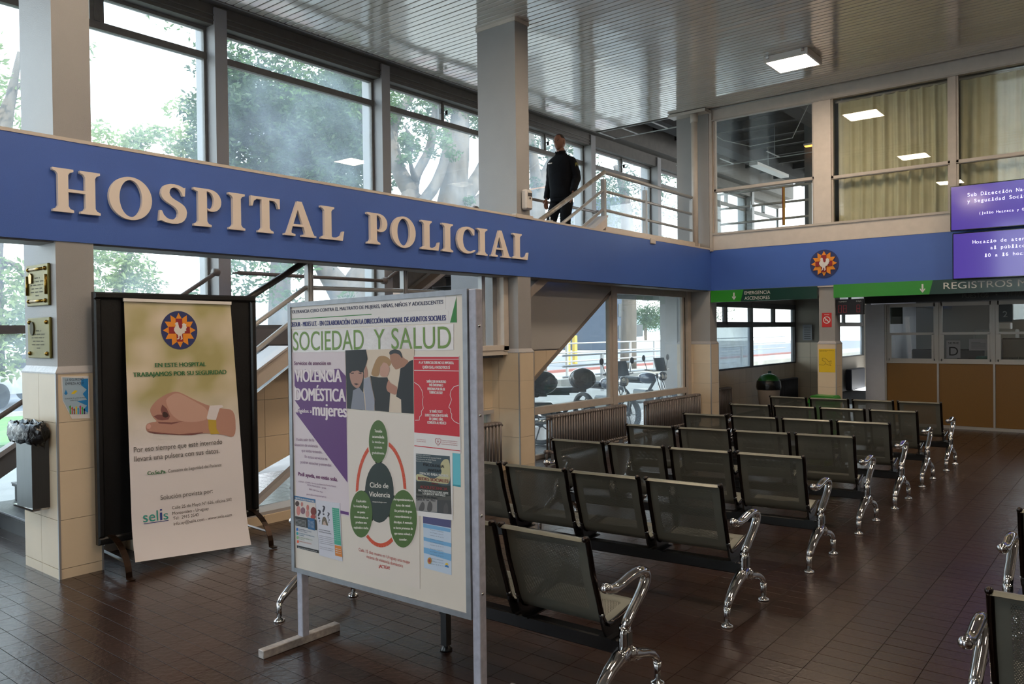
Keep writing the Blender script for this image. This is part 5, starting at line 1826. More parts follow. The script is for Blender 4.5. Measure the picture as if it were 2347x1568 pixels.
# ================================================================== NOTICE BOARD
NB = thing('notice_board', (2.65, 3.03, 0), 'freestanding white notice board covered with posters in front of the benches', 'board')
SX = 2.63
BN = Sheet((SX, 0, 0), (0, -1, 0))
ALW = pm('board_frame_alu', '8A8D92', .38, .5, var=.12, vscale=20); PST = pm('board_post_paint', 'A4A5B2', .45, var=.15, vscale=30)
BRD = pm('board_laminate', 'D2C8BC', .4, var=.02)
MB().prism([(-3.69, .425), (-2.40, .445), (-2.40, 1.90), (-3.69, 1.882)], BN.fr, -.012, 0).build('panel', BRD, NB)
for za, zb_ in ((.42, .44), (1.884, 1.905)):
    MB().beam((SX + .007, 3.708, za), (SX + .007, 2.372, zb_), .03, .024).build('frame_rail', ALW, NB)
for y0, y1 in ((2.372, 2.40), (3.682, 3.708)):
    MB().box(SX - .0085, SX + .0225, y0, y1, .41 if y0 > 3 else .43, 1.892 if y0 > 3 else 1.914).build('frame_rail', ALW, NB)
for yc in (2.355, 3.685):
    dx = .0 if yc < 3 else .02
    p_ = MB().cbox(SX + dx, SX + dx + .045, yc - .03, yc + .015, .04, 1.915 if yc < 3 else 1.86, .003).build('post', PST, NB)
    MB().cbox(2.40, 2.91, yc - .03, yc + .02, .0, .045, .003).build('base_bar', pm('scuffed_white_paint', 'A09A96', .5, var=.3, vscale=35), NB)
for z in (.55, .9, 1.35, 1.75):
    MB().sphere((SX + .018, 2.325, z), .008, 8, 6).build('screw', CHROME, NB)
def paper(name, lab, cat, corners, mat=PAPER, d=.0015, mid=None):
    a = [BN.px(*q) for q in corners]
    t = thing(name, (SX, -sum(q[0] for q in a) / len(a), min(q[1] for q in a)), lab, cat)
    m = MB()
    m.prism(a, BN.fr, d - .0012, d)
    m.build('sheet', mat, t)
    return t
def L(name, mat, t, fn):
    return layer(name, mat, t, fn)
zb = zf(640, 640, 3.408)
z5 = zf(640, 1000, 2.76)
T_ = lambda m, s_, z, x0, y0, x1, y1, cap, d, b=.01: BN.text(m, s_, *z((x0, y0))[0], *z((x1, y1))[0], cap, d, b)
t = paper('header_strip', 'white paper strip TOLERANCIA CERO along the top of the notice board', 'notice', ((662, 709), (1022, 675), (1022, 708), (662, 728)))
L('lettering', ink('23264A'), t, lambda m: T_(m, 'TOLERANCIA CERO CONTRA EL MALTRATO DE MUJERES, NIÑAS, NIÑOS Y ADOLESCENTES', zb, 88, 270, 1283, 192, 7.6, .003))
t = paper('green_backing_poster', 'white poster with a green corner mostly covered by the header strips', 'poster', ((664, 712), (1046, 679), (1046, 740), (664, 752)), d=.0008)
L('green_corner', ink('2C7A34'), t, lambda m: BN.poly(m, zb((1385, 138), (1388, 338), (1335, 340)), .0011))
L('green_stripe', ink('2C7A34'), t, lambda m: BN.poly(m, ((669, 731), (852, 719.5), (852, 721.5), (669, 733)), .0011))
t = paper('header_strip', 'white paper strip CIEDUR MIDES under the top strip', 'notice', ((662, 733), (1028, 713), (1030, 740), (662, 755)))
L('lettering', ink('2B2C6A'), t, lambda m: T_(m, 'CIEDUR - MIDES U.T. - EN COLABORACIÓN CON LA DIRECCIÓN NACIONAL DE ASUNTOS SOCIALES', zb, 88, 372, 1303, 322, 10.6, .003, .02))
t = paper('title_sheets', 'laminated sheets with green letters SOCIEDAD Y SALUD', 'notice', ((668, 758), (1040, 743), (1040, 802), (671, 808)), pm('laminated_sheet', 'BDB4B2', .2, bump=.3, bscale=18, coat=.3), .0016)
def fn(m):
    T_(m, 'SOCIEDAD', zb, 112, 556, 663, 550, 44, .003, 0)
    T_(m, 'Y', zb, 742, 547, 828, 546, 48, .003, 0)
    T_(m, 'SALUD', zb, 880, 546, 1345, 540, 50, .003, 0)
L('lettering', ink('6E8F45'), t, fn)
# violence services poster
PUR = ink('5B2D6E')
t = paper('services_poster', 'tall poster with a purple shadow and the words VIOLENCIA DOMESTICA, mujeres', 'poster', ((667, 808), (791, 807), (797, 1000), (802, 1185), (680, 1165)), pm('pinkish_paper', 'CDBFC4', .5), .0012)
L('purple_field', PUR, t, lambda m: (BN.poly(m, ((676, 848), (690, 868), (700, 846), (716, 866), (722, 847), (738, 870), (746, 847), (760, 868), (766, 846), (778, 845), (793, 862), (797, 1106), (678, 946), (688, 935), (676, 917), (690, 908), (676, 884)), .002), BN.poly(m, ((781, 1170), (800, 1174), (800, 1181), (781, 1177)), .002)))
def fn(m):
    T_(m, 'VIOLENCIA', zb, 125, 800, 485, 803, 28, .003, .014)
    T_(m, 'DOMÉSTICA', zb, 125, 945, 515, 957, 29, .003, .014)
    T_(m, 'dirigidos a', zb, 125, 1040, 255, 1045, 9, .003, .02)
    T_(m, 'mujeres', zb, 263, 1062, 527, 1078, 30, .003, .016)
L('pale_lettering', ink('DCCFD2'), t, fn)
def fn(m):
    T_(m, 'Servicios de atención en', zb, 120, 670, 405, 670, 9, .003)
    T_(m, 'Pedí ayuda, no estás sola.', z5, 122, 248, 370, 285, 9, .003, .02)
L('purple_lettering', ink('6B2A5E'), t, fn)
def fn(m):
    for s_, a, b, c, d in (('Podés salir de la', 138, 1262, 275, 1268), ('situación de violencia', 123, 1302, 303, 1315), ('que estás viviendo.', 178, 1348, 340, 1362), ('En estos servicios te', 203, 1395, 378, 1415), ('podrán escuchar y entender.', 170, 1437, 415, 1465)):
        T_(m, s_, zb, a, b, c, d, 7, .003, 0)
    for s_, a, b, c, d in (('COMUC - COMMS - Servicio de Género de Sanidad Policial', 125, 290, 360, 322), ('MONTEVIDEO - SMM', 180, 312, 298, 335), ('0800 4141 Línea Azul', 192, 338, 277, 358), ('genero@sanidadpolicial.gub.uy', 175, 370, 300, 388)):
        T_(m, s_, z5, a, b, c, d, 3.6, .003, 0)
L('small_lettering', ink('8C6C86'), t, fn)
# photo collage
zp = zf(660, 790, 5.724)
t = paper('photo_poster', 'photo of a covered-eared boy and a quarrelling couple, pinned under the title', 'poster', ((792.6, 803), (950, 799), (949.5, 949), (796, 937)), ink('CDBBA8'), .0024)
def C(nm, col, pts, d):
    L(nm, ink(col), t, lambda m: BN.poly(m, zp(*pts) if ('coat' in nm or 'sleeve' in nm or 'shirt' in nm or 'backdrop' in nm) else chaikin(zp(*pts)), d))
C('dark_backdrop', '171D20', ((758, 75), (900, 68), (1030, 64), (1050, 190), (1000, 330), (1000, 440), (985, 858), (780, 838)), .0026)
C('boy_shirt', '7D7F8B', ((860, 600), (940, 560), (1000, 640), (1020, 858), (830, 842), (850, 700)), .0030)
C('boy_face', 'A97E6E', ((812, 340), (996, 340), (992, 450), (950, 555), (905, 575), (850, 530), (820, 450)), .0034)
C('boy_hair', '131416', ((770, 78), (1030, 66), (1054, 190), (1004, 345), (960, 372), (925, 330), (880, 350), (850, 345), (818, 385), (796, 330), (770, 300)), .0038)
L('boy_features', ink('3A2220'), t, lambda m: (BN.poly(m, zp((836, 372), (874, 366), (872, 380), (838, 384)), .0042), BN.poly(m, zp((935, 366), (975, 372), (972, 386), (936, 380)), .0042), BN.poly(m, zp((872, 512), (905, 506), (940, 516), (905, 534)), .0042), BN.poly(m, zp((895, 400), (908, 398), (926, 470), (898, 476)), .0036) if False else None))
C('boy_forearm', 'A87B6A', ((1030, 250), (1064, 410), (1010, 446), (1000, 400)), .0040)
C('boy_sleeve', '8F909C', ((1002, 450), (1080, 420), (1110, 560), (1147, 740), (1140, 866), (1030, 858), (1022, 700), (1000, 560)), .0042)
C('woman_coat', '1E1E1D', ((1085, 408), (1190, 430), (1310, 430), (1352, 560), (1330, 882), (1145, 866), (1147, 720), (1112, 560)), .0028)
C('woman_hair', '9F7A50', ((1200, 150), (1270, 145), (1340, 180), (1365, 250), (1330, 290), (1240, 260), (1210, 300), (1200, 425), (1090, 405), (1120, 300), (1160, 200)), .0032)
C('woman_hand', 'B98D7A', ((1240, 255), (1262, 230), (1285, 240), (1300, 240), (1335, 290), (1345, 330), (1310, 430), (1220, 420), (1205, 340)), .0036)
C('man_coat', '15171B', ((1480, 312), (1530, 290), (1600, 215), (1648, 200), (1655, 905), (1495, 895), (1490, 720), (1425, 680), (1462, 460)), .0028)
C('man_face', 'A1735B', ((1340, 100), (1400, 62), (1470, 72), (1512, 172), (1600, 215), (1540, 290), (1480, 306), (1420, 332), (1395, 300), (1365, 260), (1345, 190)), .0026)
C('man_hair', '2B2C30', ((1332, 92), (1400, 56), (1482, 78), (1512, 165), (1500, 178), (1458, 120), (1390, 112), (1342, 140)), .0034)
C('man_hand', 'A97662', ((1295, 560), (1310, 500), (1330, 450), (1345, 500), (1400, 530), (1446, 560), (1430, 668), (1340, 630), (1310, 610)), .0036)
# tuberculosis poster
t = paper('red_health_poster', 'red tuberculosis poster with white outlines of two heads facing each other', 'poster', ((948, 815), (1053, 816), (1057, 1040), (950, 1029)), PAPER, .002)
L('red_field', ink('BF2030'), t, lambda m: (BN.poly(m, ((949, 818), (1052.3, 818), (1054.3, 1001), (950.4, 991)), .0026), BN.poly(m, ((950.6, 1020.5), (1055.4, 1032.5), (1055.4, 1034.5), (950.6, 1022.5)), .0026)))
def fn(m):
    BN.line(m, zb((1056, 625), (1408, 625)), .002, .0032)
    BN.line(m, zb((1058, 712), (1412, 717)), .003, .0032)
    BN.line(m, zb((1058, 805), (1095, 830), (1118, 868), (1128, 920), (1122, 960), (1130, 1010), (1115, 1030), (1115, 1060), (1100, 1075), (1098, 1100), (1065, 1102)), .003, .0032)
    BN.line(m, zb((1405, 828), (1368, 840), (1345, 870), (1338, 905), (1350, 940), (1328, 1000), (1343, 1015), (1342, 1040), (1352, 1055), (1350, 1085), (1372, 1112), (1410, 1130)), .003, .0032)
    for s_, a, b, c, d in (('A LA TUBERCULOSIS NO LE IMPORTA', 1093, 660, 1365, 665), ('QUIÉN SEAS, A NOSOTROS SÍ', 1122, 697, 1335, 700), ('SABÍAS QUE EN NUESTRO', 1155, 808, 1305, 812), ('PAÍS ENFERMAN 2', 1175, 836, 1282, 839), ('PERSONAS POR DÍA DE', 1162, 866, 1297, 870), ('TUBERCULOSIS?', 1175, 893, 1278, 898),
                       ('SI TENÉS TOS Y', 1178, 1042, 1278, 1045), ('EXPECTORACIÓN POR MÁS', 1143, 1072, 1320, 1077), ('DE QUINCE DÍAS,', 1175, 1100, 1283, 1105), ('CONSULTA AL MÉDICO', 1160, 1128, 1306, 1135)):
        T_(m, s_, zb, a, b, c, d, 6.4, .0032, .014)
L('white_lettering', ink('D9D3D0'), t, fn)
def fn(m):
    T_(m, 'COMISIÓN HONORARIA PARA LA', zb, 1272, 1262, 1395, 1272, 2, .0032, .0)
    T_(m, 'LUCHA ANTITUBERCULOSA Y', zb, 1272, 1275, 1395, 1287, 2, .0032, .0)
    T_(m, 'ENFERMEDADES PREVALENTES', zb, 1272, 1290, 1395, 1302, 2, .0032, .0)
    T_(m, 'www.chlaep.org.uy', zb, 1076, 1252, 1148, 1258, 2, .0032, .0)
    T_(m, '2408 3200 / 2400 4420', zb, 1076, 1268, 1148, 1274, 2, .0032, .0)
    BN.line(m, zb((1243, 1298), (1222, 1272), (1222, 1250), (1232, 1242), (1243, 1250), (1255, 1244), (1266, 1252), (1264, 1276), (1243, 1298)), .0022, .0032)
    BN.line(m, zb((1243, 1258), (1243, 1288)), .002, .0032)
    BN.line(m, zb((1236, 1265), (1250, 1267)), .002, .0032)
L('small_red_print', ink('A8404A'), t, fn)
# cycle poster
t = paper('cycle_poster', 'white poster of green ovals on a red ring reading CICLO DE VIOLENCIA', 'poster', ((796, 940), (961, 955), (963, 1350), (804, 1308)), pm('cream_paper', 'D3C8BE', .5), .0016)
L('red_ring', ink('C64A2C'), t, lambda m: BN.line(m, [(874 + 55 * math.cos(i / 60 * 2 * math.pi), 1131 + 119 * math.sin(i / 60 * 2 * math.pi)) for i in range(61)], .020, .0022))
L('white_gaps', pm('cream_paper', 'D3C8BE', .5), t, lambda m: [BN.poly(m, pellipse(*e), .0026) for e in ((868, 1012, 24, 51), (870.5, 1129, 35, 73), (829, 1178, 28, 56), (925, 1189, 34, 69))])
L('dark_oval', ink('1E2B26'), t, lambda m: BN.poly(m, pellipse(870.5, 1129, 33, 69), .0029))
L('green_oval', ink('47632A'), t, lambda m: BN.poly(m, pellipse(868, 1012, 21.5, 49), .0032))
L('green_oval', ink('47632A'), t, lambda m: BN.poly(m, pellipse(829, 1178, 25.5, 54), .0032))
L('green_oval', ink('47632A'), t, lambda m: BN.poly(m, pellipse(925, 1189, 31.5, 66), .0032))
def fn(m):
    W3 = lambda s_, cx, y, w, cap, sl=.03, b=.01: BN.text(m, s_, cx - w / 2, y - sl * w, cx + w / 2, y + sl * w, cap, .0036, b)
    W3('Tensión', 868, 991, 17, 6.5, b=.014)
    W3('acumulada', 868, 1004, 27, 6.5, b=.014)
    W3('La tensión se', 868, 1016, 27, 6)
    W3('acumula', 868, 1028, 18, 6)
    W3('gradualmente.', 868, 1041, 29, 6)
    W3('Ciclo de', 870, 1118, 42, 12, b=.01)
    W3('Violencia', 871, 1139, 48, 12, b=.01)
    W3('maspsicologia.com', 871, 1152, 32, 3)
    for s_, y, w in (('Explosión', 1151, 22), ('La tensión llega a', 1163, 34), ('un punto', 1176, 17), ('determinado, se', 1188, 32), ('produce una', 1200, 25), ('explosión o lucha.', 1212, 34)):
        W3(s_, 829, y, w, 5.6, b=.02)
    for s_, y, w in (('Arrepentimiento o', 1148, 44), ('luna de miel', 1161, 32), ('Un período de gran', 1174, 40), ('remordimiento y', 1187, 38), ('disculpas. A menudo', 1200, 42), ('se hacen promesas de', 1213, 44), ('que nunca volverá a', 1226, 40), ('suceder.', 1239, 18)):
        W3(s_, 925, y, w, 5.8, b=.02)
L('white_lettering', ink('D9D3C8'), t, fn)
def fn(m):
    T_(m, 'Cada 15 días muere en Uruguay una mujer', z5, 505, 725, 830, 808, 7.5, .0026, 0)
    T_(m, 'víctima de violencia doméstica', z5, 553, 768, 785, 830, 7.5, .0026, 0)
    T_(m, '¡ACTÚA!', z5, 632, 830, 700, 843, 7.5, .0026, .03)
L('red_lettering', ink('B23A30'), t, fn)
# psychology flyer
zs = zf(930, 1020, 5.06)
t = paper('talk_flyer', 'flyer with stormy sky picture reading REDES SOCIALES, low on the notice board', 'flyer', zs((95, 40), (545, 90), (550, 875), (98, 812)), PAPER, .0022)
def Z(nm, col, pts, d):
    L(nm, ink(col), t, lambda m: BN.poly(m, chaikin(zs(*pts), 2) if nm == 'cloud_glow' else zs(*pts), d))
Z('sky_picture', '3B4A52', ((122, 98), (515, 130), (535, 805), (125, 760)), .0028)
Z('cloud_glow', 'B5AE86', ((124, 330), (200, 345), (330, 400), (430, 330), (400, 230), (450, 160), (516, 170), (524, 460), (400, 445), (300, 430), (220, 415), (124, 420)), .0031)
Z('forest', '22261F', ((124, 425), (220, 425), (330, 440), (430, 470), (525, 470), (529, 620), (124, 570)), .0034)
Z('road', '4B4A44', ((124, 560), (280, 580), (400, 600), (529, 590), (530, 640), (124, 640)), .0036)
Z('grey_photo', '8A8684', ((124, 620), (372, 635), (372, 778), (125, 758)), .0040)
Z('grey_photo', '3E3D3E', ((382, 636), (530, 642), (534, 803), (382, 783)), .0040)
for pp in (((150, 760), (180, 680), (205, 650), (230, 690), (220, 765)), ((250, 768), (265, 670), (290, 645), (320, 690), (310, 772)), ((440, 790), (450, 700), (480, 660), (500, 710), (500, 797))):
    L('figure_shape', ink('4E4B4A'), t, lambda m: BN.poly(m, chaikin(zs(*pp)), .0043))
def fn(m):
    T_(m, 'PSICOLOGIA', zs, 210, 240, 450, 266, 6.6, .0046, .02)
    T_(m, 'INVITA!!', zs, 262, 306, 410, 318, 6.6, .0046, .02)
    T_(m, 'Lunes 15 de Mayo', zs, 130, 602, 370, 625, 5, .0046, .02)
    T_(m, 'Salón A 1er. Piso', zs, 130, 640, 350, 655, 5, .0046, .02)
L('dark_lettering', ink('15151C'), t, fn)
def fn(m):
    T_(m, 'ESPACIO PARA PADRES', zs, 170, 340, 500, 374, 6, .0046, .02)
    T_(m, 'FACTORES PROTECTORES ANTE', zs, 155, 535, 500, 572, 5, .0046, .02)
    T_(m, 'LOS JUEGOS VIRTUALES', zs, 205, 570, 465, 596, 5, .0046, .02)
    for k, s_ in enumerate(('Ministerio del Interior', 'Dirección Nacional de Sanidad Policial', 'Departamento de Salud Mental', 'Servicio de Psicología')):
        T_(m, s_, zs, 127, 117 + k * 24, 127 + (170, 290, 230, 180)[k], 121 + k * 24 + (170, 290, 230, 180)[k] * .06, 2.8, .0046, .0)
L('white_lettering', ink('C9C9C4'), t, fn)
def fn(m):
    T_(m, 'REDES SOCIALES', zs, 150, 402, 500, 437, 7.4, .0046, .02)
    T_(m, 'EN LA', zs, 310, 452, 380, 458, 4, .0046, .02)
    T_(m, 'ADOLESCENCIA', zs, 172, 500, 490, 528, 7, .0046, .02)
L('red_lettering', ink('7E2A28'), t, fn)
t = paper('cyan_sheet', 'narrow cyan sheet peeping out behind the psychology flyer', 'paper', zs((540, 90), (632, 100), (638, 490), (545, 470)), ink('5FB3C0'), .001)
L('teal_edge', ink('2E8C99'), t, lambda m: BN.poly(m, zs((546, 458), (636, 466), (637, 489), (545, 474)), .0014))
t = paper('schedule_sheet', 'pale blue striped schedule sheet, lowest on the notice board', 'flyer', zs((203, 822), (527, 870), (532, 1510), (215, 1425)), pm('pale_blue_paper', 'B9C6D6', .5), .0012)
L('purple_header', ink('4A4A74'), t, lambda m: BN.poly(m, zs((203, 824), (527, 872), (525, 962), (204, 905)), .0018))
L('blue_band', ink('6FA3CC'), t, lambda m: (BN.poly(m, zs((205, 910), (520, 972), (519, 1012), (206, 955)), .0018), BN.poly(m, zs((210, 1065), (531, 1140), (531, 1185), (211, 1108)), .0018), BN.poly(m, zs((211, 1185), (532, 1268), (530, 1345), (212, 1250)), .0018)))
def fn(m):
    for k in range(12):
        y = 985 + k * 32 + (k // 3) * 14
        T_(m, ('Turno vacante', 'de Mayo a Junio', 'Lunes de 9 a 12')[k % 3], zs, 285, y, 440, y + 30, 2.2, .0022, 0)
L('small_lettering', ink('5A6478'), t, fn)
L('badge', ink('B8862C'), t, lambda m: BN.poly(m, zs(*pellipse(279, 1342, 24, 38, 20)), .0022))
L('badge_core', ink('A03A44'), t, lambda m: BN.poly(m, zs(*pellipse(279, 1342, 13, 20, 16)), .0025))
L('sun_logo', ink('D8B23A'), t, lambda m: BN.poly(m, zs(*pellipse(478, 1385, 18, 18, 16)), .0022))
L('wave_logo', ink('3C78B4'), t, lambda m: BN.poly(m, zs((455, 1400), (475, 1388), (500, 1402), (502, 1424), (458, 1412)), .0025))
# two flyers bottom corner
zl = zf(665, 1120, 8.71)
t = paper('activity_flyer', 'colourful flyer with a photo of older people, in the bottom corner of the board', 'flyer', zl((90, 135), (512, 215), (582, 1292), (140, 1182)), pm('grey_white_paper', 'BDBBBC', .5), .0018)
def Q(nm, col, pts, d):
    L(nm, ink(col), t, lambda m: BN.poly(m, zl(*pts), d))
Q('blue_header', '20608F', ((92, 138), (510, 216), (510, 288), (94, 210)), .0024)
Q('photo_field', 'C9BDB6', ((96, 214), (512, 290), (528, 612), (110, 545)), .0024)
for i, (cx, cy, rx, ry, c) in enumerate(((150, 300, 42, 52, '3E2420'), (175, 440, 40, 95, 'C07870'), (245, 310, 24, 45, 'B07068'), (265, 440, 45, 70, '7A5560'), (360, 380, 26, 60, 'B86A60'), (355, 500, 35, 70, 'B98078'), (475, 450, 55, 85, '6E2820'), (470, 560, 50, 45, 'A04038'))):
    Q('photo_figure', c, pellipse(cx, cy, rx, ry, 14), .0028 + i * .0002)
Q('black_band', '23211F', ((112, 545), (530, 620), (545, 828), (118, 730)), .0046)
Q('blue_box', '1E5A86', ((358, 575), (500, 600), (512, 832), (372, 800)), .0050)
Q('black_footer', '1B1A1A', ((140, 1128), (578, 1232), (580, 1290), (142, 1180)), .0024)
for k, (x, y, c) in enumerate(((148, 812, '1F62B0'), (151, 895, '1E9AA0'), (157, 976, '7FB070'), (163, 1057, 'D8562C'))):
    Q('bullet', c, pellipse(x, y, 20, 32, 16), .0024)
    T2 = (('ENTRENAMIENTO EN SALUD', 'MENTAL Y FISICA'), ('ACTIVIDADES DE ESTIMULACION', 'COGNITIVA'), ('ACTIVIDADES RECREATIVAS', 'Y FISICAS'), ('ORIENTACION ARTISTICA',))[k]
    L('bullet_text', ink({0: '3A4A70', 1: '2E6E8C', 2: '80966E', 3: 'B8603A'}[k]), t, lambda m, T2=T2, x=x, y=y: [T_(m, s_, zl, x + 30, y + 2 + 34 * j, x + 30 + len(s_) * 11.5, y + 2 + 34 * j + len(s_) * 2.8, 2.6, .0026, .0) for j, s_ in enumerate(T2)])
L('white_print', ink('C8C8C8'), t, lambda m: (T_(m, 'GRUPOS DE ADULTOS MAYORES', zl, 110, 200, 490, 275, 4.2, .003, .02), [T_(m, 'Encuentros semanales de una hora y media', zl, 125, 610 + 26 * k, 335, 650 + 26 * k, 1.8, .0052, 0) for k in range(5)], T_(m, 'Departamento de Salud Mental Servicio de Psicologia', zl, 170, 1180, 545, 1265, 2.4, .003, 0), [T_(m, 'Informes e inscripciones', zl, 378, 640 + 24 * k, 495, 665 + 24 * k, 1.6, .0056, 0) for k in range(6)]))
t = paper('question_flyer', 'white flyer with question marks over a head and a teal side strip', 'flyer', zl((520, 225), (1000, 290), (1052, 1452), (590, 1330)), pm('bluish_paper', 'C4C3CC', .5), .0024)
Q('teal_strip', '3E9C82', ((845, 375), (985, 398), (1027, 1136), (893, 1108)), .003)
Q('orange_box', 'CE7A2C', ((897, 1124), (1032, 1152), (1050, 1365), (910, 1335)), .003)
Q('head_hair', '6A5F50', ((640, 715), (645, 630), (665, 570), (690, 556), (720, 580), (750, 660), (768, 742), (735, 730), (700, 640), (670, 665), (662, 718)), .0032)
Q('head_top', 'B79E90', ((664, 718), (672, 668), (698, 645), (722, 690), (734, 732)), .0031)
L('question_mark', ink('32303A'), t, lambda m: (T_(m, '?', zl, 560, 600, 610, 606, 22, .003, .02), T_(m, '?', zl, 655, 520, 695, 524, 22, .003, .02), T_(m, '?', zl, 752, 590, 790, 596, 14, .003, .02), T_(m, '?', zl, 585, 690, 610, 692, 8, .003, 0), T_(m, '?', zl, 770, 680, 800, 682, 9, .003, 0)))
L('dark_print', ink('5C5A66'), t, lambda m: (T_(m, 'TALLER DE ORIENTACION', zl, 575, 820, 805, 868, 2.6, .003, .01), T_(m, 'VOCACIONAL OCUPACIONAL', zl, 580, 862, 835, 915, 2.6, .003, .01), [T_(m, 'La orientación es un proceso de búsqueda que', zl, 590, 940 + 36 * k, 880, 1000 + 36 * k, 2.0, .003, 0) for k in range(5)], [T_(m, 'Servicio de Psicología y de Rehabilitación', zl, 600, 1160 + 36 * k, 870, 1218 + 36 * k, 1.8, .003, 0) for k in range(2)]))
L('white_print', ink('D0D8D4'), t, lambda m: ([T_(m, 'días y horarios', zl, 860 + k * 2.5, 420 + 40 * k, 975 + k * 2.5, 440 + 40 * k, 1.6, .0036, 0) for k in range(16)], [T_(m, 'informes', zl, 915 + k * 3, 1200 + 40 * k, 1020 + k * 3, 1225 + 40 * k, 2.4, .0036, .02) for k in range(3)]))
# ================================================================== OUTSIDE
PAVE = pm('pavement', '9A958C', .9, var=.12, vscale=2.5, bump=.3, bscale=30)
ROAD = pm('asphalt', '77777A', .9, var=.1, vscale=1.5)
GRASS = pm('grass', '4F7A2C', .95, var=.3, vscale=3)
g = struct(empty('ground', (20, 30, -.1)))
MB().box(-40, 120, 8.96, 20, -.14, -.05).build('pavement', PAVE, g)
MB().box(2.9, 24.4, YW + .12, 8.96, -.011, -.004).build('pavement', PAVE, g)
MB().box(-40, 120, 20, 34, -.2, -.09).build('road', ROAD, g)
MB().box(-40, 120, 34, 140, -.2, -.07).build('pavement', PAVE, g)
MB().box(3.5, 8.5, 14.5, 19.6, -.05, -.01).build('lawn', GRASS, g)
KERB = pm('red_kerb', '8E5A54', .8)
MB().box(10, 60, 19.8, 20.05, -.1, .06).build('kerb', KERB, g)
MB().box(-40, 10, 19.8, 20.05, -.1, .06).build('kerb', PAVE, g)
BARK = pm('bark', '5B5249', .9, var=.3, vscale=5, bump=1, bscale=12, stretch=(1, 1, .3))
def leafmat(n, c):
    m = pm(n, c, .6, var=.35, vscale=1.2)
    nt = m.node_tree
    p = nt.nodes['Principled BSDF']
    out = [q for q in nt.nodes if q.type == 'OUTPUT_MATERIAL'][0]
    t = nt.nodes.new('ShaderNodeBsdfTranslucent')
    t.inputs[0].default_value = lin(c)
    mx = nt.nodes.new('ShaderNodeMixShader')
    mx.inputs[0].default_value = .45
    nt.links.new(p.outputs[0], mx.inputs[1])
    nt.links.new(t.outputs[0], mx.inputs[2])
    nt.links.new(mx.outputs[0], out.inputs[0])
    return m
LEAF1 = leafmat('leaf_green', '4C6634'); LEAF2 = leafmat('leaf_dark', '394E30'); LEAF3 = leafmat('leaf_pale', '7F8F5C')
def leaves(m, c, r, n, size, rg, flat=.75):
    c = Vector(c)
    for _ in range(n):
        while True:
            p = Vector((rg.uniform(-1, 1), rg.uniform(-1, 1), rg.uniform(-1, 1)))
            if p.length < 1:
                break
        p = Vector((p.x * r, p.y * r, p.z * r * flat)) + c
        a = Vector((rg.gauss(0, 1), rg.gauss(0, 1), rg.gauss(0, .6))).normalized()
        b = a.cross(Vector((rg.gauss(0, 1), rg.gauss(0, 1), rg.gauss(0, 1)))).normalized()
        l = size * rg.uniform(.6, 1.3)
        w = l * .38
        m.add([p - a * l, p + b * w, p + a * l, p - b * w], [(0, 1, 2, 3)])
def tree(name, lab, base, limbs, clumps, leafm, Y, seed, size=.11):
    """limbs: list of (pixel polyline, radii); clumps: (px, py, radius, n, dY)"""
    rg = random.Random(seed)
    b = at(*base, Y=Y)
    t = thing(name, (b.x, Y, -.05), lab, 'tree')
    m = MB()
    for pts, rs in limbs:
        P = [at(x, y, Y=Y + d) for x, y, d in pts]
        if P[0].z < .6:
            P[0].z = -.06
        # smooth resample
        Q, RR = [], []
        for i in range(len(P) - 1):
            p0, p1, p2, p3 = P[max(i - 1, 0)], P[i], P[i + 1], P[min(i + 2, len(P) - 1)]
            for k in range(4):
                s = k / 4
                Q.append(.5 * ((2 * p1) + (p2 - p0) * s + (2 * p0 - 5 * p1 + 4 * p2 - p3) * s * s + (3 * p1 - p0 - 3 * p2 + p3) * s ** 3))
                RR.append(rs[i] * (1 - s) + rs[i + 1] * s + rg.uniform(-.01, .01))
        Q.append(P[-1])
        RR.append(rs[-1])
        m.tube(Q, RR, 10)
    m.build('trunk', BARK, t)
    m = MB()
    k_ = 1.9
    for x, y, r, n, d in clumps:
        c = at(x, y, Y=Y + d)
        for _ in range(max(1, int(n * k_) // 60)):
            cc = c + Vector((rg.uniform(-1, 1), rg.uniform(-1, 1), rg.uniform(-.7, .7))) * r * .8
            leaves(m, cc, r * .33, 60, size * .66, rg)
    tag(m.build('foliage', leafm, t, fix=False), kind='stuff')
    return t
# near trunks
tree('street_tree', 'big forked tree close outside, left trunk behind the stairs and notice board', (795, 900),
     [([(792, 905, 0), (795, 740, 0), (803, 690, 0), (855, 600, 0), (920, 510, 0), (943, 443, 0)], [.62, .46, .44, .36, .30, .27]),
      ([(943, 443, 0), (912, 385, .2), (897, 311, .4), (912, 262, .5), (955, 200, .6), (985, 120, .6)], [.25, .2, .18, .15, .11, .06]),
      ([(943, 443, 0), (955, 400, 0), (985, 340, -.2), (995, 275, -.3), (1005, 200, -.3)], [.2, .13, .12, .1, .06]),
      ([(803, 700, 0), (770, 650, .2), (735, 600, .4), (690, 520, .8), (655, 440, 1.2)], [.4, .32, .22, .16, .08]),
      ([(955, 420, 0), (940, 370, -.5), (945, 320, -.6), (925, 290, -.6)], [.1, .05, .04, .02])],
     [(945, 270, 1.0, 420, 0), (1000, 215, 1.2, 480, 0), (930, 350, .6, 200, -.5), (905, 235, .9, 300, 0), (640, 590, 1.6, 500, 1), (560, 610, 1.2, 300, 1), (700, 660, 1.0, 240, 0), (960, 140, 1.8, 600, 1), (830, 110, 2, 500, 1), (700, 60, 2, 500, 2), (560, 40, 2, 420, 2)], LEAF1, 15.5, 1, .12)
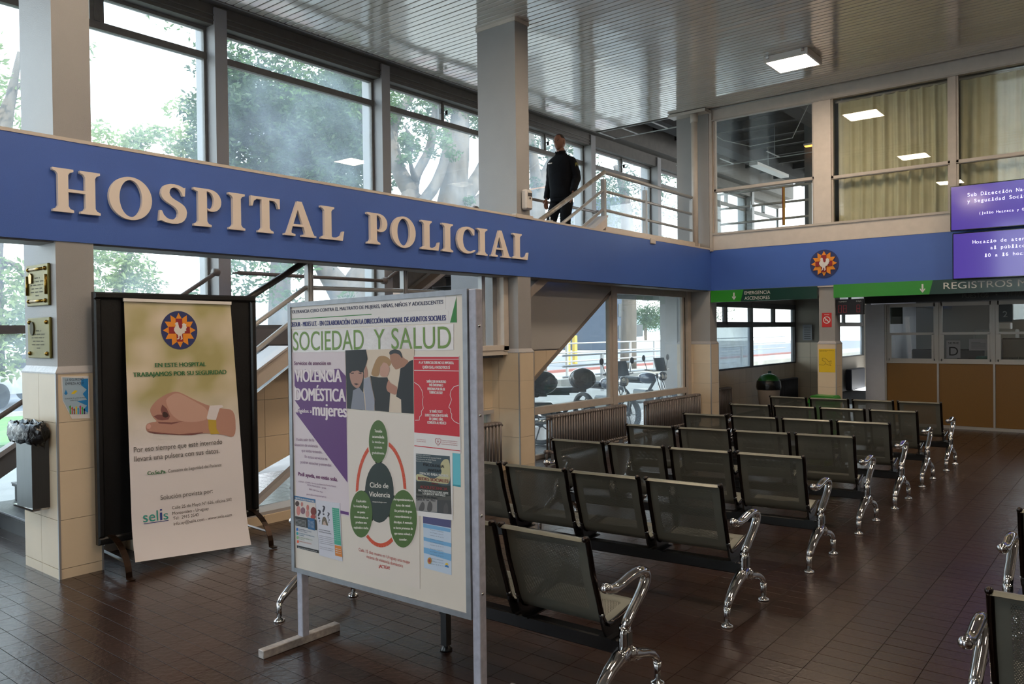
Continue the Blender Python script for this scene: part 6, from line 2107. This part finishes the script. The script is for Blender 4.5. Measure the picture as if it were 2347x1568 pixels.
tree('street_tree', 'thick leaning tree with many limbs close outside, left of the second pillar', (890, 900),
     [([(886, 905, 0), (895, 740, 0), (905, 680, 0), (962, 610, 0), (1015, 530, 0), (1037, 450, 0), (1045, 380, 0), (1052, 300, 0), (1058, 220, 0)], [.7, .55, .52, .46, .42, .40, .36, .30, .2]),
      ([(1000, 545, 0), (965, 480, 0), (1000, 420, 0), (1025, 340, -.2), (1020, 280, -.4)], [.3, .16, .15, .12, .08]),
      ([(1030, 500, 0), (1075, 440, 0), (1120, 360, .2), (1150, 270, .3)], [.3, .22, .2, .12]),
      ([(1045, 540, 0), (1090, 470, 0), (1150, 420, 0), (1210, 340, 0)], [.25, .2, .16, .1])],
     [(1040, 240, 1.3, 500, 0), (1010, 330, .7, 200, -.6), (1080, 250, 1.2, 400, 0), (1090, 470, .6, 160, -1), (1060, 560, .9, 200, 0), (1120, 150, 2, 500, 0)], LEAF1, 15.0, 2, .12)
tree('street_tree', 'tree whose trunk shows just left of the officer', (1225, 850),
     [([(1222, 860, 0), (1225, 640, 0), (1222, 540, 0), (1232, 450, 0), (1262, 390, 0), (1290, 330, 0), (1330, 250, 0)], [.5, .42, .4, .36, .3, .26, .15]),
      ([(1232, 450, 0), (1225, 380, 0), (1215, 300, 0)], [.25, .18, .1])],
     [(1250, 350, 1.3, 400, 0), (1230, 440, 1.0, 260, 0), (1300, 340, 1.4, 420, 0), (1330, 460, 1.3, 260, 0), (1270, 520, 1.0, 160, 0)], LEAF2, 17.0, 3, .13)
tree('street_tree', 'airy tree beyond the gallery railing, right of the officer', (1440, 850),
     [([(1440, 860, 0), (1442, 640, 0), (1438, 520, 0), (1430, 440, 0), (1410, 380, 0)], [.4, .34, .3, .22, .1])],
     [(1400, 430, 1.7, 500, 0), (1460, 460, 1.9, 520, 0), (1530, 440, 1.8, 480, 0), (1390, 490, 1.2, 240, 0), (1500, 520, 1.3, 200, 0)], LEAF2, 19.0, 4, .14)
# middle distance, leafy wall in the wide window
rg = random.Random(9)
cl = []
for _ in range(84):
    x = rg.uniform(515, 850)
    top = 225 + 45 * math.sin(x * .02) - (x - 515) * .12
    cl.append((x, rg.uniform(top, 470), 1.7, 430, rg.uniform(-2, 2)))
tree('street_tree', 'dense round green tree filling the wide upper window', (640, 850),
     [([(640, 860, 0), (642, 640, 0), (650, 500, 0), (620, 400, 0)], [.5, .42, .35, .2]), ([(648, 520, 0), (700, 430, 0), (740, 360, 0)], [.25, .2, .1]), ([(648, 560, 0), (600, 480, 0), (560, 420, 0)], [.25, .2, .1])],
     cl, LEAF2, 27.0, 5, .19)
cl = [(x, y, 1.6, 360, 0) for x, y in ((790, 170), (830, 220), (760, 240), (820, 300), (850, 160), (840, 380), (800, 420))]
tree('street_tree', 'darker tree at the right side of the wide upper window', (870, 850),
     [([(868, 860, 0), (868, 640, 0), (862, 480, 0), (850, 330, 0), (830, 240, 0)], [.5, .42, .36, .3, .15])], cl, LEAF2, 22.0, 6, .16)
cl = [(x, y, 1.5, 220, 0) for x, y in ((430, 300), (470, 280), (400, 320), (330, 330), (270, 320), (440, 350), (380, 360))]
cl += [(x, y, 1.5, 260, 0) for x, y in ((230, 600), (265, 640), (300, 650), (240, 570), (210, 650), (320, 655))]
tree('street_tree', 'pale hazy tree low in the bright window between the pillar and the first post', (270, 820),
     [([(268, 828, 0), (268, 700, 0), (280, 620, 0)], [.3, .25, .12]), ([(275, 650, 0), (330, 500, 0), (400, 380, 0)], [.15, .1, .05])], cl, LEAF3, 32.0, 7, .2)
cl = [(x, y, 1.5, 150, 0) for x, y in ((20, 60), (40, 130), (15, 190), (45, 240), (10, 290), (-30, 120), (-40, 230))] + [(x, y, 1.3, 300, 0) for x, y in ((10, 640), (40, 700), (20, 790), (45, 820), (-20, 740), (35, 660))]
tree('street_tree', 'sparse tree at the far left edge with branches over the parked cars', (-30, 850),
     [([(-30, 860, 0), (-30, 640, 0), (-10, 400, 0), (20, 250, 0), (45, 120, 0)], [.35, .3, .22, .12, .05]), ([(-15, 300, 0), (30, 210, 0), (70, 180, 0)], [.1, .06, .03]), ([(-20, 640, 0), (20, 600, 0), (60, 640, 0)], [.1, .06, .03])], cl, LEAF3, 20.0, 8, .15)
# parked cars at the far left
def car(x, y, rz, c, lab):
    t = empty('parked_car', (0, 0, 0))
    tag(t, lab, 'car', 'cars parked across the street')
    P = [(-2.1, .35), (-2.12, .75), (-1.75, .92), (-1.2, 1.0), (-.75, 1.42), (.7, 1.45), (1.35, .98), (1.95, .88), (2.12, .7), (2.1, .35)]
    m = MB()
    m.prism(P, frm((0, 0, 0), (1, 0, 0), (0, 0, 1), (0, -1, 0)), -.84, .84)
    m.build('body', pm('car_' + c, c, .2, .3, coat=.5), t)
    gm = pm('car_glass', '1B2328', .08)
    for s in (1, -1):
        MB().prism([(-1.1, 1.0), (-.68, 1.36), (-.05, 1.38), (-.05, 1.0)], frm((0, s * .845, 0), (1, 0, 0), (0, 0, 1), (0, -1, 0)), -.006, .006).build('side_window', gm, t)
        MB().prism([(.03, 1.0), (.03, 1.38), (.62, 1.38), (1.15, 1.0)], frm((0, s * .845, 0), (1, 0, 0), (0, 0, 1), (0, -1, 0)), -.006, .006).build('side_window', gm, t)
        for xx in (-1.35, 1.35):
            MB().lathe([(0, -.1), (.22, -.1), (.32, -.09), (.33, -.05), (.33, .05), (.32, .09), (.22, .1), (0, .1)], (xx, s * .78, .33), 20, 'Y').build('wheel', pm('tyre', '1A1A1B', .7), t)
        MB().box(-2.14, -2.1, s * .6 - .15, s * .6 + .15, .68, .82).build('tail_light', pm('tail_red', '8E1C1C', .3), t)
    t.location = (x, y, -.07)
    t.rotation_euler = (0, 0, rz)
for px_, py_, Y_, c, lab in ((20, 905, 30, 'B9BCC0', 'silver hatchback parked outside, uppermost of the cars at the far left'), (30, 935, 24, 'D8D8D8', 'white car parked nearest the windows at the far left'), (-20, 885, 37, '5C6268', 'grey car parked farthest back at the far left')):
    p = at(px_, py_, Y=Y_)
    car(p.x, Y_, .5, c, lab)
# street lamp, railings, building, far hills
p = at(522, 640, Y=24)
t = thing('street_lamp', (p.x, 24, -.05), 'pale disc-shaped street lamp outside behind the left post', 'street lamp')
MB().tube([(p.x, 24, -.05), (p.x, 24, at(522, 612, Y=24).z)], .06, 8).build('pole', RAILM, t)
z = at(522, 600, Y=24).z
MB().lathe([(0, .16), (.25, .10), (.36, .0), (.3, -.03), (.12, -.25), (0, -.26)], (p.x, 24, z), 20).build('lamp_head', WHITE, t)
def outer_rail(name, lab, pts, zs, Y, posts):
    t = thing(name, (at(pts[0], 850, Y=Y).x, Y, -.05), lab, 'railing')
    xa, xb = at(pts[0], 850, Y=Y).x, at(pts[1], 850, Y=Y).x
    for z in zs:
        MB().tube([(xa, Y, z), (xb, Y, z)], .03, 8).build('rail', RAILM, t)
    for x in posts:
        xx = at(x, 850, Y=Y).x
        MB().box(xx - .04, xx + .04, Y - .04, Y + .04, -.05, zs[0]).build('post', RAILM, t)
outer_rail('ramp_railing', 'near steel ramp railing outside the lobby glass', (1290, 1700), (1.05, .75, .45), 12.6, (1380, 1524, 1700))
outer_rail('ramp_railing', 'second steel ramp railing farther out beyond the lobby glass', (1250, 1800), (1.25, .9, .55), 17.5, (1300, 1445, 1500, 1600))
t = tag(MB().box(20, 60, 14.2, 14.4, -.05, .22).build('ramp_kerb', PAVE), 'low concrete ramp kerb between the outdoor railings', 'kerb')
BG = pm('building_green', 'A3B0A0', .8, var=.05)
p0, p1 = at(1325, 740, Y=46), at(1425, 735, Y=46)
t = thing('street_building', ((p0.x + p1.x) / 2, 48, -.05), 'pale green two-storey building across the street', 'building')
MB().box(p0.x - 3, p1.x + 2, 46, 54, -.05, p0.z).build('wall', BG, t)
MB().box(p0.x - 3.2, p1.x + 2.2, 45.8, 54, p0.z - .1, p0.z + .15).build('cornice', pm('building_trim', '8B9688', .8), t)
for i in range(5):
    xx = p0.x - 1 + i * 3.2
    MB().box(xx, xx + 1.5, 45.93, 46.02, 1.0, 2.4).build('window', pm('car_glass', '1B2328', .08), t)
p0, p1 = at(1412, 672, Y=38), at(1447, 672, Y=38)
t = thing('dark_tower', ((p0.x + p1.x) / 2, 38, -.05), 'dark blue-grey tall facade rising beyond the railings', 'building')
MB().box(p0.x, p1.x, 38, 44, -.05, 14).build('wall', pm('tower_dark', '3B4656', .6), t)
for i in range(6):
    MB().box(p0.x + .3, p1.x - .3, 37.95, 38.02, 1 + i * 2, 2.2 + i * 2).build('window_band', pm('car_glass', '1B2328', .08), t)
for i, px_ in enumerate((1302, 1318)):
    p = at(px_, 850, Y=24)
    tag(MB().cbox(p.x - .12, p.x + .12, 23.9, 24.1, -.05, 1.5, .02).build('yellow_pillar', pm('pillar_yellow', 'BFA24A', .7)), 'yellow concrete post outside, %s one of the pair' % ('left', 'right')[i], 'post')
for i, (px_, r_, lab) in enumerate(((1480, 4, 'round bluish tree far away over the railings'), (1540, 6, 'taller pale far tree at the lobby window edge'), (1600, 7, 'far tree seen through the passage windows'))):
    Y_ = 70
    p = at(px_, 800, Y=Y_)
    rg = random.Random(40 + i)
    t = thing('far_tree', (p.x, Y_, -.05), lab, 'tree')
    MB().tube([(p.x, Y_, -.05), (p.x, Y_, 3)], .3, 8).build('trunk', BARK, t)
    m = MB()
    for _ in range(30):
        leaves(m, (p.x + rg.uniform(-r_, r_) * .7, Y_ + rg.uniform(-r_, r_) * .7, 3.5 + rg.uniform(-1, r_ * .5)), r_ * .35, 120, .22, rg)
    tag(m.build('foliage', LEAF2, t, fix=False), kind='stuff')
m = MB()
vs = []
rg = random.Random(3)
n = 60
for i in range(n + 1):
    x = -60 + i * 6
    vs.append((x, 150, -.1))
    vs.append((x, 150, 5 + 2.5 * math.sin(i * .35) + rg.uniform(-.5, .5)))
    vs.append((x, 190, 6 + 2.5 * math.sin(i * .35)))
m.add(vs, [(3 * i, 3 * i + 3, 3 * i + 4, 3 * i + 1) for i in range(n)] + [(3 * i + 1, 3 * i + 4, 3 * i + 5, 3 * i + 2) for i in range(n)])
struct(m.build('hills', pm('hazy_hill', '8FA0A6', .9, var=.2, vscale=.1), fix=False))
# outdoor column just beyond the lobby glass
_a, _b = at(1552, 800, Y=7.8).x, at(1580, 800, Y=7.8).x
tag(MB().box(_a, _b, 7.8, 8.2, -.01, 2.45).build('outdoor_column', GREY), 'grey square column just outside the lobby glass', 'pillar')
# motorcycles close outside the lobby glass
def moto(x, y, rz, lab, top_box):
    t = empty('motorcycle', (0, 0, 0))
    tag(t, lab, 'motorcycle', 'motorcycles parked outside the lobby glass')
    TY_ = pm('tyre', '1A1A1B', .7)
    for xx in (-.62, .62):
        MB().lathe([(.24, -.045), (.29, -.04), (.305, 0), (.29, .04), (.24, .045), (.235, 0), (.24, -.045)], (xx, 0, .305), 24, 'Y').build('tyre', TY_, t)
        m = MB()
        m.lathe([(0, -.03), (.04, -.03), (.04, .03), (0, .03)], (xx, 0, .305), 10, 'Y')
        for k in range(5):
            a = k * 1.2566
            m.beam((xx, 0, .305), (xx + .24 * math.cos(a), 0, .305 + .24 * math.sin(a)), .02, .02, (0, 1, 0))
        m.build('wheel_spokes', STEEL, t)
    m = MB()
    for s in (1, -1):
        m.tube([(.62, s * .07, .305), (.40, s * .07, .85)], .02, 8)
    m.tube([(.40, -.08, .88), (.40, .08, .88)], .02, 8)
    m.build('fork', CHROME, t)
    m = MB()
    m.tube([(.38, 0, .86), (.15, 0, .55), (-.2, 0, .42), (-.62, 0, .305)], .03, 8).tube([(.38, 0, .86), (0, 0, .72), (-.45, 0, .72)], .03, 8)
    m.build('frame', BLACKM, t)
    MB().sphere((.12, 0, .80), .2, 14, 10, 1.2, .62, .55).build('fuel_tank', pm('moto_paint', '1C2A44', .2, coat=.6), t)
    MB().cbox(-.62, .0, -.12, .12, .73, .82, .03).build('seat', BLACKM, t)
    MB().cbox(-.18, .2, -.12, .12, .32, .58, .03).build('engine', STEEL, t)
    MB().tube([(.1, .12, .4), (-.2, .15, .3), (-.75, .15, .38)], [.025, .03, .045], 10).build('exhaust', CHROME, t)
    MB().tube([(.36, -.34, .98), (.40, -.12, .95), (.40, .12, .95), (.36, .34, .98)], .014, 8).build('handlebar', CHROME, t)
    MB().lathe([(0, .06), (.08, .05), (.09, -.02), (.05, -.08), (0, -.09)], (.5, 0, .85), 16, 'X').build('headlight', CHROME, t)
    for s in (1, -1):
        m = MB()
        m.tube([(.36, s * .27, .98), (.34, s * .33, 1.16)], .006, 6)
        m.sphere((.34, s * .34, 1.2), .06, 12, 8, .25, .8, 1)
        m.build('mirror', BLACKM, t)
    MB().prism([(.50, .95), (.42, 1.2), (.40, 1.2), (.47, .95)], frm((0, 0, 0), (1, 0, 0), (0, 0, 1), (0, -1, 0)), -.14, .14).build('windshield', pm('smoked_plastic', '2A3036', .1), t)
    if top_box:
        MB().sphere((-.66, 0, .95), .24, 16, 10, .95, .95, .75).build('top_box', pm('helmet_black', '15171C', .15, coat=.6), t)
        MB().box(-.72, -.45, -.05, .05, .74, .8).build('rack', BLACKM, t)
    t.location = (x, y, -.004)
    t.rotation_euler = (0, 0, rz)
moto(9.3, 7.75, 2.1, 'motorcycle with a round black top box outside, nearest the middle pillar', True)
moto(10.3, 7.7, 2.2, 'motorcycle with a round top box outside, second from the middle pillar', True)
moto(11.9, 7.5, -1.9, 'motorcycle facing the glass with its mirrors above the rail, between the radiators', False)
moto(13.6, 7.7, -1.8, 'motorcycle outside, nearest the corner pillar, only its screen showing', False)
# ================================================================== STANDING OFFICER (one continuous skinned body)
def skin(name, verts, edges, radii, mat, parent, root=0, sub=2):
    me = bpy.data.meshes.new(name)
    me.from_pydata([tuple(v) for v in verts], edges, [])
    o = bpy.data.objects.new(name, me)
    COL.objects.link(o)
    sm = o.modifiers.new('s', 'SKIN')
    sm.use_smooth_shade = True
    for i, r in enumerate(radii):
        d = me.skin_vertices[0].data[i]
        d.radius = r if isinstance(r, tuple) else (r, r)
        d.use_root = (i == root)
    sb = o.modifiers.new('d', 'SUBSURF')
    sb.levels = sub
    sb.render_levels = sub
    dg = bpy.context.evaluated_depsgraph_get()
    ev = o.evaluated_get(dg)
    nm = bpy.data.meshes.new_from_object(ev)
    bpy.data.objects.remove(o)
    for p in nm.polygons:
        p.use_smooth = True
    nm.materials.clear()
    nm.materials.append(mat)
    r = bpy.data.objects.new(name, nm)
    COL.objects.link(r)
    r.parent = parent
    return r
SKIN = pm('skin_tone', '7E5543', .55); UNI = pm('navy_uniform', '090B11', .9, var=.2, vscale=9, bump=.5, bscale=22, spec=.2)
HAIRM = pm('cropped_hair', '2A201B', .9)
off = thing('person', (9.50, 6.70, 2.79), 'person in a dark navy uniform jacket on the upper stairs, hand near the handrail', 'person')
# local axes: x forward, y to his left, z up from the soles
H = {}
def N(k, x, y, z, r):
    H[k] = (Vector((x, y, z)), r)
N('pelvis', 0, 0, .93, (.11, .09)); N('waist', .0, 0, 1.07, (.105, .085)); N('chest', .0, 0, 1.27, (.12, .09)); N('upper', -.005, 0, 1.385, (.085, .065)); N('neck', .0, 0, 1.50, .058); N('skull0', .02, 0, 1.60, .07)
for s, a in ((1, 'l'), (-1, 'r')):
    N(a + 'sh', -.01, s * .165, 1.375, .045)
    if s == 1:
        N(a + 'el', -.06, s * .225, 1.13, .047); N(a + 'wr', .09, s * .27, .90, .028)
    else:
        N(a + 'el', -.03, s * .222, 1.12, .047); N(a + 'wr', .06, s * .225, .865, .028)
    N(a + 'hip', .0, s * .085, .88, .07); N(a + 'kn', .045 if s == 1 else .12, s * .10, .50, .060)
    N(a + 'an', -.02 if s == 1 else .13, s * .10, .09, .040); N(a + 'to', .12 if s == 1 else .27, s * .115, .035, .035)
order = list(H)
E_ = [('pelvis', 'waist'), ('waist', 'chest'), ('chest', 'upper'), ('upper', 'neck'), ('neck', 'skull0')]
for a in 'lr':
    E_ += [('upper', a + 'sh'), (a + 'sh', a + 'el'), (a + 'el', a + 'wr'), ('pelvis', a + 'hip'), (a + 'hip', a + 'kn'), (a + 'kn', a + 'an'), (a + 'an', a + 'to')]
ix = {k: i for i, k in enumerate(order)}
body = skin('body', [H[k][0] for k in order], [(ix[a], ix[b]) for a, b in E_], [H[k][1] for k in order], SKIN, off, 0)
# head joined into the body mesh
import bmesh
def join_into(o, mb, smooth=True):
    bm = bmesh.new()
    bm.from_mesh(o.data)
    base = [bm.verts.new(v) for v in mb.v]
    for f in mb.f:
        try:
            fa = bm.faces.new([base[i] for i in f])
            fa.smooth = smooth
        except ValueError:
            pass
    bm.to_mesh(o.data)
    bm.free()
hd = MB()
C0 = Vector((.03, 0, 1.645))
lat = []
rows_, cols_ = 22, 28
def headpt(th, ph):
    """th 0 top .. pi chin, ph 0 forward"""
    x = math.sin(th) * math.cos(ph)
    y = math.sin(th) * math.sin(ph)
    z = math.cos(th)
    rx, ry, rz = .098, .076, .118
    if z < 0:
        rx *= 1 - .22 * (-z) ** 1.5
        ry *= 1 - .30 * (-z) ** 1.3
    p = Vector((x * rx, y * ry, z * rz))
    if x > 0:
        f = math.exp(-(y / .16) ** 2)
        p.x += f * (.020 * math.exp(-((z + .18) / .12) ** 2) * math.exp(-(y / .14) ** 2))      # nose tip
        p.x += .010 * math.exp(-((z + .02) / .16) ** 2) * math.exp(-(y / .12) ** 2)             # bridge
        p.x += .006 * math.exp(-((z - .16) / .07) ** 2)                                         # brow
        p.x -= .010 * math.exp(-((z - .02) / .08) ** 2) * math.exp(-((abs(y) - .38) / .16) ** 2)  # eye sockets
        p.x += .006 * math.exp(-((z + .46) / .06) ** 2) * math.exp(-(y / .25) ** 2)             # lips
        p.x += .010 * math.exp(-((z + .86) / .12) ** 2)                                         # chin
    if z < -.3:
        p.x += .012 * min(1, (-z - .3) * 2)
    return C0 + p
for i in range(rows_ + 1):
    for j in range(cols_):
        hd.v.append(tuple(headpt(math.pi * i / rows_, 2 * math.pi * j / cols_)))
hd.f = [(i * cols_ + j, i * cols_ + (j + 1) % cols_, (i + 1) * cols_ + (j + 1) % cols_, (i + 1) * cols_ + j) for i in range(rows_) for j in range(cols_)]
join_into(body, hd)
for s in (1, -1):
    e = MB()
    e.sphere((.02, s * .078, 1.64), .03, 10, 8, .55, .3, 1)
    e.sphere((.035, s * .082, 1.64), .012, 8, 6, .5, .4, 1)
    join_into(body, e)
# hands with five separate fingers
def hand(wr, fdir, palm_n, side, curl):
    """skin chains rooted in the palm"""
    f = Vector(fdir).normalized()
    n = Vector(palm_n).normalized()
    t = f.cross(n).normalized() * side
    V, Ed, Rr = [Vector(wr)], [], [.024]
    V.append(Vector(wr) + f * .05)
    Ed.append((0, 1))
    Rr.append((.036))
    for k, (o_, ln) in enumerate(((.030, .072), (.010, .080), (-.010, .074), (-.029, .058))):
        b = len(V)
        V.append(Vector(wr) + f * .088 + t * o_)
        Ed.append((1, b))
        Rr.append(.0105)
        d = f.copy()
        p = V[b]
        for q in range(3):
            a = curl * (q + 1) * .45
            d = (f * math.cos(a) + n * math.sin(a)).normalized()
            p = p + d * ln * (.42, .33, .25)[q]
            V.append(p)
            Ed.append((len(V) - 2, len(V) - 1))
            Rr.append((.0095, .0088, .0075)[q])
    b = len(V)
    V.append(Vector(wr) + f * .035 + t * .034)
    Ed.append((1, b))
    Rr.append(.013)
    V.append(V[b] + (f * .6 + t * .7 + n * .25).normalized() * .034)
    Ed.append((b, b + 1))
    Rr.append(.011)
    V.append(V[b + 1] + (f * .85 + t * .2 + n * .35).normalized() * .030)
    Ed.append((b + 1, b + 2))
    Rr.append(.0095)
    o = skin('hand_tmp', V, Ed, Rr, SKIN, off, 1, 1)
    m = MB()
    m.v = [tuple(v.co) for v in o.data.vertices]
    m.f = [tuple(p.vertices) for p in o.data.polygons]
    bpy.data.objects.remove(o)
    join_into(body, m)
hand(H['lwr'][0], (.35, .12, -.95), (.5, -.5, -.1), 1, .55)
hand(H['rwr'][0], (.15, .0, -1), (.2, .9, 0), 1, .5)
# clothes
def cloth(name, keys, edges, rs, root, sub=2, mat=UNI, extra=()):
    V = [H[k][0] if isinstance(k, str) else Vector(k) for k in keys]
    return skin(name, V, edges, rs, mat, off, root, sub)
def lb(m, name, mat):
    me = bpy.data.meshes.new(name)
    me.from_pydata([tuple(v) for v in m.v], [], m.f)
    me.materials.append(mat)
    bm = bmesh.new()
    bm.from_mesh(me)
    bmesh.ops.recalc_face_normals(bm, faces=bm.faces)
    bm.to_mesh(me)
    bm.free()
    for p in me.polygons:
        p.use_smooth = True
    o = bpy.data.objects.new(name, me)
    COL.objects.link(o)
    o.parent = off
    return o
def loft(m, rings, n=28, closed=True):
    """rings: (z, cx, cy, rx, ry, power)"""
    vs = []
    for k, (z, cx, cy, rx, ry, pw) in enumerate(rings):
        for i in range(n):
            a = 2 * math.pi * i / n
            c, s_ = math.cos(a), math.sin(a)
            f = 1 + .018 * math.sin(a * 5 + k * 1.3) + .012 * math.sin(a * 9 - k * 2.1)
            vs.append((cx + rx * f * math.copysign(abs(c) ** pw, c), cy + ry * f * math.copysign(abs(s_) ** pw, s_), z))
    fs = [(l * n + i, l * n + (i + 1) % n, (l + 1) * n + (i + 1) % n, (l + 1) * n + i) for l in range(len(rings) - 1) for i in range(n)]
    fs += [tuple(range(n)), tuple(range((len(rings) - 1) * n, len(rings) * n))]
    m.add(vs, fs)
m = MB()
loft(m, [(.845, .0, 0, .118, .158, .85), (.85, .0, 0, .128, .17, .85), (.92, 0, 0, .133, .178, .85), (.97, 0, 0, .128, .172, .85), (1.03, 0, 0, .132, .175, .85), (1.12, .004, 0, .136, .18, .82), (1.22, .008, 0, .14, .188, .82), (1.31, .008, 0, .138, .196, .8), (1.37, .002, 0, .128, .198, .8), (1.41, -.004, 0, .112, .185, .85), (1.44, -.006, 0, .095, .15, .9), (1.465, -.004, 0, .08, .108, 1), (1.49, 0, 0, .07, .08, 1), (1.51, .004, 0, .066, .070, 1)])
for a, s_ in (('l', 1), ('r', -1)):
    P = [Vector((-.005, s_ * .10, 1.40)), H[a + 'sh'][0] + Vector((0, s_ * .005, -.02)), H[a + 'sh'][0].lerp(H[a + 'el'][0], .5) + Vector((-.005, s_ * .008, 0)), H[a + 'el'][0], H[a + 'el'][0].lerp(H[a + 'wr'][0], .4), H[a + 'el'][0].lerp(H[a + 'wr'][0], .8), H[a + 'el'][0].lerp(H[a + 'wr'][0], .96)]
    Q, RR = [], []
    rs = [.05, .073, .068, .062, .056, .048, .044]
    for i in range(len(P) - 1):
        for k in range(5):
            q = k / 5
            p0, p1, p2, p3 = P[max(i - 1, 0)], P[i], P[i + 1], P[min(i + 2, len(P) - 1)]
            Q.append(.5 * ((2 * p1) + (p2 - p0) * q + (2 * p0 - 5 * p1 + 4 * p2 - p3) * q * q + (3 * p1 - p0 - 3 * p2 + p3) * q ** 3))
            RR.append((rs[i] * (1 - q) + rs[i + 1] * q) * (1 + .035 * math.sin((i * 5 + k) * 1.7)))
    Q.append(P[-1])
    RR.append(rs[-1])
    m.tube(Q, RR, 16)
jo = lb(m, 'jacket', UNI)
m = MB()
loft(m, [(.80, 0, 0, .12, .165, .85), (.86, 0, 0, .12, .165, .85), (.95, 0, 0, .115, .155, .85)])
for a, s_ in (('l', 1), ('r', -1)):
    h_, k_, n_ = H[a + 'hip'][0], H[a + 'kn'][0], H[a + 'an'][0]
    m.tube([h_ + Vector((0, -s_ * .01, .03)), h_ + Vector((0, 0, -.1)), h_.lerp(k_, .6), k_, k_.lerp(n_, .35), k_.lerp(n_, .7), n_ + Vector((0, 0, .0))], [.098, .098, .084, .074, .073, .07, .074], 18)
lb(m, 'trousers', UNI)
for a in 'lr':
    p = H[a + 'an'][0]
    q = H[a + 'to'][0]
    skin('boot', [p + Vector((0, 0, .08)), p + Vector((0, 0, -.03)), q + Vector((.02, 0, .015))], [(0, 1), (1, 2)], [.055, .052, .042], BLACKM, off, 1, 2)
m = MB()
m.smooth = True
n = 22
for k, (r, z, fx) in enumerate(((.070, 1.455, 0), (.078, 1.50, .004), (.080, 1.535, .008), (.074, 1.53, .006), (.066, 1.47, 0))):
    for i in range(n):
        a = .42 + (2 * math.pi - .84) * i / (n - 1)
        m.v.append((r * math.cos(a) * 1.0 + fx + .005, r * math.sin(a) * .95, z - .012 * (1 + math.cos(a))))
m.f = [(l * n + i, l * n + i + 1, (l + 1) * n + i + 1, (l + 1) * n + i) for l in range(4) for i in range(n - 1)]
m.mi = [0] * len(m.f)
m.sm = [True] * len(m.f)
lb(m, 'collar', UNI)
# hair cap: close crop
m = MB()
for i in range(0, 9):
    for j in range(cols_):
        th, ph = math.pi * i / rows_, 2 * math.pi * j / cols_
        lim = 1.0 if abs(((ph + math.pi) % (2 * math.pi)) - math.pi) > .9 else .55
        q = headpt(min(th, math.pi * 9 / rows_ * lim) , ph)
        m.v.append(tuple(C0 + (q - C0) * 1.025))
m.f = [(i * cols_ + j, i * cols_ + (j + 1) % cols_, (i + 1) * cols_ + (j + 1) % cols_, (i + 1) * cols_ + j) for i in range(8) for j in range(cols_)]
lb(m, 'hair', HAIRM)
for s in (1, -1):
    m = MB()
    m.sphere((.115, s * .03, 1.652), .0095, 10, 8, .5, 1.3, .6)
    lb(m, 'eye', pm('eye_dark', '1C1512', .3))
    m = MB()
    m.beam((.119, s * .016, 1.668), (.111, s * .048, 1.669), .006, .006)
    lb(m, 'eyebrow', HAIRM)
m = MB()
m.sphere((.112, 0, 1.592), .02, 12, 6, .3, 1, .28)
lb(m, 'mouth', pm('lip_tone', '7E4A40', .6))
m = MB()
m.lathe([(0, 0), (.032, 0), (.034, .003), (0, .006)], (0, 0, 0), 20, 'Y')
bdg = lb(m, 'sleeve_badge', pm('badge_olive', '5E5B24', .6))
bdg.location = (-.02, .258, 1.30)
bdg.rotation_euler = (0, 0, -.2)
m = MB().box(.143, .150, -.12, -.05, 1.335, 1.350)
lb(m, 'name_tape', PAPER)
off.rotation_euler = (0, 0, math.radians(178))
off.scale = (1.03, 1.03, 1.03)
